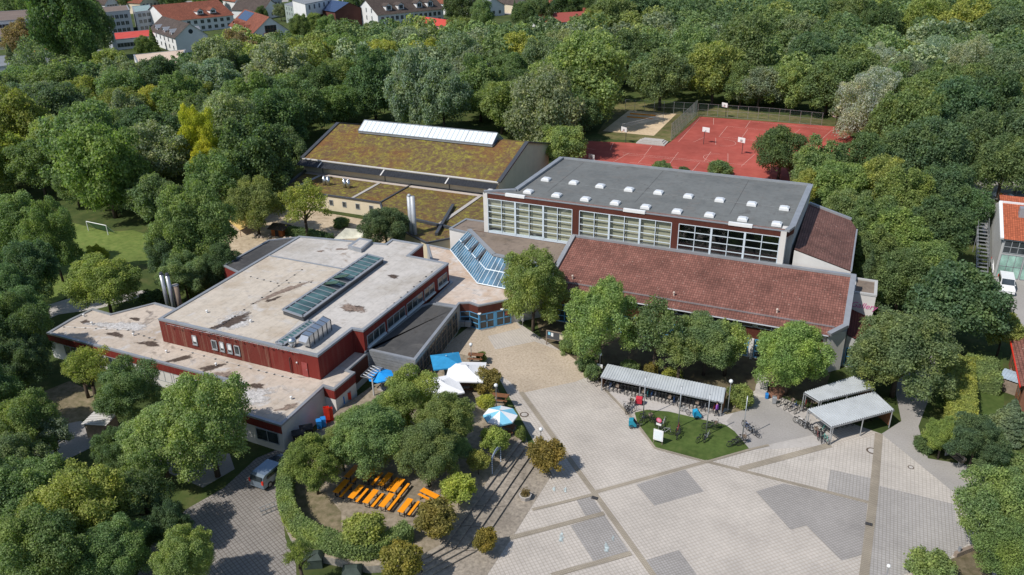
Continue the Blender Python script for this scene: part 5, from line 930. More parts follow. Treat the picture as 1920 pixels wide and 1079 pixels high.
def hedge(name, label, path, w, z0, z1, hue, leaf=.09, dens=85, seed=1, closed_top=True, group=None):
    """clipped hedge along a path: leaf faces over the sides and top, a twiggy body inside"""
    rng = np.random.default_rng(seed); t = thing(name, label, 'hedge', group=group); P = []; D = []
    path = [Vector((*p[:2], 0)) for p in path]; body = MB(); L = []; Rr = []
    for i, p in enumerate(path):
        d = (path[min(i+1, len(path)-1)]-path[max(i-1, 0)]).normalized(); n = Vector((-d.y, d.x, 0)); L.append(p+n*w/2); Rr.append(p-n*w/2)
    for i in range(len(path)-1):
        for side, (a, b_) in ((1, (L[i], L[i+1])), (-1, (Rr[i], Rr[i+1]))):
            l = (b_-a).length; n = int(l*(z1-z0)*dens); s = rng.random(n); z = z0+(z1-z0)*rng.random(n)
            d = (b_-a).normalized(); nn = np.array([-d.y, d.x, .15])*side
            if side < 0: nn[2] = .15
            P.append(np.stack([a.x+(b_.x-a.x)*s, a.y+(b_.y-a.y)*s, z], 1)+rng.normal(size=(n,3))*leaf*.7); D.append(np.tile(nn, (n,1)))
        l = (path[i+1]-path[i]).length; n = int(l*w*dens); s = rng.random(n); q = rng.random(n)
        ax = (L[i].x+(L[i+1].x-L[i].x)*s)*(1-q)+(Rr[i].x+(Rr[i+1].x-Rr[i].x)*s)*q; ay = (L[i].y+(L[i+1].y-L[i].y)*s)*(1-q)+(Rr[i].y+(Rr[i+1].y-Rr[i].y)*s)*q
        P.append(np.stack([ax, ay, np.full(n, z1)], 1)+rng.normal(size=(n,3))*leaf*.7); D.append(np.tile(np.array([0,0,1.]), (n,1)))
        k = .9; A = [path[i].lerp(L[i],k), path[i+1].lerp(L[i+1],k), path[i+1].lerp(Rr[i+1],k), path[i].lerp(Rr[i],k)]
        body.prism(ccw(A), z0-.05, z1-.08)
    for e, o_ in ((0, 1), (-1, -2)):
        d = (path[e]-path[o_]).normalized(); n = int(w*(z1-z0)*dens); q = rng.random(n); z = z0+(z1-z0)*rng.random(n)
        P.append(np.stack([L[e].x*(1-q)+Rr[e].x*q, L[e].y*(1-q)+Rr[e].y*q, z], 1)+rng.normal(size=(n,3))*leaf*.7); D.append(np.tile(np.array([d.x,d.y,.1]), (n,1)))
    P = np.concatenate(P); D = np.concatenate(D)
    h = TINT[hue]
    o = put('foliage', leaf_mesh('foliage', P, D*.7+rng.normal(size=P.shape)*.6+np.array([0,0,.2]), leaf, rng, FOLIAGE), t); o.color = (*h, 1)
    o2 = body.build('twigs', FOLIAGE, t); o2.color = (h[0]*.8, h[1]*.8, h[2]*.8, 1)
    return t
def bush(u, v, rx, ry, rz, hue, label, k, z0=0.0, group=None, name='bush'):
    t = thing(name, label, 'bush', (u, v, z0), k*1.3, group)
    c = put('foliage', BALL[k % 2], t, loc=(0,0,rz*.62)); c.scale = (rx, ry, rz); h = TINT[hue]; c.color = (*h, 1)
    MB().tube((0,0,-.02),(0,0,rz*.5),.06,.04,n=6).build('stem', BARK, t)
    return t

# ---------------------------------------------------------------- beer garden terrace, steps, hedge
ZT = .8
GARDEN = ccw([(-48.58, 51.18),(-46.04, 47.24),(-42.70, 43.35),(-39.74, 41.13),(-36.36, 40.49),(-31.92, 41.04),(-30.00, 42.12),(-28.31, 43.63),(-27.35, 45.53),(-27.27, 54.18),(-27.20, 62.07),(-28.54, 64.06),(-31.85, 67.96),(-35.01, 72.37),(-38.53, 75.32),(-42.27, 75.47),(-43.70, 69.42),(-46.96, 65.28),(-47.64, 59.91),(-47.60, 54.56)])
setting(MB().prism(GARDEN, 0, ZT-.004, top=False).build('terrace_wall', STONE)); setting(sheet('terrace_ground', GARDEN, ZT, m_speckle('garden_gravel', [(.16,.135,.09), (.27,.225,.165), (.36,.3,.23)], 2.2, big=.16, bigvar=.35)))
setting(sheet('terrace_turf', [(-44.98, 47.25),(-44.03, 47.65),(-40.74, 47.35),(-37.85, 45.77),(-36.25, 43.46),(-39.91, 43.01),(-42.71, 44.51)], ZT+.004, BARE))
steps = thing('terrace_steps', 'long low stone steps running down from the beer garden to the plaza', 'steps')
STEP_LINES = [(.8, [(-27.20, 62.07),(-27.27, 54.18),(-27.35, 45.53),(-28.31, 43.63)]), (.6, [(-26.38, 61.83),(-26.41, 54.73),(-26.40, 45.95),(-28.00, 43.06)]), (.4, [(-25.48, 60.66),(-25.53, 55.36),(-25.56, 46.40),(-27.73, 42.55)]), (.2, [(-24.63, 59.99),(-24.69, 55.98),(-24.77, 46.76),(-27.46, 42.05)])]
for (za, la), (zz, lb) in zip(STEP_LINES, STEP_LINES[1:]):
    for i in range(3):
        MB().prism(ccw([la[i], la[i+1], lb[i+1], lb[i]]), .0, zz-.09, top=False).build('riser', STONE, steps)
        a, b_, c, d = [Vector((*p_, zz)) for p_ in (la[i], la[i+1], lb[i+1], lb[i])]
        n = max(1, int((b_-a).length/2.6))
        for k in range(n):
            q = [a.lerp(b_,(k+.015)/n), a.lerp(b_,(k+.985)/n), d.lerp(c,(k+.985)/n), d.lerp(c,(k+.015)/n)]; o_ = (d-a).normalized()*.09
            MB().prism(ccw([(q[0].x,q[0].y),(q[1].x,q[1].y),(q[2].x+o_.x,q[2].y+o_.y),(q[3].x+o_.x,q[3].y+o_.y)]), zz-.08, zz, bottom=True).build('tread', AGG, steps)
l1 = STEP_LINES[0][1]
for i in range(3):
    a, b_ = Vector((*l1[i],ZT)), Vector((*l1[i+1],ZT)); n = max(1, int((b_-a).length/2.4))
    for k in range(n): MB().bar(a.lerp(b_,(k+.01)/n)+Vector((0,0,-.03)), a.lerp(b_,(k+.99)/n)+Vector((0,0,-.03)), .42, .1).build('edge_stone', AGG, steps)
hedge('clipped_hedge', 'curved clipped green hedge enclosing the beer garden', [(-45.94, 48.84),(-45.23, 47.53),(-44.11, 45.87),(-42.86, 44.36),(-41.41, 43.03),(-39.67, 42.04),(-37.48, 41.53),(-36.12, 41.54),(-34.77, 41.56),(-33.56, 41.73),(-32.49, 42.12),(-31.65, 42.88),(-31.02, 43.98),(-30.46, 45.35)], 1.35, ZT, 2.35, 'L', .08, 150, 3)
BALLTREES = [(-34.47,69.28,2.04,1.75,'o','R','russet-topped ball tree beside the white canopy'), (-32.35,64.85,1.55,1.09,'o','A','small golden ball tree beside the globe lamp in the garden'), (-28.42,58.69,1.93,1.59,'o','A','ball tree behind the arch in the garden'), (-28.71,55.43,1.68,1.26,'o','A','golden ball tree left of the arch in the garden'), (-28.41,50.65,1.99,1.67,'o','A','yellow-green ball tree at the head of the steps in the garden'), (-28.26,46.29,2.11,1.85,'o','R','large ball tree beside the orange tables in the garden'), (-23.14,59.23,2.08,1.80,'o','R','ball tree standing alone right of the steps'), (-23.86,46.86,1.57,1.12,'o','R','small ball tree at the foot of the steps'), (-28.39,40.84,2.09,1.82,'o','R','russet ball tree in front of the hedge end'), (-33.31,42.85,2.02,1.72,'o','A','golden ball tree peeping over the hedge'), (-35.77,37.46,3.11,1.26,'s','O','thin small tree below the hedge wall')]
for k, (u, v, zc, R, kind, hue, lab) in enumerate(BALLTREES):
    z0 = ZT if lab.endswith('garden') or 'garden' in lab or 'hedge' in lab else 0.0
    tree(u, v, zc, R, kind, hue, '', k+900, .82 if kind == 'o' else 1.0, 'small clipped trees round the beer garden', z0, lab)
# beer tables and benches
top_me = MB().box(-.98,.98,-.29,.29,.74,.78).mesh('table_top', ORANGE); leg_b = MB()
for s in (-1, 1): leg_b.bar((s*.08,-.24,.74),(0,-.24,0),.04).bar((s*.08,.24,.74),(0,.24,0),.04)
leg_b.bar((0,-.26,.02),(0,.26,.02),.04).bar((0,-.26,.72),(0,.26,.72),.04)
leg_me = leg_b.mesh('leg_frame', BLACK); seat_me = MB().box(-.98,.98,-.13,.13,.44,.48).mesh('seat', ORANGE)
bl = MB().bar((0,-.11,.44),(0,-.13,0),.04).bar((0,.11,.44),(0,.13,0),.04).bar((0,-.14,.02),(0,.14,.02),.04).mesh('leg_frame', BLACK)
pa, pb = (-32.82, 47.09), (-32.88, 49.25); TA = math.atan2(pb[1]-pa[1], pb[0]-pa[0])
def beer(kind, c, ang, label, z=ZT):
    t = thing('beer_table' if kind == 't' else 'beer_bench', label, 'table' if kind == 't' else 'bench', (c[0], c[1], z), ang, 'orange beer garden sets')
    put('table_top' if kind == 't' else 'seat', top_me if kind == 't' else seat_me, t)
    for s in (-.68, .68): put('leg_frame', leg_me if kind == 't' else bl, t, loc=(s,0,0))
FRONT = [((-32.42, 48.04),(-31.73, 48.33)), ((-34.37, 48.01),(-33.76, 48.18)), ((-36.00, 47.88),(-35.35, 47.98)), ((-37.60, 47.93),(-37.04, 48.00)), ((-39.33, 48.03),(-38.80, 47.99))]
BACK = [((-34.57, 50.20),(-33.87, 50.15)), ((-36.04, 50.51),(-35.28, 50.47)), ((-37.83, 50.61),(-37.05, 50.57)), ((-39.66, 50.28),(-38.97, 50.20))]
ORD = ['first', 'second', 'third', 'fourth', 'fifth']
for row, nm in ((FRONT, 'front'), (BACK, 'back')):
    for k, (c, d) in enumerate(row):
        beer('t', c, TA, 'orange folding table, %s from the steps in the %s row' % (ORD[k], nm)); beer('b', d, TA, 'orange folding bench, %s from the steps in the %s row' % (ORD[k], nm))
xa = math.radians(-12)
beer('t', (-31.21, 50.35), xa, 'orange folding table set crosswise under the garden tree'); beer('b', (-31.36, 49.99), xa, 'orange bench set crosswise nearest the clipped tree')
# wooden picnic furniture on the upper terrace
def picnic(c, ang, label, z=ZT):
    t = thing('picnic_table', label, 'table', (c[0], c[1], z), ang, 'brown wooden tables on the cafe terrace')
    for k in range(4): MB().box(-.9,.9,-.36+k*.185,-.36+k*.185+.165,.72,.76).build('plank', WOOD, t)
    for s in (-1, 1):
        b = MB().box(-.9,.9,s*.62-.13,s*.62+.13,.42,.46); b.build('bench', WOOD, t)
        MB().bar((s*.65,-.6,0),(s*.65,-.2,.72),.06).bar((s*.65,.6,0),(s*.65,.2,.72),.06).bar((s*.65,-.65,.41),(s*.65,.65,.41),.06).build('leg_frame', WOOD, t)
for px_, ang, lab in (((-38.56, 74.94), .3, 'brown wooden table behind the blue parasol'), ((-36.72, 68.44), .5, 'brown wooden table between the white parasol and the ball tree'), ((-32.07, 67.88), .2, 'brown wooden table beside the globe lamp'), ((-29.07, 62.91), .1, 'brown wooden table under the striped parasol'), ((-42.36, 68.98), .8, 'brown wooden bench table beside the annex')): picnic(px_, ang, lab)
# parasols
def parasol(c, z, size, h, drop, n, mats, label, square=False, rz=0.0, swoop=0.0):
    t = thing('parasol', label, 'parasol', (c[0], c[1], z), rz, 'parasols on the cafe terrace')
    MB().tube((0,0,0),(0,0,h+.12),.035,n=8).build('pole', STEEL, t); MB().box(-.35,.35,-.35,.35,0,.12).build('base', CONCRETE, t)
    MB().ball((0,0,h+.15),.06,n=8,m=5).build('finial', WHITE, t)
    R = size; E = [(R*math.cos(2*math.pi*(i+.5)/n), R*math.sin(2*math.pi*(i+.5)/n)) for i in range(n)]
    for i in range(n):
        a, b_ = E[i], E[(i+1) % n]; m = MB(); K = 6
        def pt(e, f): return (e[0]*f, e[1]*f, h-drop*(f if not swoop else f**(1-swoop)))
        for j in range(K):
            f0, f1 = j/K, (j+1)/K; m.face(pt(a,f0), pt(a,f1), pt(b_,f1), pt(b_,f0)) if j else m.face((0,0,h), pt(a,f1), pt(b_,f1))
        m.face((*a,h-drop),(*a,h-drop-.16),(*b_,h-drop-.16),(*b_,h-drop)); m.build('canopy_panel', mats[i % len(mats)], t)
        MB().bar((0,0,h-.45),(a[0]*.95,a[1]*.95,h-drop-.03),.03).build('rib', STEEL, t)
CLOTH_BLUE = plain('blue_canvas', (.03,.24,.46), .8, .2, 0, .1, 2, obj=True); CLOTH_SKY = plain('sky_blue_canvas', (.2,.5,.66), .8, .2, 0, .06, 2, obj=True); CLOTH_WHITE = plain('white_canvas', (.74,.74,.74), .85, .15, 0, .05, 2, obj=True); CLOTH_ROYAL = plain('bright_blue_canvas', (.02,.3,.75), .7, .2, 0, .1, 2, obj=True)
parasol((-40.00, 70.29), ZT, 2.4, 2.6, .55, 4, [CLOTH_BLUE], 'large square blue parasol beside the annex', True, .62)
parasol((-36.83, 69.08), ZT, 3.0, 2.9, .9, 4, [CLOTH_WHITE], 'peaked white canopy next to the blue parasol', True, .35, .35)
parasol((-37.96, 65.32), ZT, 2.9, 2.7, .75, 4, [CLOTH_WHITE], 'white canopy half shaded by the garden trees', True, .75, .35)
parasol((-45.52, 64.81), ZT, 1.5, 2.3, .4, 8, [CLOTH_ROYAL], 'small round bright blue parasol by the steel pergola')
parasol((-29.71, 62.79), ZT, 1.8, 2.5, .6, 8, [CLOTH_SKY, CLOTH_WHITE], 'blue and white striped parasol beside the steps')
# arch on the steps, planter, containers
ar = thing('garden_arch', 'slim blue and white arch standing at the head of the steps', 'arch')
aL, aR = (-27.49, 55.98), (-27.52, 58.03)
bandm = NT('banded_post'); sp = bandm.node("ShaderNodeSeparateXYZ"); bandm.link(bandm.pos(), sp.inputs[0]); st = bandm.math('LESS_THAN', bandm.math('FRACT', bandm.math('MULTIPLY', sp.outputs[2], 4.0)), .5); BANDED = bandm.done(bandm.mix(st, (.7,.72,.75), (.15,.25,.45)), .5)
for p in (aL, aR): MB().tube((*p,ZT),(*p,ZT+1.75),.05,n=8).build('post', BANDED, ar)
b = MB(); K = 8; A3, B3 = Vector((*aL,ZT+1.75)), Vector((*aR,ZT+1.75))
for k in range(K):
    f0, f1 = k/K, (k+1)/K; p, q_ = A3.lerp(B3,f0)+Vector((0,0,.35*math.sin(math.pi*f0))), A3.lerp(B3,f1)+Vector((0,0,.35*math.sin(math.pi*f1))); b.bar(p, q_, .06, .34)
b.build('arch_band', plain('grey_blue_banner', (.3,.36,.45), .6), ar)
pl = thing('stone_planter', 'octagonal concrete planter with dry grasses on the aggregate paving', 'planter', (*(-23.54, 54.81), 0))
b = MB(); oc = [(math.cos(math.pi/8+k*math.pi/4), math.sin(math.pi/8+k*math.pi/4)) for k in range(8)]
for k in range(8):
    a, c = oc[k], oc[(k+1)%8]; b.face((a[0]*.5,a[1]*.5,0),(c[0]*.5,c[1]*.5,0),(c[0]*.62,c[1]*.62,.5),(a[0]*.62,a[1]*.62,.5)); b.face((a[0]*.62,a[1]*.62,.5),(c[0]*.62,c[1]*.62,.5),(c[0]*.5,c[1]*.5,.5),(a[0]*.5,a[1]*.5,.5))
b.build('bowl', CONCRETE, pl); MB().add([(x*.5,y*.5,.45) for x, y in oc], [tuple(range(8))]).build('soil', EARTH, pl)
rng = np.random.default_rng(8); Pp = np.stack([rng.normal(size=260)*.2, rng.normal(size=260)*.2, .45+rng.random(260)*.6], 1); o = put('dry_grass', leaf_mesh('dry_grass', Pp, rng.normal(size=(260,3))*np.array([1,1,.15]), .1, rng, FOLIAGE, .3), pl); o.color = (.3,.22,.1,1); o['kind'] = 'stuff'
TENT = plain('dark_green_tarpaulin', (.045,.06,.05), .7, .2, 0, .25, 2, obj=True)
for k, (c, lab) in enumerate((((-36.77, 40.14), 'dark green covered bin with pitched top left of its pair below the hedge'), ((-32.83, 40.05), 'dark green covered bin with pitched top right of its pair below the hedge'))):
    t = thing('covered_bin', lab, 'bin', (*c, 0), .5, 'dark green bins below the hedge wall')
    MB().prism([(-.75,-.6),(.75,-.6),(.75,.6),(-.75,.6)], 0, .95).build('body', TENT, t); MB().add([(-.8,-.65,.96),(.8,-.65,.96),(.8,.65,.96),(-.8,.65,.96),(-.45,-.2,1.3),(.45,-.2,1.3),(.45,.2,1.3),(-.45,.2,1.3)], [(0,1,5,4),(1,2,6,5),(2,3,7,6),(3,0,4,7),(4,5,6,7)]).build('lid', TENT, t)
# delivery yard: crates, bins
RED_PL = plain('red_plastic', (.62,.035,.015), .4, .4, 0, .08, 3, obj=True); BLUE_PL = plain('blue_plastic', (.02,.2,.55), .4, .4, 0, .08, 3, obj=True); TEAL_PL = plain('teal_plastic', (.05,.3,.42), .4, .4, 0, .1, 3, obj=True)
def crate_mesh(mt):
    b = MB(); b.box(-.3,.3,-.2,.2,0,.03)
    for x0, x1, y0, y1 in ((-.3,.3,-.2,-.17),(-.3,.3,.17,.2),(-.3,-.27,-.17,.17),(.27,.3,-.17,.17)): b.box(x0,x1,y0,y1,.03,.3)
    return b.mesh('crate', mt)
crR, crB = crate_mesh(RED_PL), crate_mesh(BLUE_PL)
def stack(c, n, me, ang, lab, group):
    for k in range(n):
        o = put('plastic_crate', me, loc=(c[0], c[1], .81+k*.31), rz=ang+.04*math.sin(k*2.1)); tag(o, lab + ', %s from the bottom' % nth(k+1), 'crate', group)
stack((-47.44, 57.10), 6, crR, .7, 'red plastic crate in the tall stack by the blue bins', 'red crates stacked in the yard'); stack((-47.29, 57.48), 5, crR, .7, 'red plastic crate in the shorter stack by the wall', 'red crates stacked in the yard')
stack((-48.07, 60.69), 3, crB, .7, 'blue crate stacked beside the yard post', 'blue crates in the yard'); stack((-47.89, 61.68), 3, crR, .7, 'red crate stacked near the yard door', 'red crates by the yard door'); stack((-49.10, 60.03), 2, crB, .5, 'blue crate in the wall corner', 'blue crates in the corner')
def bin_thing(c, mt, lab, w=.55, d=.6, h=1.0, ang=.7, name='wheelie_bin', group='bins in the delivery yard', z=.801):
    t = thing(name, lab, 'bin', (*c, z), ang, group)
    MB().add([(-w*.42,-d*.42,.08),(w*.42,-d*.42,.08),(w*.42,d*.42,.08),(-w*.42,d*.42,.08),(-w/2,-d/2,h),(w/2,-d/2,h),(w/2,d/2,h),(-w/2,d/2,h)], [(3,2,1,0),(0,1,5,4),(1,2,6,5),(2,3,7,6),(3,0,4,7)]).build('body', mt, t)
    MB().add([(-w*.53,-d*.53,h),(w*.53,-d*.53,h),(w*.53,d*.53,h),(-w*.53,d*.53,h),(-w*.45,-d*.4,h+.09),(w*.45,-d*.4,h+.09),(w*.45,d*.4,h+.09),(-w*.45,d*.4,h+.09)], [(0,1,5,4),(1,2,6,5),(2,3,7,6),(3,0,4,7),(4,5,6,7)]).build('lid', mt, t)
    for s in (-1, 1): MB().tube((s*w*.36-.03,d*.4,.1),(s*w*.36+.03,d*.4,.1),.1,n=10).build('wheel', BLACK, t)
bin_thing((-47.53, 55.80), BLUE_PL, 'blue lidded bin nearer the plaster wall'); bin_thing((-47.34, 56.29), BLUE_PL, 'blue lidded bin beside the red crates')
for k, (c, lab) in enumerate((((-47.87, 54.13), 'black dumpster against the plaster wall, nearest the blue bins'), ((-48.02, 53.07), 'black dumpster against the plaster wall, nearest the car'))): bin_thing(c, BLACK, lab, 1.3, 1.0, 1.15, .75, 'dumpster', 'black dumpsters', .801)

# ---------------------------------------------------------------- lamps, poles, signs
def lamp(c, h, lab, z=0.0):
    t = thing('globe_lamp', lab, 'street lamp', (*c, z), 0, 'globe lamps round the plaza'); MB().tube((0,0,0),(0,0,h),.05,.04,n=8).build('post', STEEL, t)
    MB().tube((0,0,h),(0,0,h+.1),.09,n=8).build('collar', STEEL, t); MB().ball((0,0,h+.28),.22,n=14,m=10).build('globe', plain('opal_globe', (.7,.71,.7), .25, .5, 0, .02), t, True)
for c, h, lab, z in (((-31.88, 66.46), 2.6, 'globe lamp between two clipped trees above the striped parasol', ZT), ((-38.97, 74.59), 1.9, 'globe lamp beside the wooden table at the entrance path', ZT), ((-24.00, 78.47), 2.6, 'globe lamp with small notice at the left end of the bicycle shelter', 0), ((-8.71, 76.60), 3.6, 'tall globe lamp beside the round clipped bush', 0), ((-25.02, 62.39), 2.2, 'slim lamp beside the ball tree on the steps', .0)): lamp(c, h, lab, z)
nb = put('notice', MB().box(-.35,.35,-.03,.0,1.0,1.5).mesh('notice', WHITE), None, loc=(*(-24.00, 78.47),.02)); tag(nb, 'small white notice fixed to the lamp by the shelter', 'sign')
for k, (c, lab) in enumerate((((-16.91, 71.97), 'steel flagpole at the left end of the lawn'), ((-12.99, 71.56), 'steel flagpole second from the left on the lawn'), ((-9.98, 71.17), 'steel flagpole third from the left on the lawn'), ((-6.42, 72.25), 'steel flagpole on the asphalt right of the lawn'))):
    t = thing('flagpole', lab, 'flagpole', (*c, 0), 0, 'four flagpoles by the lawn'); MB().tube((0,0,0),(0,0,5.1),.06,.045,n=10).build('pole', STEEL, t, True); MB().tube((0,0,0),(0,0,.12),.14,n=10).build('foot_plate', ZINC, t); MB().ball((0,0,5.12),.07,n=8,m=6).build('cap', STEEL, t)
lampR = (7.42, 56.18); t = thing('globe_lamp', 'lamp head at the bottom edge of the square paving', 'street lamp', (*lampR, 0)); MB().tube((0,0,0),(0,0,2.1),.05,n=8).build('post', STEEL, t); MB().ball((0,0,2.2),.16,n=10,m=8).build('globe', WHITE, t, True)
CA = math.radians(24.15)
t = thing('notice_board', 'white poster board on two legs on the lawn', 'sign', (*(-14.25, 67.88), 0), -CA*0-.1)
MB().box(-.52,.52,-.03,.03,.45,1.75).build('panel', WHITE, t); MB().box(-.42,.42,-.045,-.031,.6,1.6).build('poster', plain('pale_poster', (.66,.72,.74), .6, .2, 0, .06, 3, obj=True), t)
for s in (-.45,.45): MB().bar((s,.05,0),(s,.05,1.7),.06).build('leg', GREYWOOD, t)
t = thing('round_sign', 'round red and white no-stopping sign on a post behind the poster board', 'sign', (*(-14.65, 69.63), 0), -.2)
MB().tube((0,0,0),(0,0,1.9),.03,n=8).build('post', STEEL, t)
MB().add([(.3*math.cos(2*math.pi*k/18), -.04, 1.75+.3*math.sin(2*math.pi*k/18)) for k in range(18)], [tuple(range(18))]).build('disc', plain('sign_red', (.6,.09,.16), .5), t); MB().add([(.2*math.cos(2*math.pi*k/18), -.045, 1.75+.2*math.sin(2*math.pi*k/18)) for k in range(18)], [tuple(range(18))]).build('disc_centre', plain('sign_rose', (.6,.25,.35), .5), t); MB().box(-.28,.28,-.04,-.03,1.1,1.35).build('plate', WHITE, t)
t = thing('display_case', 'dark glazed display case on two posts beside the entrance path', 'sign', (*(-31.20, 83.00), 0), -.02)
MB().box(-1.25,1.25,-.06,.06,.95,2.0).build('case', ZINC_DARK, t); MB().box(-1.3,1.3,-.08,.08,2.0,2.07).build('frame', GREYWOOD, t); MB().box(-1.3,1.3,-.08,.08,.9,.95).build('frame', GREYWOOD, t)
for s in (-1.33,1.33): MB().box(s-.05,s+.05,-.05,.05,0,2.07).build('post', GREYWOOD, t)
for x0, x1, z0_, z1_, mt in ((-1.1,-.8,1.5,1.9,CLOTH_SKY),(-.7,-.4,1.35,1.85,WHITE),(.45,1.05,1.15,1.85,CREAM)): MB().box(x0,x1,-.075,-.062,z0_,z1_).build('poster', mt, t)
t = thing('info_board', 'white board with green poster at the right of the entrance doors', 'sign', (*(-38.04, 86.92), 0), -.5)
MB().box(-1.0,1.0,-.05,.05,.7,1.9).build('panel', WHITE, t); MB().box(-.6,.35,-.065,-.052,1.15,1.75).build('poster', plain('lime_poster', (.4,.6,.12), .6), t)
for s in (-.8,.8): MB().bar((s,0,0),(s,0,.7),.07).build('leg', STEEL, t)
t = thing('letter_boxes', 'two grey metal boxes on legs left of the entrance doors', 'letter boxes', (*(-43.84, 82.91), 0), .25)
for x in (-.62,.22): MB().box(x-.38,x+.38,-.3,.3,.45,1.15).build('cabinet', STEEL, t)
for x in (-.9,.5): MB().bar((x,0,0),(x,0,.5),.06).build('leg', ZINC, t)
t = thing('ash_bollard', 'square wooden bollard at the corner of the entrance doors', 'bollard', (*(-42.53, 83.61), 0)); MB().box(-.17,.17,-.17,.17,0,1.0).build('post', GREYWOOD, t); MB().box(-.19,.19,-.19,.19,1.0,1.05).build('cap', STEEL, t)
MATS_ = plain('door_mat', (.2,.19,.18), .95, .1)
for c, lab in (((-41.42, 84.23), 'grey mat before the left entrance door'), ((-39.89, 86.16), 'grey mat before the right entrance door')):
    d_ = Vector(eD)-Vector(eC); o = put('door_mat', MB().box(-1.1,1.1,-.5,.5,0,.02).mesh('door_mat', MATS_), None, loc=(*c,.014), rz=math.atan2(d_.y,d_.x)); tag(o, lab, 'mat')
for c, r, lab in (((-29.02, 67.48), .5, 'round manhole cover beside the striped parasol shadow'), ((5.98, 75.07), .55, 'round manhole cover beside the cobbled gutter'), ((9.55, 73.69), .3, 'small square drain cover on the side paving')):
    t = thing('manhole_cover', lab, 'manhole cover', (*c, .03)); MB().add([(r*math.cos(2*math.pi*k/24), r*math.sin(2*math.pi*k/24), .0) for k in range(24)], [tuple(range(24))]).build('rim', plain('rusty_iron', (.1,.075,.055), .8), t); MB().add([(r*.7*math.cos(2*math.pi*k/24), r*.7*math.sin(2*math.pi*k/24), .005) for k in range(24)], [tuple(range(24))]).build('plate', CONCRETE, t)
for c, lab in (((6.06, 63.45), 'iron drain grate in the cobbled gutter'), ((-17.55, 57.33), 'iron drain grate where two gutters cross')):
    t = thing('drain_grate', lab, 'drain', (*c, .07)); MB().box(-.3,.3,-.2,.2,0,.012).build('frame', plain('dark_iron', (.04,.035,.03), .7), t)
    for k in range(4): MB().box(-.25+k*.14,-.25+k*.14+.06,-.17,.17,.012,.02).build('bar', ZINC_DARK, t)

# ---------------------------------------------------------------- bicycle shelters and bicycles
def corrugated(b, A, B, C, D, n, amp=.035):
    """ridged sheet between A-B (eaves) and D-C (ridge): ribs run up the slope"""
    A, B, C, D = map(Vector, (A,B,C,D)); up = (B-A).cross(D-A).normalized()
    if up.z < 0: up = -up
    prof = [(0,0),(.3,0),(.42,1),(.68,1),(.8,0)]
    pts = [((k+f)/n, h) for k in range(n) for f, h in prof]+[(1.0,0)]
    lo = [A.lerp(B,f)+up*h*amp for f, h in pts]; hi = [D.lerp(C,f)+up*h*amp for f, h in pts]
    for i in range(len(pts)-1): b.face(lo[i], lo[i+1], hi[i+1], hi[i])
SHEET = plain('corrugated_zinc', (.43,.455,.47), .45, .5, .1, .1, .7)
s1 = thing('bicycle_shelter', 'long low bicycle shelter with grey ridged roof in front of the classroom wing', 'shelter')
b = MB(); corrugated(b, (-22.9,75.3,1.85), (-9.1,75.3,1.85), (-9.3,77.5,2.35), (-22.8,77.5,2.35), 46, .05); b.build('roof', SHEET, s1)
MB().box(-22.9,-9.1,75.25,75.33,1.72,1.84).build('eaves_beam', ZINC, s1)
for u in (-22.75,-18.3,-13.7,-9.25): MB().bar((u,75.4,0),(u,75.4,1.8),.1).build('post', STEEL, s1); MB().bar((u,77.4,0),(u,77.4,2.3),.1).build('post', STEEL, s1)
for u in (-22.85,-9.2): MB().box(u-.03,u+.03,75.9,77.5,.1,1.95).build('end_panel', WOOD, s1)
MB().box(-22.7,-9.3,77.45,77.5,.3,1.6).build('back_panel', GREYWOOD, s1); MB().box(-22.5,-9.5,76.9,76.96,.35,.41).build('rack_rail', STEEL, s1)
def shed(A, B, C, D, zlo, zhi, n, label, posts, mid=False):
    t = thing('bicycle_shelter', label, 'shelter', group='two open shelters at the right of the plaza'); b = MB()
    corrugated(b, (*A,zlo), (*B,zlo), (*C,zhi), (*D,zhi), n, .11); b.build('roof', SHEET, t)
    for p, q_, z in ((A,B,zlo-.1),(D,C,zhi-.1)): MB().bar((*p,z),(*q_,z),.08,.12).build('beam', STEEL, t)
    for f in posts:
        p = Vector(A).lerp(Vector(B),f); q_ = Vector(D).lerp(Vector(C),f); MB().bar((p.x,p.y,0),(p.x,p.y,zlo-.1),.1).build('post', STEEL, t); MB().bar((q_.x,q_.y,0),(q_.x,q_.y,zhi-.1),.1).build('post', STEEL, t); MB().bar((p.x,p.y,zlo-.16),(q_.x,q_.y,zhi-.16),.08,.1).build('rafter', STEEL, t)
    p, q_ = Vector(B).lerp(Vector(A),.02), Vector(C).lerp(Vector(D),.02)
    MB().bar((p.x,p.y,1.0),(q_.x,q_.y,1.0),.05,1.6).build('end_panel', WOOD, t)
    return t
shed((1.84, 74.46), (7.63, 80.19), (5.62, 82.79), (-0.64, 76.53), 2.2, 2.4, 30, 'open steel shelter with bright ridged roof nearest the plaza', (.0,.03,.5,.97))
shed((0.30, 78.88), (5.62, 83.94), (3.78, 85.71), (-1.33, 79.79), 2.2, 2.4, 28, 'open steel shelter behind, partly under the leafy tree', (.0,.04,.5,.97))
BIKE_MATS = [plain('bike_'+n, c, .35, .5, .2, .05, 5, obj=True) for n, c in (('black', (.02,.02,.022)), ('silver', (.4,.41,.42)), ('teal', (.05,.35,.36)), ('red', (.4,.03,.03)), ('blue', (.03,.12,.35)), ('white', (.6,.6,.6)), ('mint', (.12,.5,.42)), ('graphite', (.06,.065,.07)))]
wm = MB().ring((0,0,0),(0,1,0),.33,.026,18,5)
for k in range(6): a = math.pi*k/6; wm.bar((.32*math.cos(a),0,.32*math.sin(a)),(-.32*math.cos(a),0,-.32*math.sin(a)),.008)
WHEEL = wm.mesh('wheel', BLACK)
fb = MB()
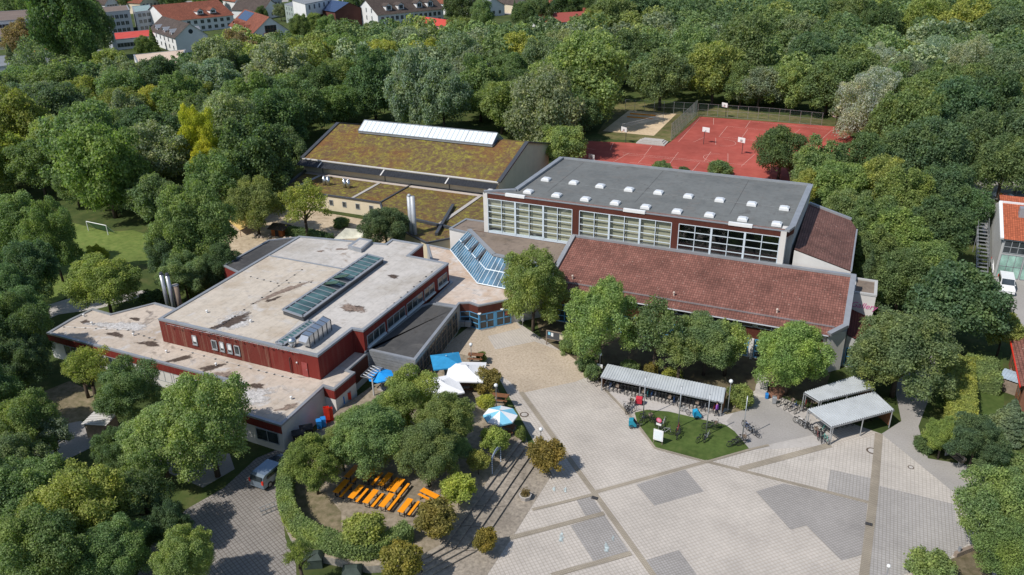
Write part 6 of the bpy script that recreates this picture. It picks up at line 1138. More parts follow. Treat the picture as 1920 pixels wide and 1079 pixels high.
for p, q_, r in (((-.5,0,.34),(-.08,0,.3),.016),((-.08,0,.3),(.38,0,.8),.022),((-.08,0,.3),(-.22,0,.85),.02),((-.2,0,.78),(.36,0,.82),.02),((-.5,0,.34),(-.2,0,.78),.014)): fb.tube(p, q_, r, n=5)
fk = MB().tube((.38,0,.95),(.4,.0,.7),.02,n=5).tube((.4,.05,.7),(.52,.05,.34),.014,n=5).tube((.4,-.05,.7),(.52,-.05,.34),.014,n=5).tube((.38,0,.95),(.42,0,1.02),.018,n=5)
FRAMES = [fb.mesh('frame', m) for m in BIKE_MATS]; FORKS = [fk.mesh('fork', m) for m in BIKE_MATS]
HAND = MB().tube((.4,-.28,1.03),(.42,0,1.02),.014,n=5).tube((.42,0,1.02),(.4,.28,1.03),.014,n=5).tube((.4,-.28,1.03),(.28,-.3,1.01),.016,n=5).tube((.4,.28,1.03),(.28,.3,1.01),.016,n=5).mesh('handlebar', BLACK)
SAD = MB().ball((-.24,0,.92),.14,.07,.045,10,6).tube((-.22,0,.8),(-.24,0,.9),.014,n=5).mesh('saddle', BLACK); MUD = MB().bar((-.75,0,.72),(-.3,0,.72),.14,.02).bar((-.7,.06,.7),(-.5,.06,.36),.012).bar((-.7,-.06,.7),(-.5,-.06,.36),.012).mesh('carrier', BLACK)
BASK = MB(); 
for x0, x1, y0, y1 in ((.45,.75,-.18,-.17),(.45,.75,.17,.18),(.45,.46,-.17,.17),(.74,.75,-.17,.17)): BASK.box(x0,x1,y0,y1,.82,1.05)
BASK.box(.45,.75,-.18,.18,.81,.82); BASK = BASK.mesh('basket', GREYWOOD)
def bike(u, v, ang, c, label, group, basket=False, lean=.0):
    t = thing('bicycle', label, 'bicycle', (u, v, .03), ang, group); t.rotation_euler = (lean, 0, ang)
    put('wheel', WHEEL, t, loc=(-.5,0,.35)); put('wheel', WHEEL, t, loc=(.52,0,.35)); put('frame', FRAMES[c], t); put('fork', FORKS[c], t); put('handlebar', HAND, t); put('saddle', SAD, t); put('carrier', MUD, t)
    if basket: put('basket', BASK, t)
CW = ['black','silver','teal','red','blue','white','mint green','dark grey']
rg = random.Random(12)
for k in range(30):
    c = rg.choice([0,0,7,1,0,7,4,0,7,2,3]); bike(-22.3+k*.435, 76.15+rg.uniform(-.08,.08), -math.pi/2+rg.uniform(-.08,.08), c, '%s bicycle parked nose-out under the long shelter, %s from the left' % (CW[c], nth(k+1)), 'bicycles under the long shelter', k % 7 == 3, rg.uniform(-.08,.08))
for k, (c, ang, cc, lab) in enumerate((((-16.56, 70.71), 1.2, 0, 'black bicycle at the foot of the left flagpole'), ((-16.48, 71.72), .4, 7, 'dark grey bicycle leaning at the left flagpole'), ((-15.53, 71.03), 2.4, 0, 'black bicycle on the lawn above the round sign'), ((-14.52, 71.14), 1.4, 5, 'white bicycle standing upright on the lawn'), ((-13.90, 69.83), .2, 1, 'silver bicycle with grey cover beside the poster board'), ((-12.84, 70.59), 1.5, 3, 'red-fronted bicycle at the second flagpole'), ((-12.56, 69.89), 1.5, 7, 'dark grey bicycle behind the second flagpole'), ((-9.86, 72.45), .3, 7, 'dark grey bicycle right of the third flagpole'), ((-9.50, 72.91), .4, 0, 'black bicycle farthest right of the third flagpole'), ((-10.26, 70.04), 1.1, 0, 'black bicycle left of the third flagpole'), ((-9.74, 70.46), 1.3, 1, 'silver bicycle at the third flagpole base'), ((-6.96, 70.43), .6, 7, 'dark grey bicycle at the lawn corner'), ((-6.62, 70.97), .6, 0, 'black bicycle at the lawn corner beside the path'), ((-6.40, 71.56), .7, 0, 'black bicycle nearest the right flagpole'),
        ((-6.24, 73.96), -.7, 4, 'blue bicycle on the asphalt beside the right flagpole'), ((-5.79, 73.53), -.7, 1, 'silver bicycle on the asphalt'), ((-5.42, 73.27), -.7, 7, 'dark grey bicycle at the end of the asphalt group'), ((-18.77, 72.87), 1.3, 7, 'dark grey bicycle beside the red child trailer'), ((-18.36, 72.25), 1.0, 1, 'silver bicycle nearest the red child trailer'), ((-18.84, 73.52), 1.8, 0, 'black bicycle behind the red child trailer'), ((-18.93, 72.35), 2.2, 1, 'silver bicycle at the paving corner'), ((-12.99, 74.49), -.5, 5, 'white bicycle towing the blue child trailer'), ((-24.28, 76.93), .9, 0, 'black bicycle left of the shelter'), ((-23.82, 76.74), 1.0, 7, 'dark grey bicycle against the shelter post'), ((-23.28, 76.47), 1.1, 0, 'black bicycle at the shelter corner'))):
    bike(*c, ang, cc, lab, 'bicycles round the lawn', k % 5 == 2)
for k, (c, ang, cc, lab) in enumerate((((-3.39, 80.05), .9, 0, 'black bicycle first in the row beside the round tree'), ((-2.67, 79.67), 1.0, 0, 'black bicycle second in the row beside the round tree'), ((-2.15, 79.55), 1.0, 4, 'blue bicycle in the row beside the round tree'), ((-1.63, 79.32), 1.1, 7, 'dark grey bicycle in the row beside the round tree'), ((-1.05, 80.23), 1.4, 3, 'red bicycle under the rear shelter'), ((-0.42, 80.05), 1.4, 0, 'black bicycle under the rear shelter'), ((-1.17, 77.02), -.3, 5, 'white bicycle lying nearest the asphalt'), ((-0.64, 76.61), -.4, 1, 'silver bicycle beside the white one'), ((-0.24, 76.26), -.5, 0, 'black bicycle in the loose group before the shelter'), ((0.11, 75.99), -.9, 5, 'white bicycle in the loose group before the shelter'), ((0.63, 75.39), 1.9, 3, 'red bicycle at the shelter corner post'), ((1.04, 74.96), 1.8, 7, 'dark grey bicycle at the shelter corner post'), ((1.45, 74.94), -1.0, 6, 'mint green bicycle standing out on the paving'), ((1.08, 76.39), 1.2, 6, 'mint green bicycle at the shelter edge'))): bike(*c, ang, cc, lab, 'bicycles by the right shelters', k % 4 == 1)
for k in range(12):
    a, d = Vector((2.31, 76.91)), Vector((7.53, 81.61)); p = a.lerp(d, k/11); c = rg.choice([0,7,1,2,4,0]); bike(p.x-.7, p.y+.8, math.radians(128)+rg.uniform(-.1,.1), c, '%s bicycle parked under the front open shelter, %s from the left' % (CW[c], nth(k+1)), 'bicycles under the open shelter')
def trailer(c, ang, mt, lab, name='child_trailer'):
    t = thing(name, lab, 'bicycle trailer', (*c, .02), ang, 'child trailers near the lawn')
    MB().add([(-.4,-.35,.25),(.4,-.35,.25),(.4,.35,.25),(-.4,.35,.25),(-.42,-.34,.9),(.05,-.34,1.0),(.05,.34,1.0),(-.42,.34,.9),(.42,-.34,.5),(.42,.34,.5)], [(3,2,1,0),(0,1,8,5,4),(2,3,7,6,9),(3,0,4,7),(4,5,6,7),(5,8,9,6),(1,2,9,8)]).build('cabin', mt, t)
    MB().face((.07,-.28,.97),(.4,-.28,.53),(.4,.28,.53),(.07,.28,.97)).build('window', BLACK, t).location = (.012,0,.012)
    for s in (-.42,.42): MB().ring((-.1,s,.25),(0,1,0),.22,.03,14,5).build('wheel', BLACK, t)
    MB().bar((.4,0,.3),(1.0,.2,.4),.03).build('tow_bar', STEEL, t)
trailer((-18.03, 74.32), 1.7, plain('red_nylon', (.5,.03,.05), .7), 'red child trailer standing at the lawn corner'); trailer((-17.47, 69.80), .2, plain('teal_nylon', (.02,.22,.3), .7), 'teal child trailer left of the lawn'); trailer((-11.56, 74.09), .5, plain('blue_nylon', (.02,.3,.5), .7), 'bright blue child trailer at the back edge of the lawn')
t = thing('entrance_ramp', 'pale concrete ramp wall with brick planter beside the round tree', 'ramp')
MB().prism(ccw([(-6.53, 81.45),(-5.20, 81.16),(-5.39, 83.87),(-6.65, 85.12)]), 0, .7).build('ramp', CONCRETE, t); MB().prism(ccw([(-5.22, 81.28),(-3.87, 81.13),(-3.08, 83.24),(-5.05, 84.01)]), 0, .45).build('planter', plain('brick_planter', (.24,.12,.08), .9), t)
bin_thing((-4.26, 80.15), STEEL, 'grey litter bin at the foot of the ramp', .45, .45, .8, .2, 'litter_bin', None, .03); bin_thing((-5.16, 80.83), BLUE_PL, 'small blue bin against the ramp wall', .35, .35, .6, .2, 'litter_bin', None, .03)
# person walking past the shelter
pv = [(0,0,.95),(0,0,1.2),(0,.02,1.42),(0,.03,1.55),(0,.05,1.66),(0,.05,1.78), (-.1,0,.9),(-.11,.12,.5),(-.1,.1,.08),(-.1,.24,.04), (.1,0,.9),(.11,-.1,.5),(.1,-.25,.1),(.1,-.13,.04), (-.2,.01,1.42),(-.27,-.08,1.15),(-.24,.08,.95), (.2,.01,1.42),(.27,.1,1.16),(.22,.26,1.02)]
pe = [(0,1),(1,2),(2,3),(3,4),(4,5),(0,6),(6,7),(7,8),(8,9),(0,10),(10,11),(11,12),(12,13),(2,14),(14,15),(15,16),(2,17),(17,18),(18,19)]
prad = [.15,.16,.15,.06,.1,.08,.1,.075,.05,.045,.1,.075,.05,.045,.07,.055,.04,.07,.055,.04]
me = bpy.data.meshes.new('person'); me.from_pydata(pv, pe, []); me.update()
tb = NT('person_clothes'); sp = tb.node("ShaderNodeSeparateXYZ"); tb.link(tb.pos(obj=True), sp.inputs[0])
kcol = tb.ramp(tb.math('MULTIPLY', sp.outputs[2], .5), [(.0,(.02,.02,.025)),(.05,(.03,.03,.04)),(.44,(.03,.03,.045)),(.45,(.3,.1,.42)),(.755,(.34,.12,.46)),(.76,(.5,.3,.22)),(1.0,(.5,.3,.22))]); 
for e in [n for n in tb.n if n.type == 'VALTORGB']: e.color_ramp.interpolation = 'CONSTANT'
me.materials.append(tb.done(kcol, .8, .2))
po = put('person', me, None, loc=(*(-9.66, 75.21), .03), rz=1.2); tag(po, 'person in a purple jacket and dark trousers walking at the end of the shelter', 'person')
sk = po.modifiers.new('body', 'SKIN'); sk.use_smooth_shade = True
for i, r_ in enumerate(prad): me.skin_vertices[0].data[i].radius = (r_, r_*.85)
me.skin_vertices[0].data[0].use_root = True
po.modifiers.new('smooth', 'SUBSURF').levels = 1; po.modifiers['smooth'].render_levels = 2
MB().ball((0,.03,1.76),.115,.125,.12,12,8).build('hair', plain('dark_hair', (.03,.02,.015), .6), po, True)

# ---------------------------------------------------------------- cars
def car(c, ang, mt, lab, kind='van', group=None, name='parked_car'):
    L, W, Hh = (4.6, 1.8, 1.62) if kind == 'van' else (4.9, 1.9, 1.95) if kind == 'bus' else (4.3, 1.75, 1.45)
    t = thing(name, lab, 'van' if kind == 'bus' else 'car', (*c, .03), ang, group); h = L/2
    if kind == 'car': prof = [(-h,.35),(-h,.75),(-h+.25,.9),(-h+.75,1.38),(.15,Hh),(.55,1.38),(1.15,.98),(h-.15,.82),(h,.6),(h,.35)]
    else: prof = [(-h,.35),(-h,1.0),(-h+.18,min(1.65,Hh-.18)),(-h+.5,Hh),(.75 if kind == 'bus' else .35,Hh-.02),(1.45,1.18),(h-.2,.98),(h,.75),(h,.35)]
    n = len(prof); b = MB()
    def ring(y, k): return [(x, y*(1 if z < 1.0 else .88), z) for x, z in prof]
    b.add(ring(-W/2,1)+ring(W/2,1), [(i, (i+1)%n, n+(i+1)%n, n+i) for i in range(n)]+[tuple(reversed(range(n))), tuple(range(n,2*n))]); b.build('body', mt, t)
    ft, fbm = (prof[4], prof[5]) if kind != 'car' else (prof[4], prof[6])
    g1 = MB().face((ft[0]+.06,-W*.4,ft[1]-.06),(fbm[0]-.02,-W*.42,fbm[1]+.06),(fbm[0]-.02,W*.42,fbm[1]+.06),(ft[0]+.06,W*.4,ft[1]-.06)).build('windscreen', GLASS_DARK, t); g1.location = (.03,0,.035)
    MB().face((prof[2][0],-W*.38,1.55 if kind != 'car' else 1.3),(prof[1][0],-W*.4,1.08 if kind != 'car' else .95),(prof[1][0],W*.4,1.08 if kind != 'car' else .95),(prof[2][0],W*.38,1.55 if kind != 'car' else 1.3)).build('rear_window', GLASS_DARK, t).location = (-.04,0,.02)
    for s in (-1, 1):
        z1 = Hh-.2; MB().face((-h+.6,s*W*.475,1.08),(.95,s*W*.475,1.08),(.6,s*W*.447,z1),(-h+.75,s*W*.447,z1)).build('side_window', GLASS_DARK, t).location = (0,s*.02,0)
        for x in (-h+.85, h-.85):
            w_ = MB().tube((x,s*(W/2-.2),.33),(x,s*(W/2+.01),.33),.33,n=16).build('wheel', BLACK, t); MB().tube((x,s*(W/2-.1),.33),(x,s*(W/2+.02),.33),.2,n=12).build('rim', ALU, w_)
        MB().box(h-.1,h+.02,s*W*.42-.17,s*W*.42+.17,.66,.82).build('headlight', WHITE, t); MB().box(-h-.02,-h+.1,s*W*.43-.1,s*W*.43+.1,.8,1.2).build('tail_light', RED_PL, t); MB().box(.85,1.0,s*(W/2+.02)-.08,s*(W/2+.02)+.08,1.05,1.2).build('mirror', mt, t)
    return t
SILVER = plain('silver_paint', (.22,.28,.35), .25, .6, .5, .03, 2, obj=True); VANW = plain('van_white', (.72,.73,.74), .3, .5, 0, .03, 2, obj=True)
p, q_ = Vector((-47.68, 46.33)), Vector((-47.55, 50.12)); m = (p+q_)/2; car(m, math.atan2((q_-p).y,(q_-p).x), SILVER, 'silver people carrier parked in the shade beside the beer garden hedge')
p, q_ = Vector((22.19, 126.60)), Vector((22.05, 119.24)); m = (p+q_)/2; car(m, math.atan2((q_-p).y,(q_-p).x), VANW, 'white van facing the camera in front of the glass-fronted building', 'bus', None, 'white_van')
m = Vector((22.36, 127.69)); car((m.x-.6,m.y+2.2), math.atan2((q_-p).y,(q_-p).x), VANW, 'white car parked behind the white van', 'car', None, 'parked_car')
rk = thing('bicycle_rack', 'grey steel hoop rack beside the hedge on the driveway', 'bicycle rack', (*(-44.51, 44.37), .01), 1.0)
for s in (-.28,.28): MB().tube((-1.2,s,.06),(1.2,s,.06),.025,n=6).build('rail', STEEL, rk); MB().tube((-1.2,s,.5),(1.2,s,.5),.025,n=6).build('rail', STEEL, rk)
for k in range(6):
    x = -1.1+k*.44; MB().tube((x,-.28,.06),(x,-.28,.5),.02,n=5).tube((x,.28,.06),(x,.28,.5),.02,n=5).tube((x,-.28,.5),(x,.28,.5),.02,n=5).build('hoop', STEEL, rk)

# ---------------------------------------------------------------- chimneys, play ground, goals, courts
FLUE = plain('dull_flue_steel', (.4,.42,.44), .5, .4, .2, .12, 1.5)
t = thing('steel_chimney', 'tall twin grey steel chimney standing behind the canteen roof', 'chimney', (*(-63.95, 103.92), 0))
for dx in (-.32,.32): MB().tube((dx,0,0),(dx,0,9.3),.36,n=14).build('pipe', FLUE, t, True)
MB().box(-.7,.7,-.12,.12,3.0,3.2).build('bracket', STEEL, t); MB().tube((-.28,0,9.3),(-.28,0,9.6),.36,.2,n=14).build('cowl', FLUE, t, True)
t = thing('flue_pipe', 'left of the two dark topped steel flues beside the low wing', 'chimney', (*(-82.92, 70.25), 0)); MB().tube((0,0,0),(0,0,6.6),.27,n=14).build('pipe', STEEL, t, True); MB().tube((0,0,6.6),(0,0,6.9),.3,.2,n=14).build('cowl', ZINC_DARK, t)
t = thing('flue_pipe', 'right of the two dark topped steel flues beside the low wing', 'chimney', (*(-81.93, 70.31), 0)); MB().tube((0,0,0),(0,0,6.6),.27,n=14).build('pipe', STEEL, t, True); MB().tube((0,0,6.6),(0,0,6.9),.3,.2,n=14).build('cowl', ZINC_DARK, t)
t = thing('concrete_flue', 'thick brownish concrete flue next to the two steel flues', 'chimney', (*(-81.60, 70.96), 0)); MB().tube((0,0,0),(0,0,4.9),.42,n=14).build('shaft', plain('brownish_concrete', (.3,.23,.17), .9), t, True); MB().tube((0,0,4.9),(0,0,4.96),.46,n=14).build('rim', CONCRETE, t)
t = thing('football_goal', 'white football goal with green net on the meadow', 'goal', (0,0,0)); gA, gB = Vector((*(-122.07, 90.37),0)), Vector((*(-117.07, 90.16),0)); gd = (gB-gA); gn = Vector((-gd.y,gd.x,0)).normalized()
for p in (gA, gB): MB().tube(p, p+Vector((0,0,1.75)), .07, n=8).build('post', WHITE, t); MB().tube(p+Vector((0,0,1.75)), p+gn*1.3, .03, n=6).build('stay', WHITE, t)
MB().tube(gA+Vector((0,0,1.75)), gB+Vector((0,0,1.75)), .07, n=8).build('crossbar', WHITE, t)
nb = MB()
for k in range(19): f = k/18; a = gA.lerp(gB,f); nb.bar(a+Vector((0,0,1.74)), a+gn*1.3, .025)
for k in range(8): f = k/7; a = (gA+Vector((0,0,1.74))).lerp(gA+gn*1.3,f); nb.bar(a, a+gd, .025)
setting(nb.build('net', plain('green_net', (.03,.2,.12), .8), t), 'stuff')
t = thing('shade_sail', 'cream triangular shade sail over the play ground', 'shade sail'); s3 = [Vector((*(-75.78, 98.57),2.2)), Vector((*(-75.24, 101.41),3.2)), Vector((*(-72.14, 103.83),2.4)), Vector((*(-71.92, 100.61),2.2))]
K = 8; b = MB(); grid = [[s3[0].lerp(s3[1],i/K).lerp(s3[3].lerp(s3[2],i/K), j/K)-Vector((0,0,.5*math.sin(math.pi*i/K)*math.sin(math.pi*j/K))) for j in range(K+1)] for i in range(K+1)]
for i in range(K):
    for j in range(K): b.face(grid[i][j], grid[i+1][j], grid[i+1][j+1], grid[i][j+1])
b.build('canvas', plain('cream_canvas', (.62,.6,.48), .85), t, True)
for p in s3: MB().tube((p.x,p.y,0), p, .05, n=6).build('mast', STEEL, t)
t = thing('sun_canopy', 'pale yellow canopy over the sandpit beside the meadow trees', 'shade sail'); s3 = [Vector((*(-100.10, 100.80),1.5)), Vector((*(-99.11, 102.65),2.6)), Vector((*(-94.07, 102.90),1.6)), Vector((*(-94.79, 98.16),1.2))]
b = MB(); grid = [[s3[0].lerp(s3[1],i/K).lerp(s3[3].lerp(s3[2],i/K), j/K)-Vector((0,0,.3*math.sin(math.pi*i/K)*math.sin(math.pi*j/K))) for j in range(K+1)] for i in range(K+1)]
for i in range(K):
    for j in range(K): b.face(grid[i][j], grid[i+1][j], grid[i+1][j+1], grid[i][j+1])
b.build('canvas', plain('yellow_canvas', (.62,.43,.16), .85), t, True)
for p in s3: MB().tube((p.x,p.y,0), p, .05, n=6).build('mast', WOOD, t)
t = thing('play_hut', 'small wooden play hut with dark roof at the play ground', 'hut', (*(-89.12, 101.57), 0), .1)
MB().box(-1.1,1.1,-1.0,1.0,0,1.5).build('wall', plain('orange_brown_boards', (.3,.1,.03), .8), t); MB().add([(-1.6,-1.5,1.35),(1.6,-1.5,1.35),(1.6,1.5,1.35),(-1.6,1.5,1.35),(-1.2,0,2.1),(1.2,0,2.1)], [(0,1,5,4),(2,3,4,5),(1,2,5),(3,0,4)]).build('roof', TILES_DARK, t); MB().box(-.35,.35,-1.04,-1.0,0,1.1).build('doorway', BLACK, t)
hedge('low_hedge', 'dark low hedge behind the play ground huts', [(-88.37, 102.10),(-83.98, 102.22),(-78.54, 101.48)], 1.4, 0, 1.4, 'D', .12, 60, 5)
b = MB()
for k in range(26):
    f = rg.random(); q_ = (-89.52, 99.80); b.ball((q_[0]+rg.uniform(-4,9), q_[1]+rg.uniform(-1.2,1.0)-k*.02, .12), rg.uniform(.15,.4), rg.uniform(.15,.4), .25, 7, 5)
setting(b.build('boulder_edge', plain('pale_boulders', (.4,.34,.28), .9, .1, 0, .2, 2)), 'stuff')
def hoop(c, ang, lab, h=3.0):
    t = thing('basketball_hoop', lab, 'basketball hoop', (*c, 0), ang, 'basketball hoops on the red court')
    MB().tube((0,0,0),(0,0,h),.07,n=8).build('post', plain('dark_post', (.05,.05,.05), .6), t); MB().bar((0,0,h-.1),(0,-.7,h+.1),.09).build('arm', ZINC_DARK, t)
    MB().box(-.9,.9,-.76,-.71,2.75,3.85).build('backboard', WHITE, t); MB().box(-.3,.3,-.775,-.765,2.95,3.4).build('target_square', plain('grey_lines', (.35,.33,.33), .6), t)
    MB().ring((0,-1.0,2.95),(0,0,1),.23,.02,14,5).build('rim', RED_PL, t)
for c, ang, lab in (((-50.93, 180.43), -.5, 'basketball hoop before the sand court'), ((-33.65, 185.47), 2.9, 'basketball hoop turned away in the middle of the red court'), ((-24.06, 180.43), -.4, 'basketball hoop nearest the hall on the red court'), ((-33.83, 214.33), -.5, 'basketball hoop at the back fence'), ((-6.55, 212.37), -.9, 'basketball hoop half hidden by the big willow'), ((-50.64, 155.86), -.5, 'basketball hoop peeping over the hall roof edge')): hoop(c, ang, lab)
def mesh_fence(pts, h, lab, step=2.5):
    t = thing('mesh_fence', lab, 'fence'); FM = plain('green_steel', (.09,.14,.12), .6, .3, .2, .1, 2) if 'green' not in bpy.data.materials else None
    w = MB()
    for a, b_ in zip(pts, pts[1:]):
        a, b_ = Vector((*a,0)), Vector((*b_,0)); n = max(1, int((b_-a).length/step))
        for k in range(n+1): p = a.lerp(b_,k/n); MB().tube(p, p+Vector((0,0,h)), .05, n=6).build('post', STEEL, t)
        for z in (.1, h/2, h): MB().bar(a+Vector((0,0,z)), b_+Vector((0,0,z)), .04).build('rail', STEEL, t)
        m = int((b_-a).length/.16)
        for k in range(m): p = a.lerp(b_,(k+.5)/m); w.bar(p+Vector((0,0,.1)), p+Vector((0,0,h)), .014)
    setting(w.build('mesh', FM, t), 'stuff')
mesh_fence([(-60.35, 211.78),(-42.15, 213.83)], 3.2, 'wire mesh fence behind the sand court'); mesh_fence([(-40.97, 213.62),(-23.00, 214.58),(-9.89, 213.44)], 3.2, 'long wire mesh fence along the back of the red court'); mesh_fence([(-41.59, 186.56),(-41.36, 214.13)], 4.0, 'tall slanting mesh fence between the sand and red courts', 1.6)
t = thing('volleyball_net', 'net strung between two posts on the sand court', 'net'); vA, vB = Vector((*(-54.34, 188.76),0)), Vector((*(-47.36, 201.83),0))
for p in (vA, vB): MB().tube(p, p+Vector((0,0,2.3)), .06, n=8).build('post', STEEL, t)
w = MB()
for k in range(9): w.bar(vA+Vector((0,0,1.4+k*.1)), vB+Vector((0,0,1.4+k*.1)), .012)
w.bar(vA+Vector((0,0,2.25)), vB+Vector((0,0,2.25)), .05); setting(w.build('net', WHITE, t), 'stuff')
for k, (c, lab) in enumerate((((-54.71, 209.18), 'yellow timber beam lying at the back of the sand court'), ((-54.40, 205.42), 'second yellow beam lying in the sand court shade'))): tag(put('timber_beam', MB().box(-3.5,3.5,-.12,.12,0,.25).mesh('timber_beam', ORANGE), None, loc=(*c,.02), rz=.0), lab, 'beam')
# benches, stones, low wall at the right edge
t = thing('slatted_bench', 'grey slatted bench under the tree at the plaza edge', 'bench', (*(13.43, 76.59), .02), -.85)
for k in range(4): MB().box(-1.1,1.1,-.3+k*.15,-.3+k*.15+.12,.42,.46).build('slat', GREYWOOD, t)
for k in range(2): MB().box(-1.1,1.1,.3,.33,.55+k*.17,.68+k*.17).build('slat', GREYWOOD, t)
for s in (-.85,.85): MB().box(s-.05,s+.05,-.28,.32,0,.42).build('leg', CONCRETE, t); MB().box(s-.04,s+.04,.28,.33,.42,.85).build('back_post', CONCRETE, t)
for c, r, lab in (((14.45, 73.97), .55, 'pale round stone at the foot of the edge tree'), ((11.07, 78.26), .4, 'pale stone beside the dark shrub'), ((12.15, 78.42), .3, 'small pale stone by the hedge foot')): tag(MB().ball((c[0],c[1],.1), r, r*.8, .28, 12, 7).build('boulder', plain('pale_stone', (.5,.42,.36), .9, .2, 0, .2, 3), None, True), lab, 'stone')
tag(MB().bar((*(12.83, 62.01),.25),(*(14.98, 64.28),.25),.3,.5).build('low_wall', GREYWOOD), 'low timber edging wall before the corner tree', 'wall')
tag(MB().tube((*(13.09, 62.32),0),(*(13.09, 62.32),.9),.12,n=8).build('grey_post', ZINC), 'short grey post at the end of the timber edging', 'post')
hedge('golden_hedge', 'tall golden-green box hedge beside the garden lawn', [(14.75, 95.59),(14.58, 91.38),(14.37, 86.52),(14.18, 82.07),(13.99, 78.74)], 2.7, 0, 2.1, 'A', .1, 90, 7)
hedge('garden_hedge', 'dark green clipped hedge between the golden hedge and the garden house', [(17.04, 96.91),(17.05, 94.02),(17.06, 91.28)], 3.2, 0, 1.9, 'L', .1, 80, 8)
for k, (c, rx, rz, hue, lab) in enumerate((((-7.72, 78.44), 1.55, 1.5, 'O', 'round clipped bush beside the tall globe lamp'), ((-29.05, 82.35), 1.5, 1.3, 'G', 'shrub behind the display case'), ((-24.55, 77.69), 1.2, 1.1, 'G', 'shrub at the left end of the bicycle shelter'), ((-25.84, 79.14), 1.3, 1.2, 'D', 'dark shrub below the facade tree'), ((-18.50, 80.98), 1.0, 1.0, 'R', 'brownish round shrub behind the shelter roof'), ((-15.87, 80.64), 1.3, 1.0, 'A', 'yellow-green ground shrub behind the shelter roof'), ((-20.96, 80.49), 1.3, .9, 'L', 'fresh green shrub by the classroom windows'), ((10.76, 58.74), 1.9, 1.5, 'L', 'bright green round bush at the bottom edge'), ((10.79, 77.26), 1.2, 1.1, 'D', 'dark shrub at the asphalt corner'), ((18.06, 75.59), 2.4, 1.7, 'G', 'broad green bush at the right picture edge'), ((12.02, 78.94), 1.5, 1.3, 'O', 'olive bush before the golden hedge'), ((-37.24, 159.95), 2.3, 1.6, 'G', 'shrub peeping over the hall roof at the court'), ((-25.63, 162.42), 2.8, 2.0, 'G', 'larger shrub peeping over the hall roof at the court'), ((-32.59, 160.13), 1.4, 1.2, 'D', 'small shrub between the two at the hall back'), ((-27.56, 62.92), .7, 1.1, 'O', 'potted evergreen at the head of the steps'), ((-38.34, 75.96), .7, .9, 'O', 'potted evergreen beside the entrance table'), ((-81.33, 108.53), 1.6, 1.1, 'G', 'bush beside the shade sail'), ((-88.74, 72.78), 1.8, 1.3, 'D', 'dark bush behind the low wing'), ((-83.94, 77.13), 1.8, 1.4, 'L', 'light green bush beside the canteen wall'), ((2.56, 84.90), 1.3, .6, 'O', 'low ground cover behind the rear shelter'))): bush(*c, rx, rx*.9, rz, hue, lab, k)

# ---------------------------------------------------------------- buildings at the right edge
ob = thing('glass_front_building', 'building with orange tile roof, white edge and green glass front', 'building')
MB().add([(20.9,126.6,6.2),(48,126.6,6.2),(48,135.2,8.9),(20.9,135.2,8.9)], [(0,1,2,3)]).build('roof', TILES_ORANGE, ob)
MB().add([(21.0,127.0,0),(48,127.0,0),(48,143.0,0),(21.0,143.0,0),(21.0,127.0,6.1),(48,127.0,6.1),(48,135.2,8.8),(21.0,135.2,8.8),(48,143.0,6.2),(21.0,143.0,6.2)], [(0,1,5,4),(1,2,8,6,5),(2,3,9,8),(3,0,4,7,9),(7,6,8,9)]).build('wall', GREYPLASTER, ob)
MB().bar((20.75,126.5,6.25),(20.75,135.2,8.95),.45,.3).build('verge', WHITE, ob); MB().bar((20.6,135.3,9.0),(48,135.3,9.0),.3,.25).build('ridge_trim', WHITE, ob)
MB().box(23.0,24.0,132.0,133.2,7.5,9.3).build('chimney', ZINC, ob)
for k in range(3):
    for j in range(2): window(ob, (21.3+k*3,127.0), (24.1+k*3,127.0), .2+j*3.0 if j == 0 else 4.0, 3.7 if j == 0 else 5.9, 3, 2, FRAME_GREY if j else ZINC, GLASS_MINT if j == 0 else GLASS_DARK)
tag(ob, 'building with orange tile roof, white edge and green glass front', 'building')
MB().add([(22.0,143.2,6.3),(48,143.2,6.3),(48,146.0,6.9),(22.0,146.0,6.9)], [(0,1,2,3)]).build('rear_roof', TILES_ORANGE, ob)
st = thing('steel_stair', 'galvanised steel stair climbing beside the orange roofed building', 'stair'); n = 16
for k in range(n): f = k/(n-1); MB().box(18.9,20.3,128.0+12*f,128.0+12*f+.45,.2+4.6*f,.26+4.6*f).build('tread', STEEL, st)
for u in (18.85,20.35): MB().bar((u,128.0,.1),(u,140.4,4.8),.08,.25).build('stringer', STEEL, st); MB().bar((u,128.0,1.1),(u,140.4,5.8),.05).build('handrail', STEEL, st)
for k in range(4): MB().bar((18.9,130+k*3.2,0),(18.9,130+k*3.2,1.2+k*1.25),.08).build('post', STEEL, st)
TT = plain('green_grey_table', (.2,.22,.2), .6)
for c, lab in (((23.16, 164.31), 'grey table tennis table in the schoolyard nearest the stair'), ((29.11, 171.96), 'grey table tennis table at the right edge of the schoolyard')):
    t = thing('tennis_table', lab, 'table', (*c, .01), .3, 'table tennis tables in the schoolyard'); MB().box(-1.3,1.3,-.75,.75,.7,.76).build('table_top', TT, t); MB().box(-.03,.03,-.8,.8,.76,.9).build('net', STEEL, t)
    for s in (-.8,.8): MB().box(s-.1,s+.1,-.5,.5,0,.7).build('leg', CONCRETE, t)
t = thing('play_sculpture', 'bright orange, white and pink painted play mound in the schoolyard', 'sculpture', (*(25.52, 168.52), 0))
for k, (x, mt) in enumerate(((-1.1,WHITE),(-.2,ORANGE),(.7,plain('pink_paint', (.7,.3,.3), .5)),(1.5,WHITE))): MB().ball((x,0,.2),.7,.8,.45,12,8).build('lobe', mt, t, True)
gh = thing('garden_house', 'garden house with worn red tile roof at the right edge', 'building')
gA, gB, gC = (19.86, 99.80), (19.71, 88.41), (21.44, 95.32)
ga, gb = Vector(gA), Vector(gB); gd = (gb-ga).normalized(); gn = Vector((-gd.y, gd.x)); 
if gn.x < 0: gn = -gn
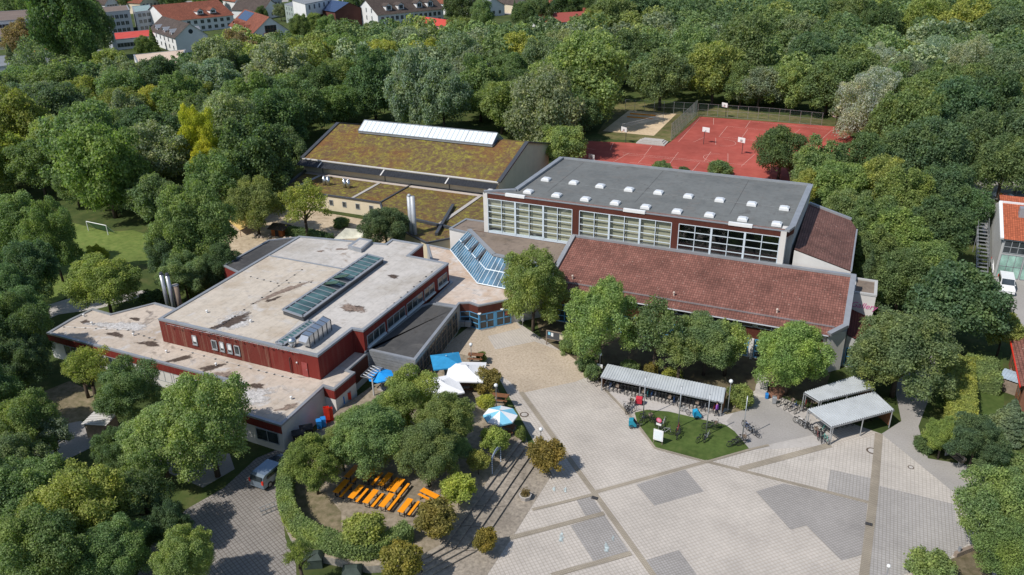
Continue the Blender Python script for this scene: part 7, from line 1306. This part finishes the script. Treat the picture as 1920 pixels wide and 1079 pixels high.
r0, r1 = ga+gn*4.5, gb+gn*4.5; e0, e1 = ga+gn*9, gb+gn*9
MB().face((ga.x,ga.y,3.2),(gb.x,gb.y,3.2),(r1.x,r1.y,5.4),(r0.x,r0.y,5.4)).face((r0.x,r0.y,5.4),(r1.x,r1.y,5.4),(e1.x,e1.y,3.2),(e0.x,e0.y,3.2)).build('roof', TILES, gh)
i0, i1, j0, j1 = ga+gn*.5+gd*.4, gb+gn*.5-gd*.4, ga+gn*8.5+gd*.4, gb+gn*8.5-gd*.4
MB().prism(ccw([i0,i1,j1,j0]), 0, 3.3).build('wall', plain('brown_house_boards', (.2,.09,.055), .8), gh); MB().bar((ga.x,ga.y,3.15),(gb.x,gb.y,3.15),.12,.16).build('barge_board', RED_PL, gh)
for k in range(3): a = i0.lerp(i1,.15+.3*k); c = i0.lerp(i1,.32+.3*k); window(gh, a, c, .9, 2.1, 2, 1, WOOD, GLASS_DARK, .05)
gs = thing('garden_shed', 'small shed with pale blue ridged roof beside the garden house', 'shed', (*(19.81, 93.09), 0), -.4)
MB().box(-1.0,1.0,-.8,.8,0,1.7).build('wall', GREYWOOD, gs); b = MB(); corrugated(b, (-1.2,-1.0,1.72), (1.2,-1.0,1.72), (1.2,1.0,1.95), (-1.2,1.0,1.95), 8, .03); b.build('roof', plain('pale_blue_sheet', (.36,.44,.52), .5), gs)
for c, lab in (((20.56, 96.89), 'white garden chair against the garden house'),):
    t = thing('garden_chair', lab, 'chair', (*c, .01), .5); MB().box(-.25,.25,-.25,.25,.4,.45).build('seat', WHITE, t); MB().box(-.25,.25,.22,.27,.45,.95).build('backrest', WHITE, t)
    for x in (-.21,.21):
        for y in (-.21,.21): MB().box(x-.025,x+.025,y-.025,y+.025,0,.4).build('leg', WHITE, t)
t = thing('blue_container', 'dark blue container with steel drum beyond the willow', 'container', (*(7.42, 191.10), 0), .1); MB().box(-2.4,2.4,-1.2,1.2,0,2.4).build('body', plain('navy_container', (.02,.06,.16), .5), t); MB().box(-3.8,-2.5,-1.0,1.0,0,1.8).build('brown_box', plain('rusty_box', (.16,.08,.06), .7), t); MB().tube((-2.0,-1.7,0),(-2.0,-1.7,2.9),.42,n=16).build('drum', ALU, t, True)
t = thing('yard_shed', 'low yard shed with pale slatted roof between the left trees', 'shed', (*(-69.23, 47.06), 0), .3); MB().box(-1.2,1.2,-1.0,1.0,0,1.8).build('wall', GREYWOOD, t)
for k in range(8): MB().box(-1.4,1.4,-1.2+k*.3,-1.2+k*.3+.2,1.82,1.88).build('slat', PLASTER, t)

# ---------------------------------------------------------------- houses of the town beyond the wood
WHITEWALL = plain('white_house_wall', (.68,.68,.67), .85, .2, 0, .05, .3); GREYWALL = plain('grey_house_wall', (.4,.42,.45), .85, .2, 0, .06, .3); BRICK = plain('brick_wall', (.24,.085,.055), .9, .1, 0, .15, .6); MINTWALL = plain('mint_grey_wall', (.3,.35,.32), .85, .2, 0, .06, .3); SOLAR = plain('solar_panel', (.03,.05,.11), .15, .7, 0, .1, 1)
FLATGREY = plain('flat_grey_roof', (.2,.215,.23), .8, .2, 0, .12, .15); FLATBROWN = plain('flat_brown_roof', (.17,.13,.11), .9, .2, 0, .12, .15); FLATBEIGE = plain('beige_roof', (.55,.43,.34), .9, .2, 0, .08, .2); FLATRED = plain('bright_red_roof', (.5,.07,.05), .7, .2, 0, .08, .3); OCHRE = plain('ochre_roof', (.42,.25,.08), .8, .2, 0, .1, .3); DARKWIN = GLASS_DARK
def face_windows(parent, P, Q, zs, n, w=1.2, h=1.35, m0=1.2, frame=None):
    P, Q = Vector(P), Vector(Q); L = (Q-P).length; d = (Q-P)/L
    for z in zs:
        for k in range(n):
            c = m0+(L-2*m0)*(k+.5)/n; a, b_ = P+d*(c-w/2), P+d*(c+w/2); window(parent, a, b_, z, z+h, 2, 1, frame or FRAME_GREY, DARKWIN, .0, .09)
def gable_house(name, label, A, B, C, ze, zr, wall, roof, ridge='AC', fronts=(), over=.5):
    """A-B front eaves/gable edge, C the corner behind A; ridge runs along A-C (gable faces the front) or along A-B"""
    t = thing(name, label, 'building'); A, B, C = Vector(A), Vector(B), Vector(C)
    x = (B-A).normalized(); y = Vector((-x.y, x.x)); W = (B-A).length; D = abs((C-A).dot(y))
    if (C-A).dot(y) < 0: y = -y
    def P(a, b_): q = A+x*a+y*b_; return q
    c = [P(0,0), P(W,0), P(W,D), P(0,D)]
    if ridge == 'AC':
        m0, m1 = P(W/2,0), P(W/2,D)
        MB().add([(*q,0) for q in c]+[(*q,ze) for q in c]+[(*m0,zr),(*m1,zr)], [(0,1,5,8,4),(1,2,6,5),(2,3,7,9,6),(3,0,4,7)]).build('wall', wall, t)
        s = (zr-ze)/(W/2); o = over
        e = [P(-o,-o),P(W/2,-o),P(W/2,D+o),P(-o,D+o),P(W+o,-o),P(W+o,D+o)]; zz = ze-s*o
        b = MB().face((*e[0],zz+.05),(*e[1],zr+.05),(*e[2],zr+.05),(*e[3],zz+.05)).face((*e[1],zr+.05),(*e[4],zz+.05),(*e[5],zz+.05),(*e[2],zr+.05))
    else:
        m0, m1 = P(0,D/2), P(W,D/2)
        MB().add([(*q,0) for q in c]+[(*q,ze) for q in c]+[(*m0,zr),(*m1,zr)], [(0,1,5,4),(1,2,6,9,5),(2,3,7,6),(3,0,4,8,7)]).build('wall', wall, t)
        s = (zr-ze)/(D/2); o = over; zz = ze-s*o
        e = [P(-o,-o),P(W+o,-o),P(W+o,D/2),P(-o,D/2),P(W+o,D+o),P(-o,D+o)]
        b = MB().face((*e[0],zz+.05),(*e[1],zz+.05),(*e[2],zr+.05),(*e[3],zr+.05)).face((*e[3],zr+.05),(*e[2],zr+.05),(*e[4],zz+.05),(*e[5],zz+.05))
    b.build('roof', roof, t)
    t['w'] = W; return t, P, W, D
def dormer(t, P, a, b0, ze, roof, wall, w=2.4, h=2.0, dep=3.0):
    q = [P(a-w/2,b0),P(a+w/2,b0),P(a+w/2,b0+dep),P(a-w/2,b0+dep)]; m0, m1 = P(a,b0), P(a,b0+dep)
    d = MB().add([(*x,ze) for x in q]+[(*x,ze+h) for x in q]+[(*m0,ze+h+1.0),(*m1,ze+h+1.0)], [(0,1,5,8,4),(1,2,6,5),(2,3,7,9,6),(3,0,4,7)]).build('dormer', wall, t)
    e = [P(a-w/2-.4,b0-.4),P(a+w/2+.4,b0-.4),P(a+w/2+.4,b0+dep),P(a-w/2-.4,b0+dep),P(a,b0-.4),P(a,b0+dep)]
    MB().face((*e[0],ze+h-.2),(*e[4],ze+h+1.1),(*e[5],ze+h+1.1),(*e[3],ze+h-.2)).face((*e[4],ze+h+1.1),(*e[1],ze+h-.2),(*e[2],ze+h-.2),(*e[5],ze+h+1.1)).build('dormer_roof', roof, d)
    window(d, P(a-w*.32,b0), P(a+w*.32,b0), ze+.3, ze+h-.1, 2, 1, FRAME_WHITE, DARKWIN)
def block(name, label, poly, z, wall, roof, fronts=(), z0=0.0, parent=None):
    t = parent or thing(name, label, 'building'); poly = ccw(poly)
    MB().prism(poly, z0, z, top=False).build('wall', wall, t); sheet('roof', poly, z-.05, roof, t); coping(poly, z+.05, .4, .35, ZINC, t)
    return t
# H4
t, P, W, D = gable_house('gabled_house', 'white house with orange-red roof, solar panels and a gable balcony', (-231.20, 264.18), (-222.54, 276.81), (-261.00, 284.23), 6.5, 12.5, WHITEWALL, TILES_RED)
face_windows(t, P(0,0), P(W*.3,0), (3.2,), 2, 1.5, 1.6, .6); face_windows(t, P(W*.7,0), P(W,0), (3.2,), 2, 1.5, 1.6, .6); window(t, P(W*.33,0), P(W*.66,0), 3.2, 4.8, 4, 1, FRAME_GREY, DARKWIN); window(t, P(W*.35,0), P(W*.65,0), 6.2, 9.2, 4, 2, WOOD, DARKWIN)
MB().prism(ccw([P(W*.3,-1.2),P(W*.7,-1.2),P(W*.7,0),P(W*.3,0)]), 5.2, 6.4).build('balcony', WOOD, t); face_windows(t, P(0,D), P(0,0), (3.0,), 6, 1.3, 1.5)
for f in (.2,.45,.7): dormer(t, lambda a, b_: P(b_, D-a), D*f, .5, 6.6, TILES_RED, WHITEWALL, 2.6, 1.2, 4)
MB().face(*[(*P(W*.5-a,b_), 12.5-a*(6/(W/2))+.15) for a, b_ in ((.5,D*.55),(W*.28,D*.55),(W*.28,D*.95),(.5,D*.95))]).build('solar_panel', SOLAR, t)
# H3
t, P, W, D = gable_house('gabled_house', 'white house with dark roof and a round gable window', (-255.78, 247.53), (-249.69, 258.95), (-284.04, 268.46), 6.2, 11.0, WHITEWALL, TILES_DARK)
m = P(W*.5,-.05); xv = (P(1,0)-P(0,0)); MB().add([(m.x+xv.x*.9*math.cos(2*math.pi*k/16), m.y+xv.y*.9*math.cos(2*math.pi*k/16), 8.0+.9*math.sin(2*math.pi*k/16)) for k in range(16)], [tuple(range(16))]).build('round_window', DARKWIN, t)
face_windows(t, P(0,D), P(0,0), (1.2,3.8), 6, 1.2, 1.5)
for f in (.25,.55,.8): dormer(t, lambda a, b_: P(b_, D-a), D*f, .6, 6.3, ZINC, WHITEWALL, 2.6, 1.4, 4); dormer(t, lambda a, b_: P(W-b_, a), D*f, .6, 6.3, ZINC, WHITEWALL, 2.6, 1.4, 4)
# H2
t, P, W, D = gable_house('long_house', 'long white house with brown-red roof and two dormers', (-301.40, 289.70), (-289.46, 319.21), (-324.76, 310.95), 6.0, 12.0, WHITEWALL, TILES_RED, 'AB')
face_windows(t, P(0,0), P(W,0), (3.6,.9), 9, 1.6, 1.5)
for f in (.52,.72): dormer(t, P, W*f, 2.0, 7.4, TILES_RED, WHITEWALL, 3.0, 1.6, 4)
# H11
t, P, W, D = gable_house('long_house', 'long white house with dark brown roof and four pointed dormers', (-217.24, 335.29), (-200.10, 368.27), (-233.75, 348.74), 6.6, 12.5, WHITEWALL, TILES_DARK, 'AB')
face_windows(t, P(0,0), P(W,0), (3.6,), 13, 1.5, 1.7); face_windows(t, P(0,0), P(W,0), (.8,), 13, 1.5, 1.7)
for f in (.2,.38,.66,.83): dormer(t, P, W*f, 1.8, 7.8, TILES_DARK, WHITEWALL, 3.2, 2.2, 4.5)
face_windows(t, P(0,D), P(0,0), (3.6,7.0), 3, .8, 1.9, 3.0); MB().prism(ccw([P(W*.55,D*.45),P(W*.58,D*.45),P(W*.58,D*.6),P(W*.55,D*.6)]), 11, 14.2).build('chimney', WHITEWALL, t)
# H13
t, P, W, D = gable_house('red_roof_bungalow', 'low house with wide red tile roof and brick chimney above the wood', (-139.65, 352.55), (-119.39, 370.93), (-150.03, 365.80), 3.8, 6.8, WHITEWALL, plain('rose_tiles', (.3,.075,.06), .8, .2, 0, .1, 2), 'AB')
face_windows(t, P(0,0), P(W,0), (1.2,), 8, 1.4, 1.3); MB().prism(ccw([P(W*.82,D*.45),P(W*.85,D*.45),P(W*.85,D*.58),P(W*.82,D*.58)]), 5.5, 8.3).build('chimney', BRICK, t)
# H1 grey block of flats, two staggered parts
t = block('apartment_block', 'grey stepped apartment block with balconies behind the tall dark tree', [(-326.21, 275.23),(-322.12, 287.59),(-341.25, 303.67),(-346.90, 292.15)], 10.5, GREYWALL, FLATBROWN)
block('', '', [(-320.45, 288.59),(-319.29, 298.08),(-340.32, 316.68),(-343.18, 308.16)], 9.5, GREYWALL, GLASS_GREEN, parent=t)
face_windows(t, (-326.21, 275.23), (-322.12, 287.59), (1.2,4.2,7.2), 5, 1.6, 1.7); face_windows(t, (-320.45, 288.59), (-319.29, 298.08), (1.2,4.2,7.0), 3, 1.7, 1.6)
# H5-H8 flat roofs at the left
t = block('red_roof_hall', 'low white building with bright red roof and a concrete pillar', [(-288.02, 245.77),(-278.81, 263.38),(-295.57, 279.30),(-306.57, 259.58)], 4.2, WHITEWALL, FLATRED)
q_ = (-288.25, 245.35); MB().box(q_[0]-1.0,q_[0]+1.0,q_[1]-1.0,q_[1]+1.0,0,9.0).build('pillar', GREYWALL, t); face_windows(t, (-288.02, 245.77), (-278.81, 263.38), (1.0,), 7, 2.4, 1.6)
t = block('beige_roof_hall', 'white hall with pale beige sloping roof and red edge', [(-215.21, 191.41),(-200.92, 192.41),(-229.90, 226.45),(-238.89, 210.92)], 6.0, WHITEWALL, FLATBEIGE)
t = block('grey_roof_hall', 'long low hall with grey flat roof behind the left trees', [(-274.29, 182.08),(-250.13, 210.92),(-274.09, 230.30),(-294.96, 196.86)], 4.5, GREYWALL, FLATGREY)
t = block('brown_roof_block', 'brown flat-roofed block at the top left corner', [(-367.66, 249.94),(-356.52, 267.67),(-394.39, 295.60),(-406.12, 277.46)], 8.0, WHITEWALL, FLATBROWN); face_windows(t, (-367.66, 249.94), (-356.52, 267.67), (1.5,4.6), 14, 2.2, 1.8)
t = block('lower_brown_block', 'lower brown-roofed wing in front of the top left block', [(-338.43, 228.11),(-326.01, 245.37),(-357.57, 268.72),(-366.81, 248.41)], 5.0, CREAM, FLATBROWN); face_windows(t, (-338.43, 228.11), (-326.01, 245.37), (1.8,), 14, 2.4, 2.0)
t = block('ochre_roof_shed', 'small building with ochre flat roof under the left trees', [(-294.09, 212.71),(-292.64, 222.68),(-308.17, 233.48),(-310.39, 223.85)], 3.5, CREAM, OCHRE)
# H9, H10
t = block('modern_house', 'modern mint grey house with white penthouse storey', [(-276.57, 342.50),(-253.05, 326.96),(-253.55, 336.43),(-282.32, 359.87)], 9.0, MINTWALL, FLATGREY); block('', '', [(-263.76, 332.96),(-246.59, 320.20),(-249.21, 344.92),(-265.21, 357.34)], 12.0, WHITEWALL, FLATGREY, z0=6.0, parent=t)
face_windows(t, (-276.57, 342.50), (-253.05, 326.96), (1.2,4.2,6.6), 7, 1.0, 1.4); face_windows(t, (-246.59, 320.20), (-249.21, 344.92), (9.2,), 5, 1.3, 2.0)
t, P, W, D = gable_house('brick_house', 'brick and timber building with solar panels on its roof', (-237.13, 329.69), (-230.35, 343.34), (-260.07, 352.20), 8.0, 11.5, plain('dark_brick', (.12,.055,.045), .9, .1, 0, .12, .4), SOLAR)
t = block('brick_annex', 'low brick annex beside the timber building', [(-262.41, 346.10),(-244.21, 335.01),(-252.66, 351.41),(-273.09, 366.09)], 6.0, BRICK, SOLAR); face_windows(t, (-262.41, 346.10), (-244.21, 335.01), (3.0,), 4, .9, 2.2)
for k, (a, b_, c, ze, zr, wl, rf, lab) in enumerate((((-297.23, 350.31),(-298.44, 365.72),(-318.43, 371.09),4.5,9.0,WHITEWALL,TILES_DARK,'small white house with dark roof beside the car park'), ((-189.92, 392.07),(-183.19, 404.58),(-204.74, 418.18),5.0,9.0,WHITEWALL,FLATGREY,'white house at the top edge behind the dark round tree'), ((-179.86, 410.98),(-175.91, 417.65),(-189.97, 431.19),5.0,9.0,CREAM,TILES_DARK,'cream house at the top edge beside the slim cypress'), ((-178.15, 329.54),(-174.15, 338.49),(-193.07, 355.37),3.5,5.5,plain('rose_wall',(.5,.3,.28),.85),FLATRED,'small rose building with red roof edge beside the white house'), ((-162.37, 415.93),(-157.34, 420.11),(-170.53, 433.58),5.0,8.5,WHITEWALL,TILES_RED,'little house with red roof peeping over the top trees'), ((-209.60, 403.40),(-205.38, 410.32),(-224.38, 429.47),6,10,GREYWALL,FLATGREY,'grey building right of the white dormer house'))):
    t, P, W, D = gable_house('small_house', lab, a, b_, c, ze, zr, wl, rf); face_windows(t, P(0,0), P(W,0), (1.2,), 3, 1.3, 1.5)
for k, (a, b_, c, ze, zr, wl, rf, lab) in enumerate((((-442.81, 315.91),(-441.47, 328.02),(-488.44, 347.01),7,11,GREYWALL,FLATGREY,'blue-grey block at the top left corner beyond the trees'), ((-397.78, 338.94),(-397.16, 347.92),(-431.85, 366.69),6,10,WHITEWALL,TILES_DARK,'white house above the grey apartment block'), ((-382.23, 349.16),(-381.26, 361.43),(-415.27, 377.91),6,10,CREAM,TILES_RED,'cream house at the top edge above the red roofed hall'), ((-334.24, 371.50),(-329.49, 381.93),(-363.49, 402.09),6,10,WHITEWALL,TILES_RED,'white house at the top edge beyond the far car park'), ((-316.02, 376.58),(-313.46, 386.35),(-343.63, 407.39),6,10,GREYWALL,TILES_DARK,'grey house at the top edge beside the car park'), ((-266.41, 377.01),(-263.79, 389.32),(-289.52, 407.20),7,11,WHITEWALL,FLATGREY,'white building at the top edge behind the solar roof'), ((-213.74, 396.62),(-210.73, 403.09),(-228.62, 422.00),6,10,WHITEWALL,TILES_RED,'white house with red roof right of the four dormers'))):
    t, P, W, D = gable_house('small_house', lab, a, b_, c, ze, zr, wl, rf); face_windows(t, P(0,0), P(W,0), (1.2,3.8), 4, 1.3, 1.5)
flat('car_park', [(-325.66, 358.59),(-319.66, 376.05),(-361.38, 430.70),(-380.90, 418.48)], L1, ASPHALT); flat('town_street', [(-403.12, 267.29),(-387.12, 367.21),(-328.60, 453.66),(-172.86, 404.55),(-172.99, 419.52),(-343.60, 487.23),(-485.31, 338.40)], .002, ASPHALT)
for k, (c, mt, lab) in enumerate((((-353.91, 394.40), SILVER, 'silver car at the left end of the far car park'), ((-339.31, 381.24), plain('dark_blue_paint', (.03,.06,.14), .3), 'dark blue car in the far car park'), ((-355.36, 403.13), ORANGE, 'yellow-orange car in the far car park'), ((-340.48, 389.45), VANW, 'white car in the far car park'), ((-354.36, 409.67), VANW, 'white car at the back of the far car park'), ((-338.03, 393.08), SILVER, 'silver car at the right end of the far car park'))): car(c, .4+k*.05, mt, lab, 'car', 'cars in the far car park')
TOWN = [(-249.5,352.2,5.2,3.7,'c','A',''), (-229.7,303.5,5.8,4.7,'b','O',''), (-227.1,288.7,6.1,5.0,'b','G',''), (-205.6,279.7,6.4,5.2,'b','G',''), (-181.8,355.3,9.4,8.3,'b','D',''), (-191.9,363.4,6.8,5.7,'b','D',''), (-166.2,342.8,7.0,5.8,'b','G',''), (-173.5,395.7,3.5,2.5,'c','D',''), (-147.7,348.6,7.0,5.8,'b','D',''), (-144.7,360.5,7.6,6.5,'b','D',''), (-139.3,377.8,8.4,7.3,'b','D',''), (-133.1,383.0,7.3,6.2,'b','D',''), (-270.9,250.1,3.7,2.6,'c','G',''), (-255.1,230.8,4.7,3.6,'b','G',''), (-417.2,297.3,8.5,7.3,'b','G',''), (-409.3,300.4,7.9,6.7,'b','G',''), (-424.6,321.5,7.0,5.8,'b','D',''), (-277.9,325.8,5.2,4.0,'b','D',''), (-283.3,346.8,4.8,3.6,'b','E',''), (-262.9,381.5,5.6,4.4,'b','G',''), (-177.3,269.4,6.1,4.9,'b','G',''), (-172.2,276.5,6.2,5.0,'b','L',''), (-165.6,281.5,6.2,5.0,'b','G',''), (-166.4,293.5,5.4,4.3,'b','D',''), (-184.8,264.2,6.1,4.9,'b','O',''), (-151.9,291.4,6.7,5.5,'b','O',''), (-96.3,315.6,10.3,9.2,'b','G',''), (-100.4,302.0,7.8,6.7,'b','O',''), (-90.3,332.4,10.6,9.5,'b','D',''), (-342.0,335.8,7.3,6.2,'b','D',''), (-343.0,356.3,6.9,5.8,'b','G',''), (-347.5,280.9,7.8,6.7,'b','D',''), (-410.9,324.2,8.2,7.0,'b','G',''), (-399.6,328.3,7.5,6.4,'b','D',''), (-394.7,352.5,6.5,5.3,'b','G',''), (-378.0,363.8,5.9,4.7,'b','D',''), (-347.4,369.2,6.4,5.3,'b','D',''), (-307.9,394.7,6.5,5.4,'b','G',''), (-286.6,390.5,5.7,4.6,'b','D',''), (-265.0,400.7,7.0,5.9,'b','D',''), (-253.2,409.7,7.1,5.9,'b','G','')]
RANK = ranked(TOWN, lambda t: (t[4], t[5]), lambda t: seen_x(t[0], t[1], t[2]))
for k, (u, v, zc, R, kind, hue, lab) in enumerate(TOWN): tree(u, v, zc, R, kind, hue, 'among the houses', k+1500, 1.1, None, 0.0, '%s %s among the houses%s' % (WORD[hue], FORM[kind], RANK[k]))
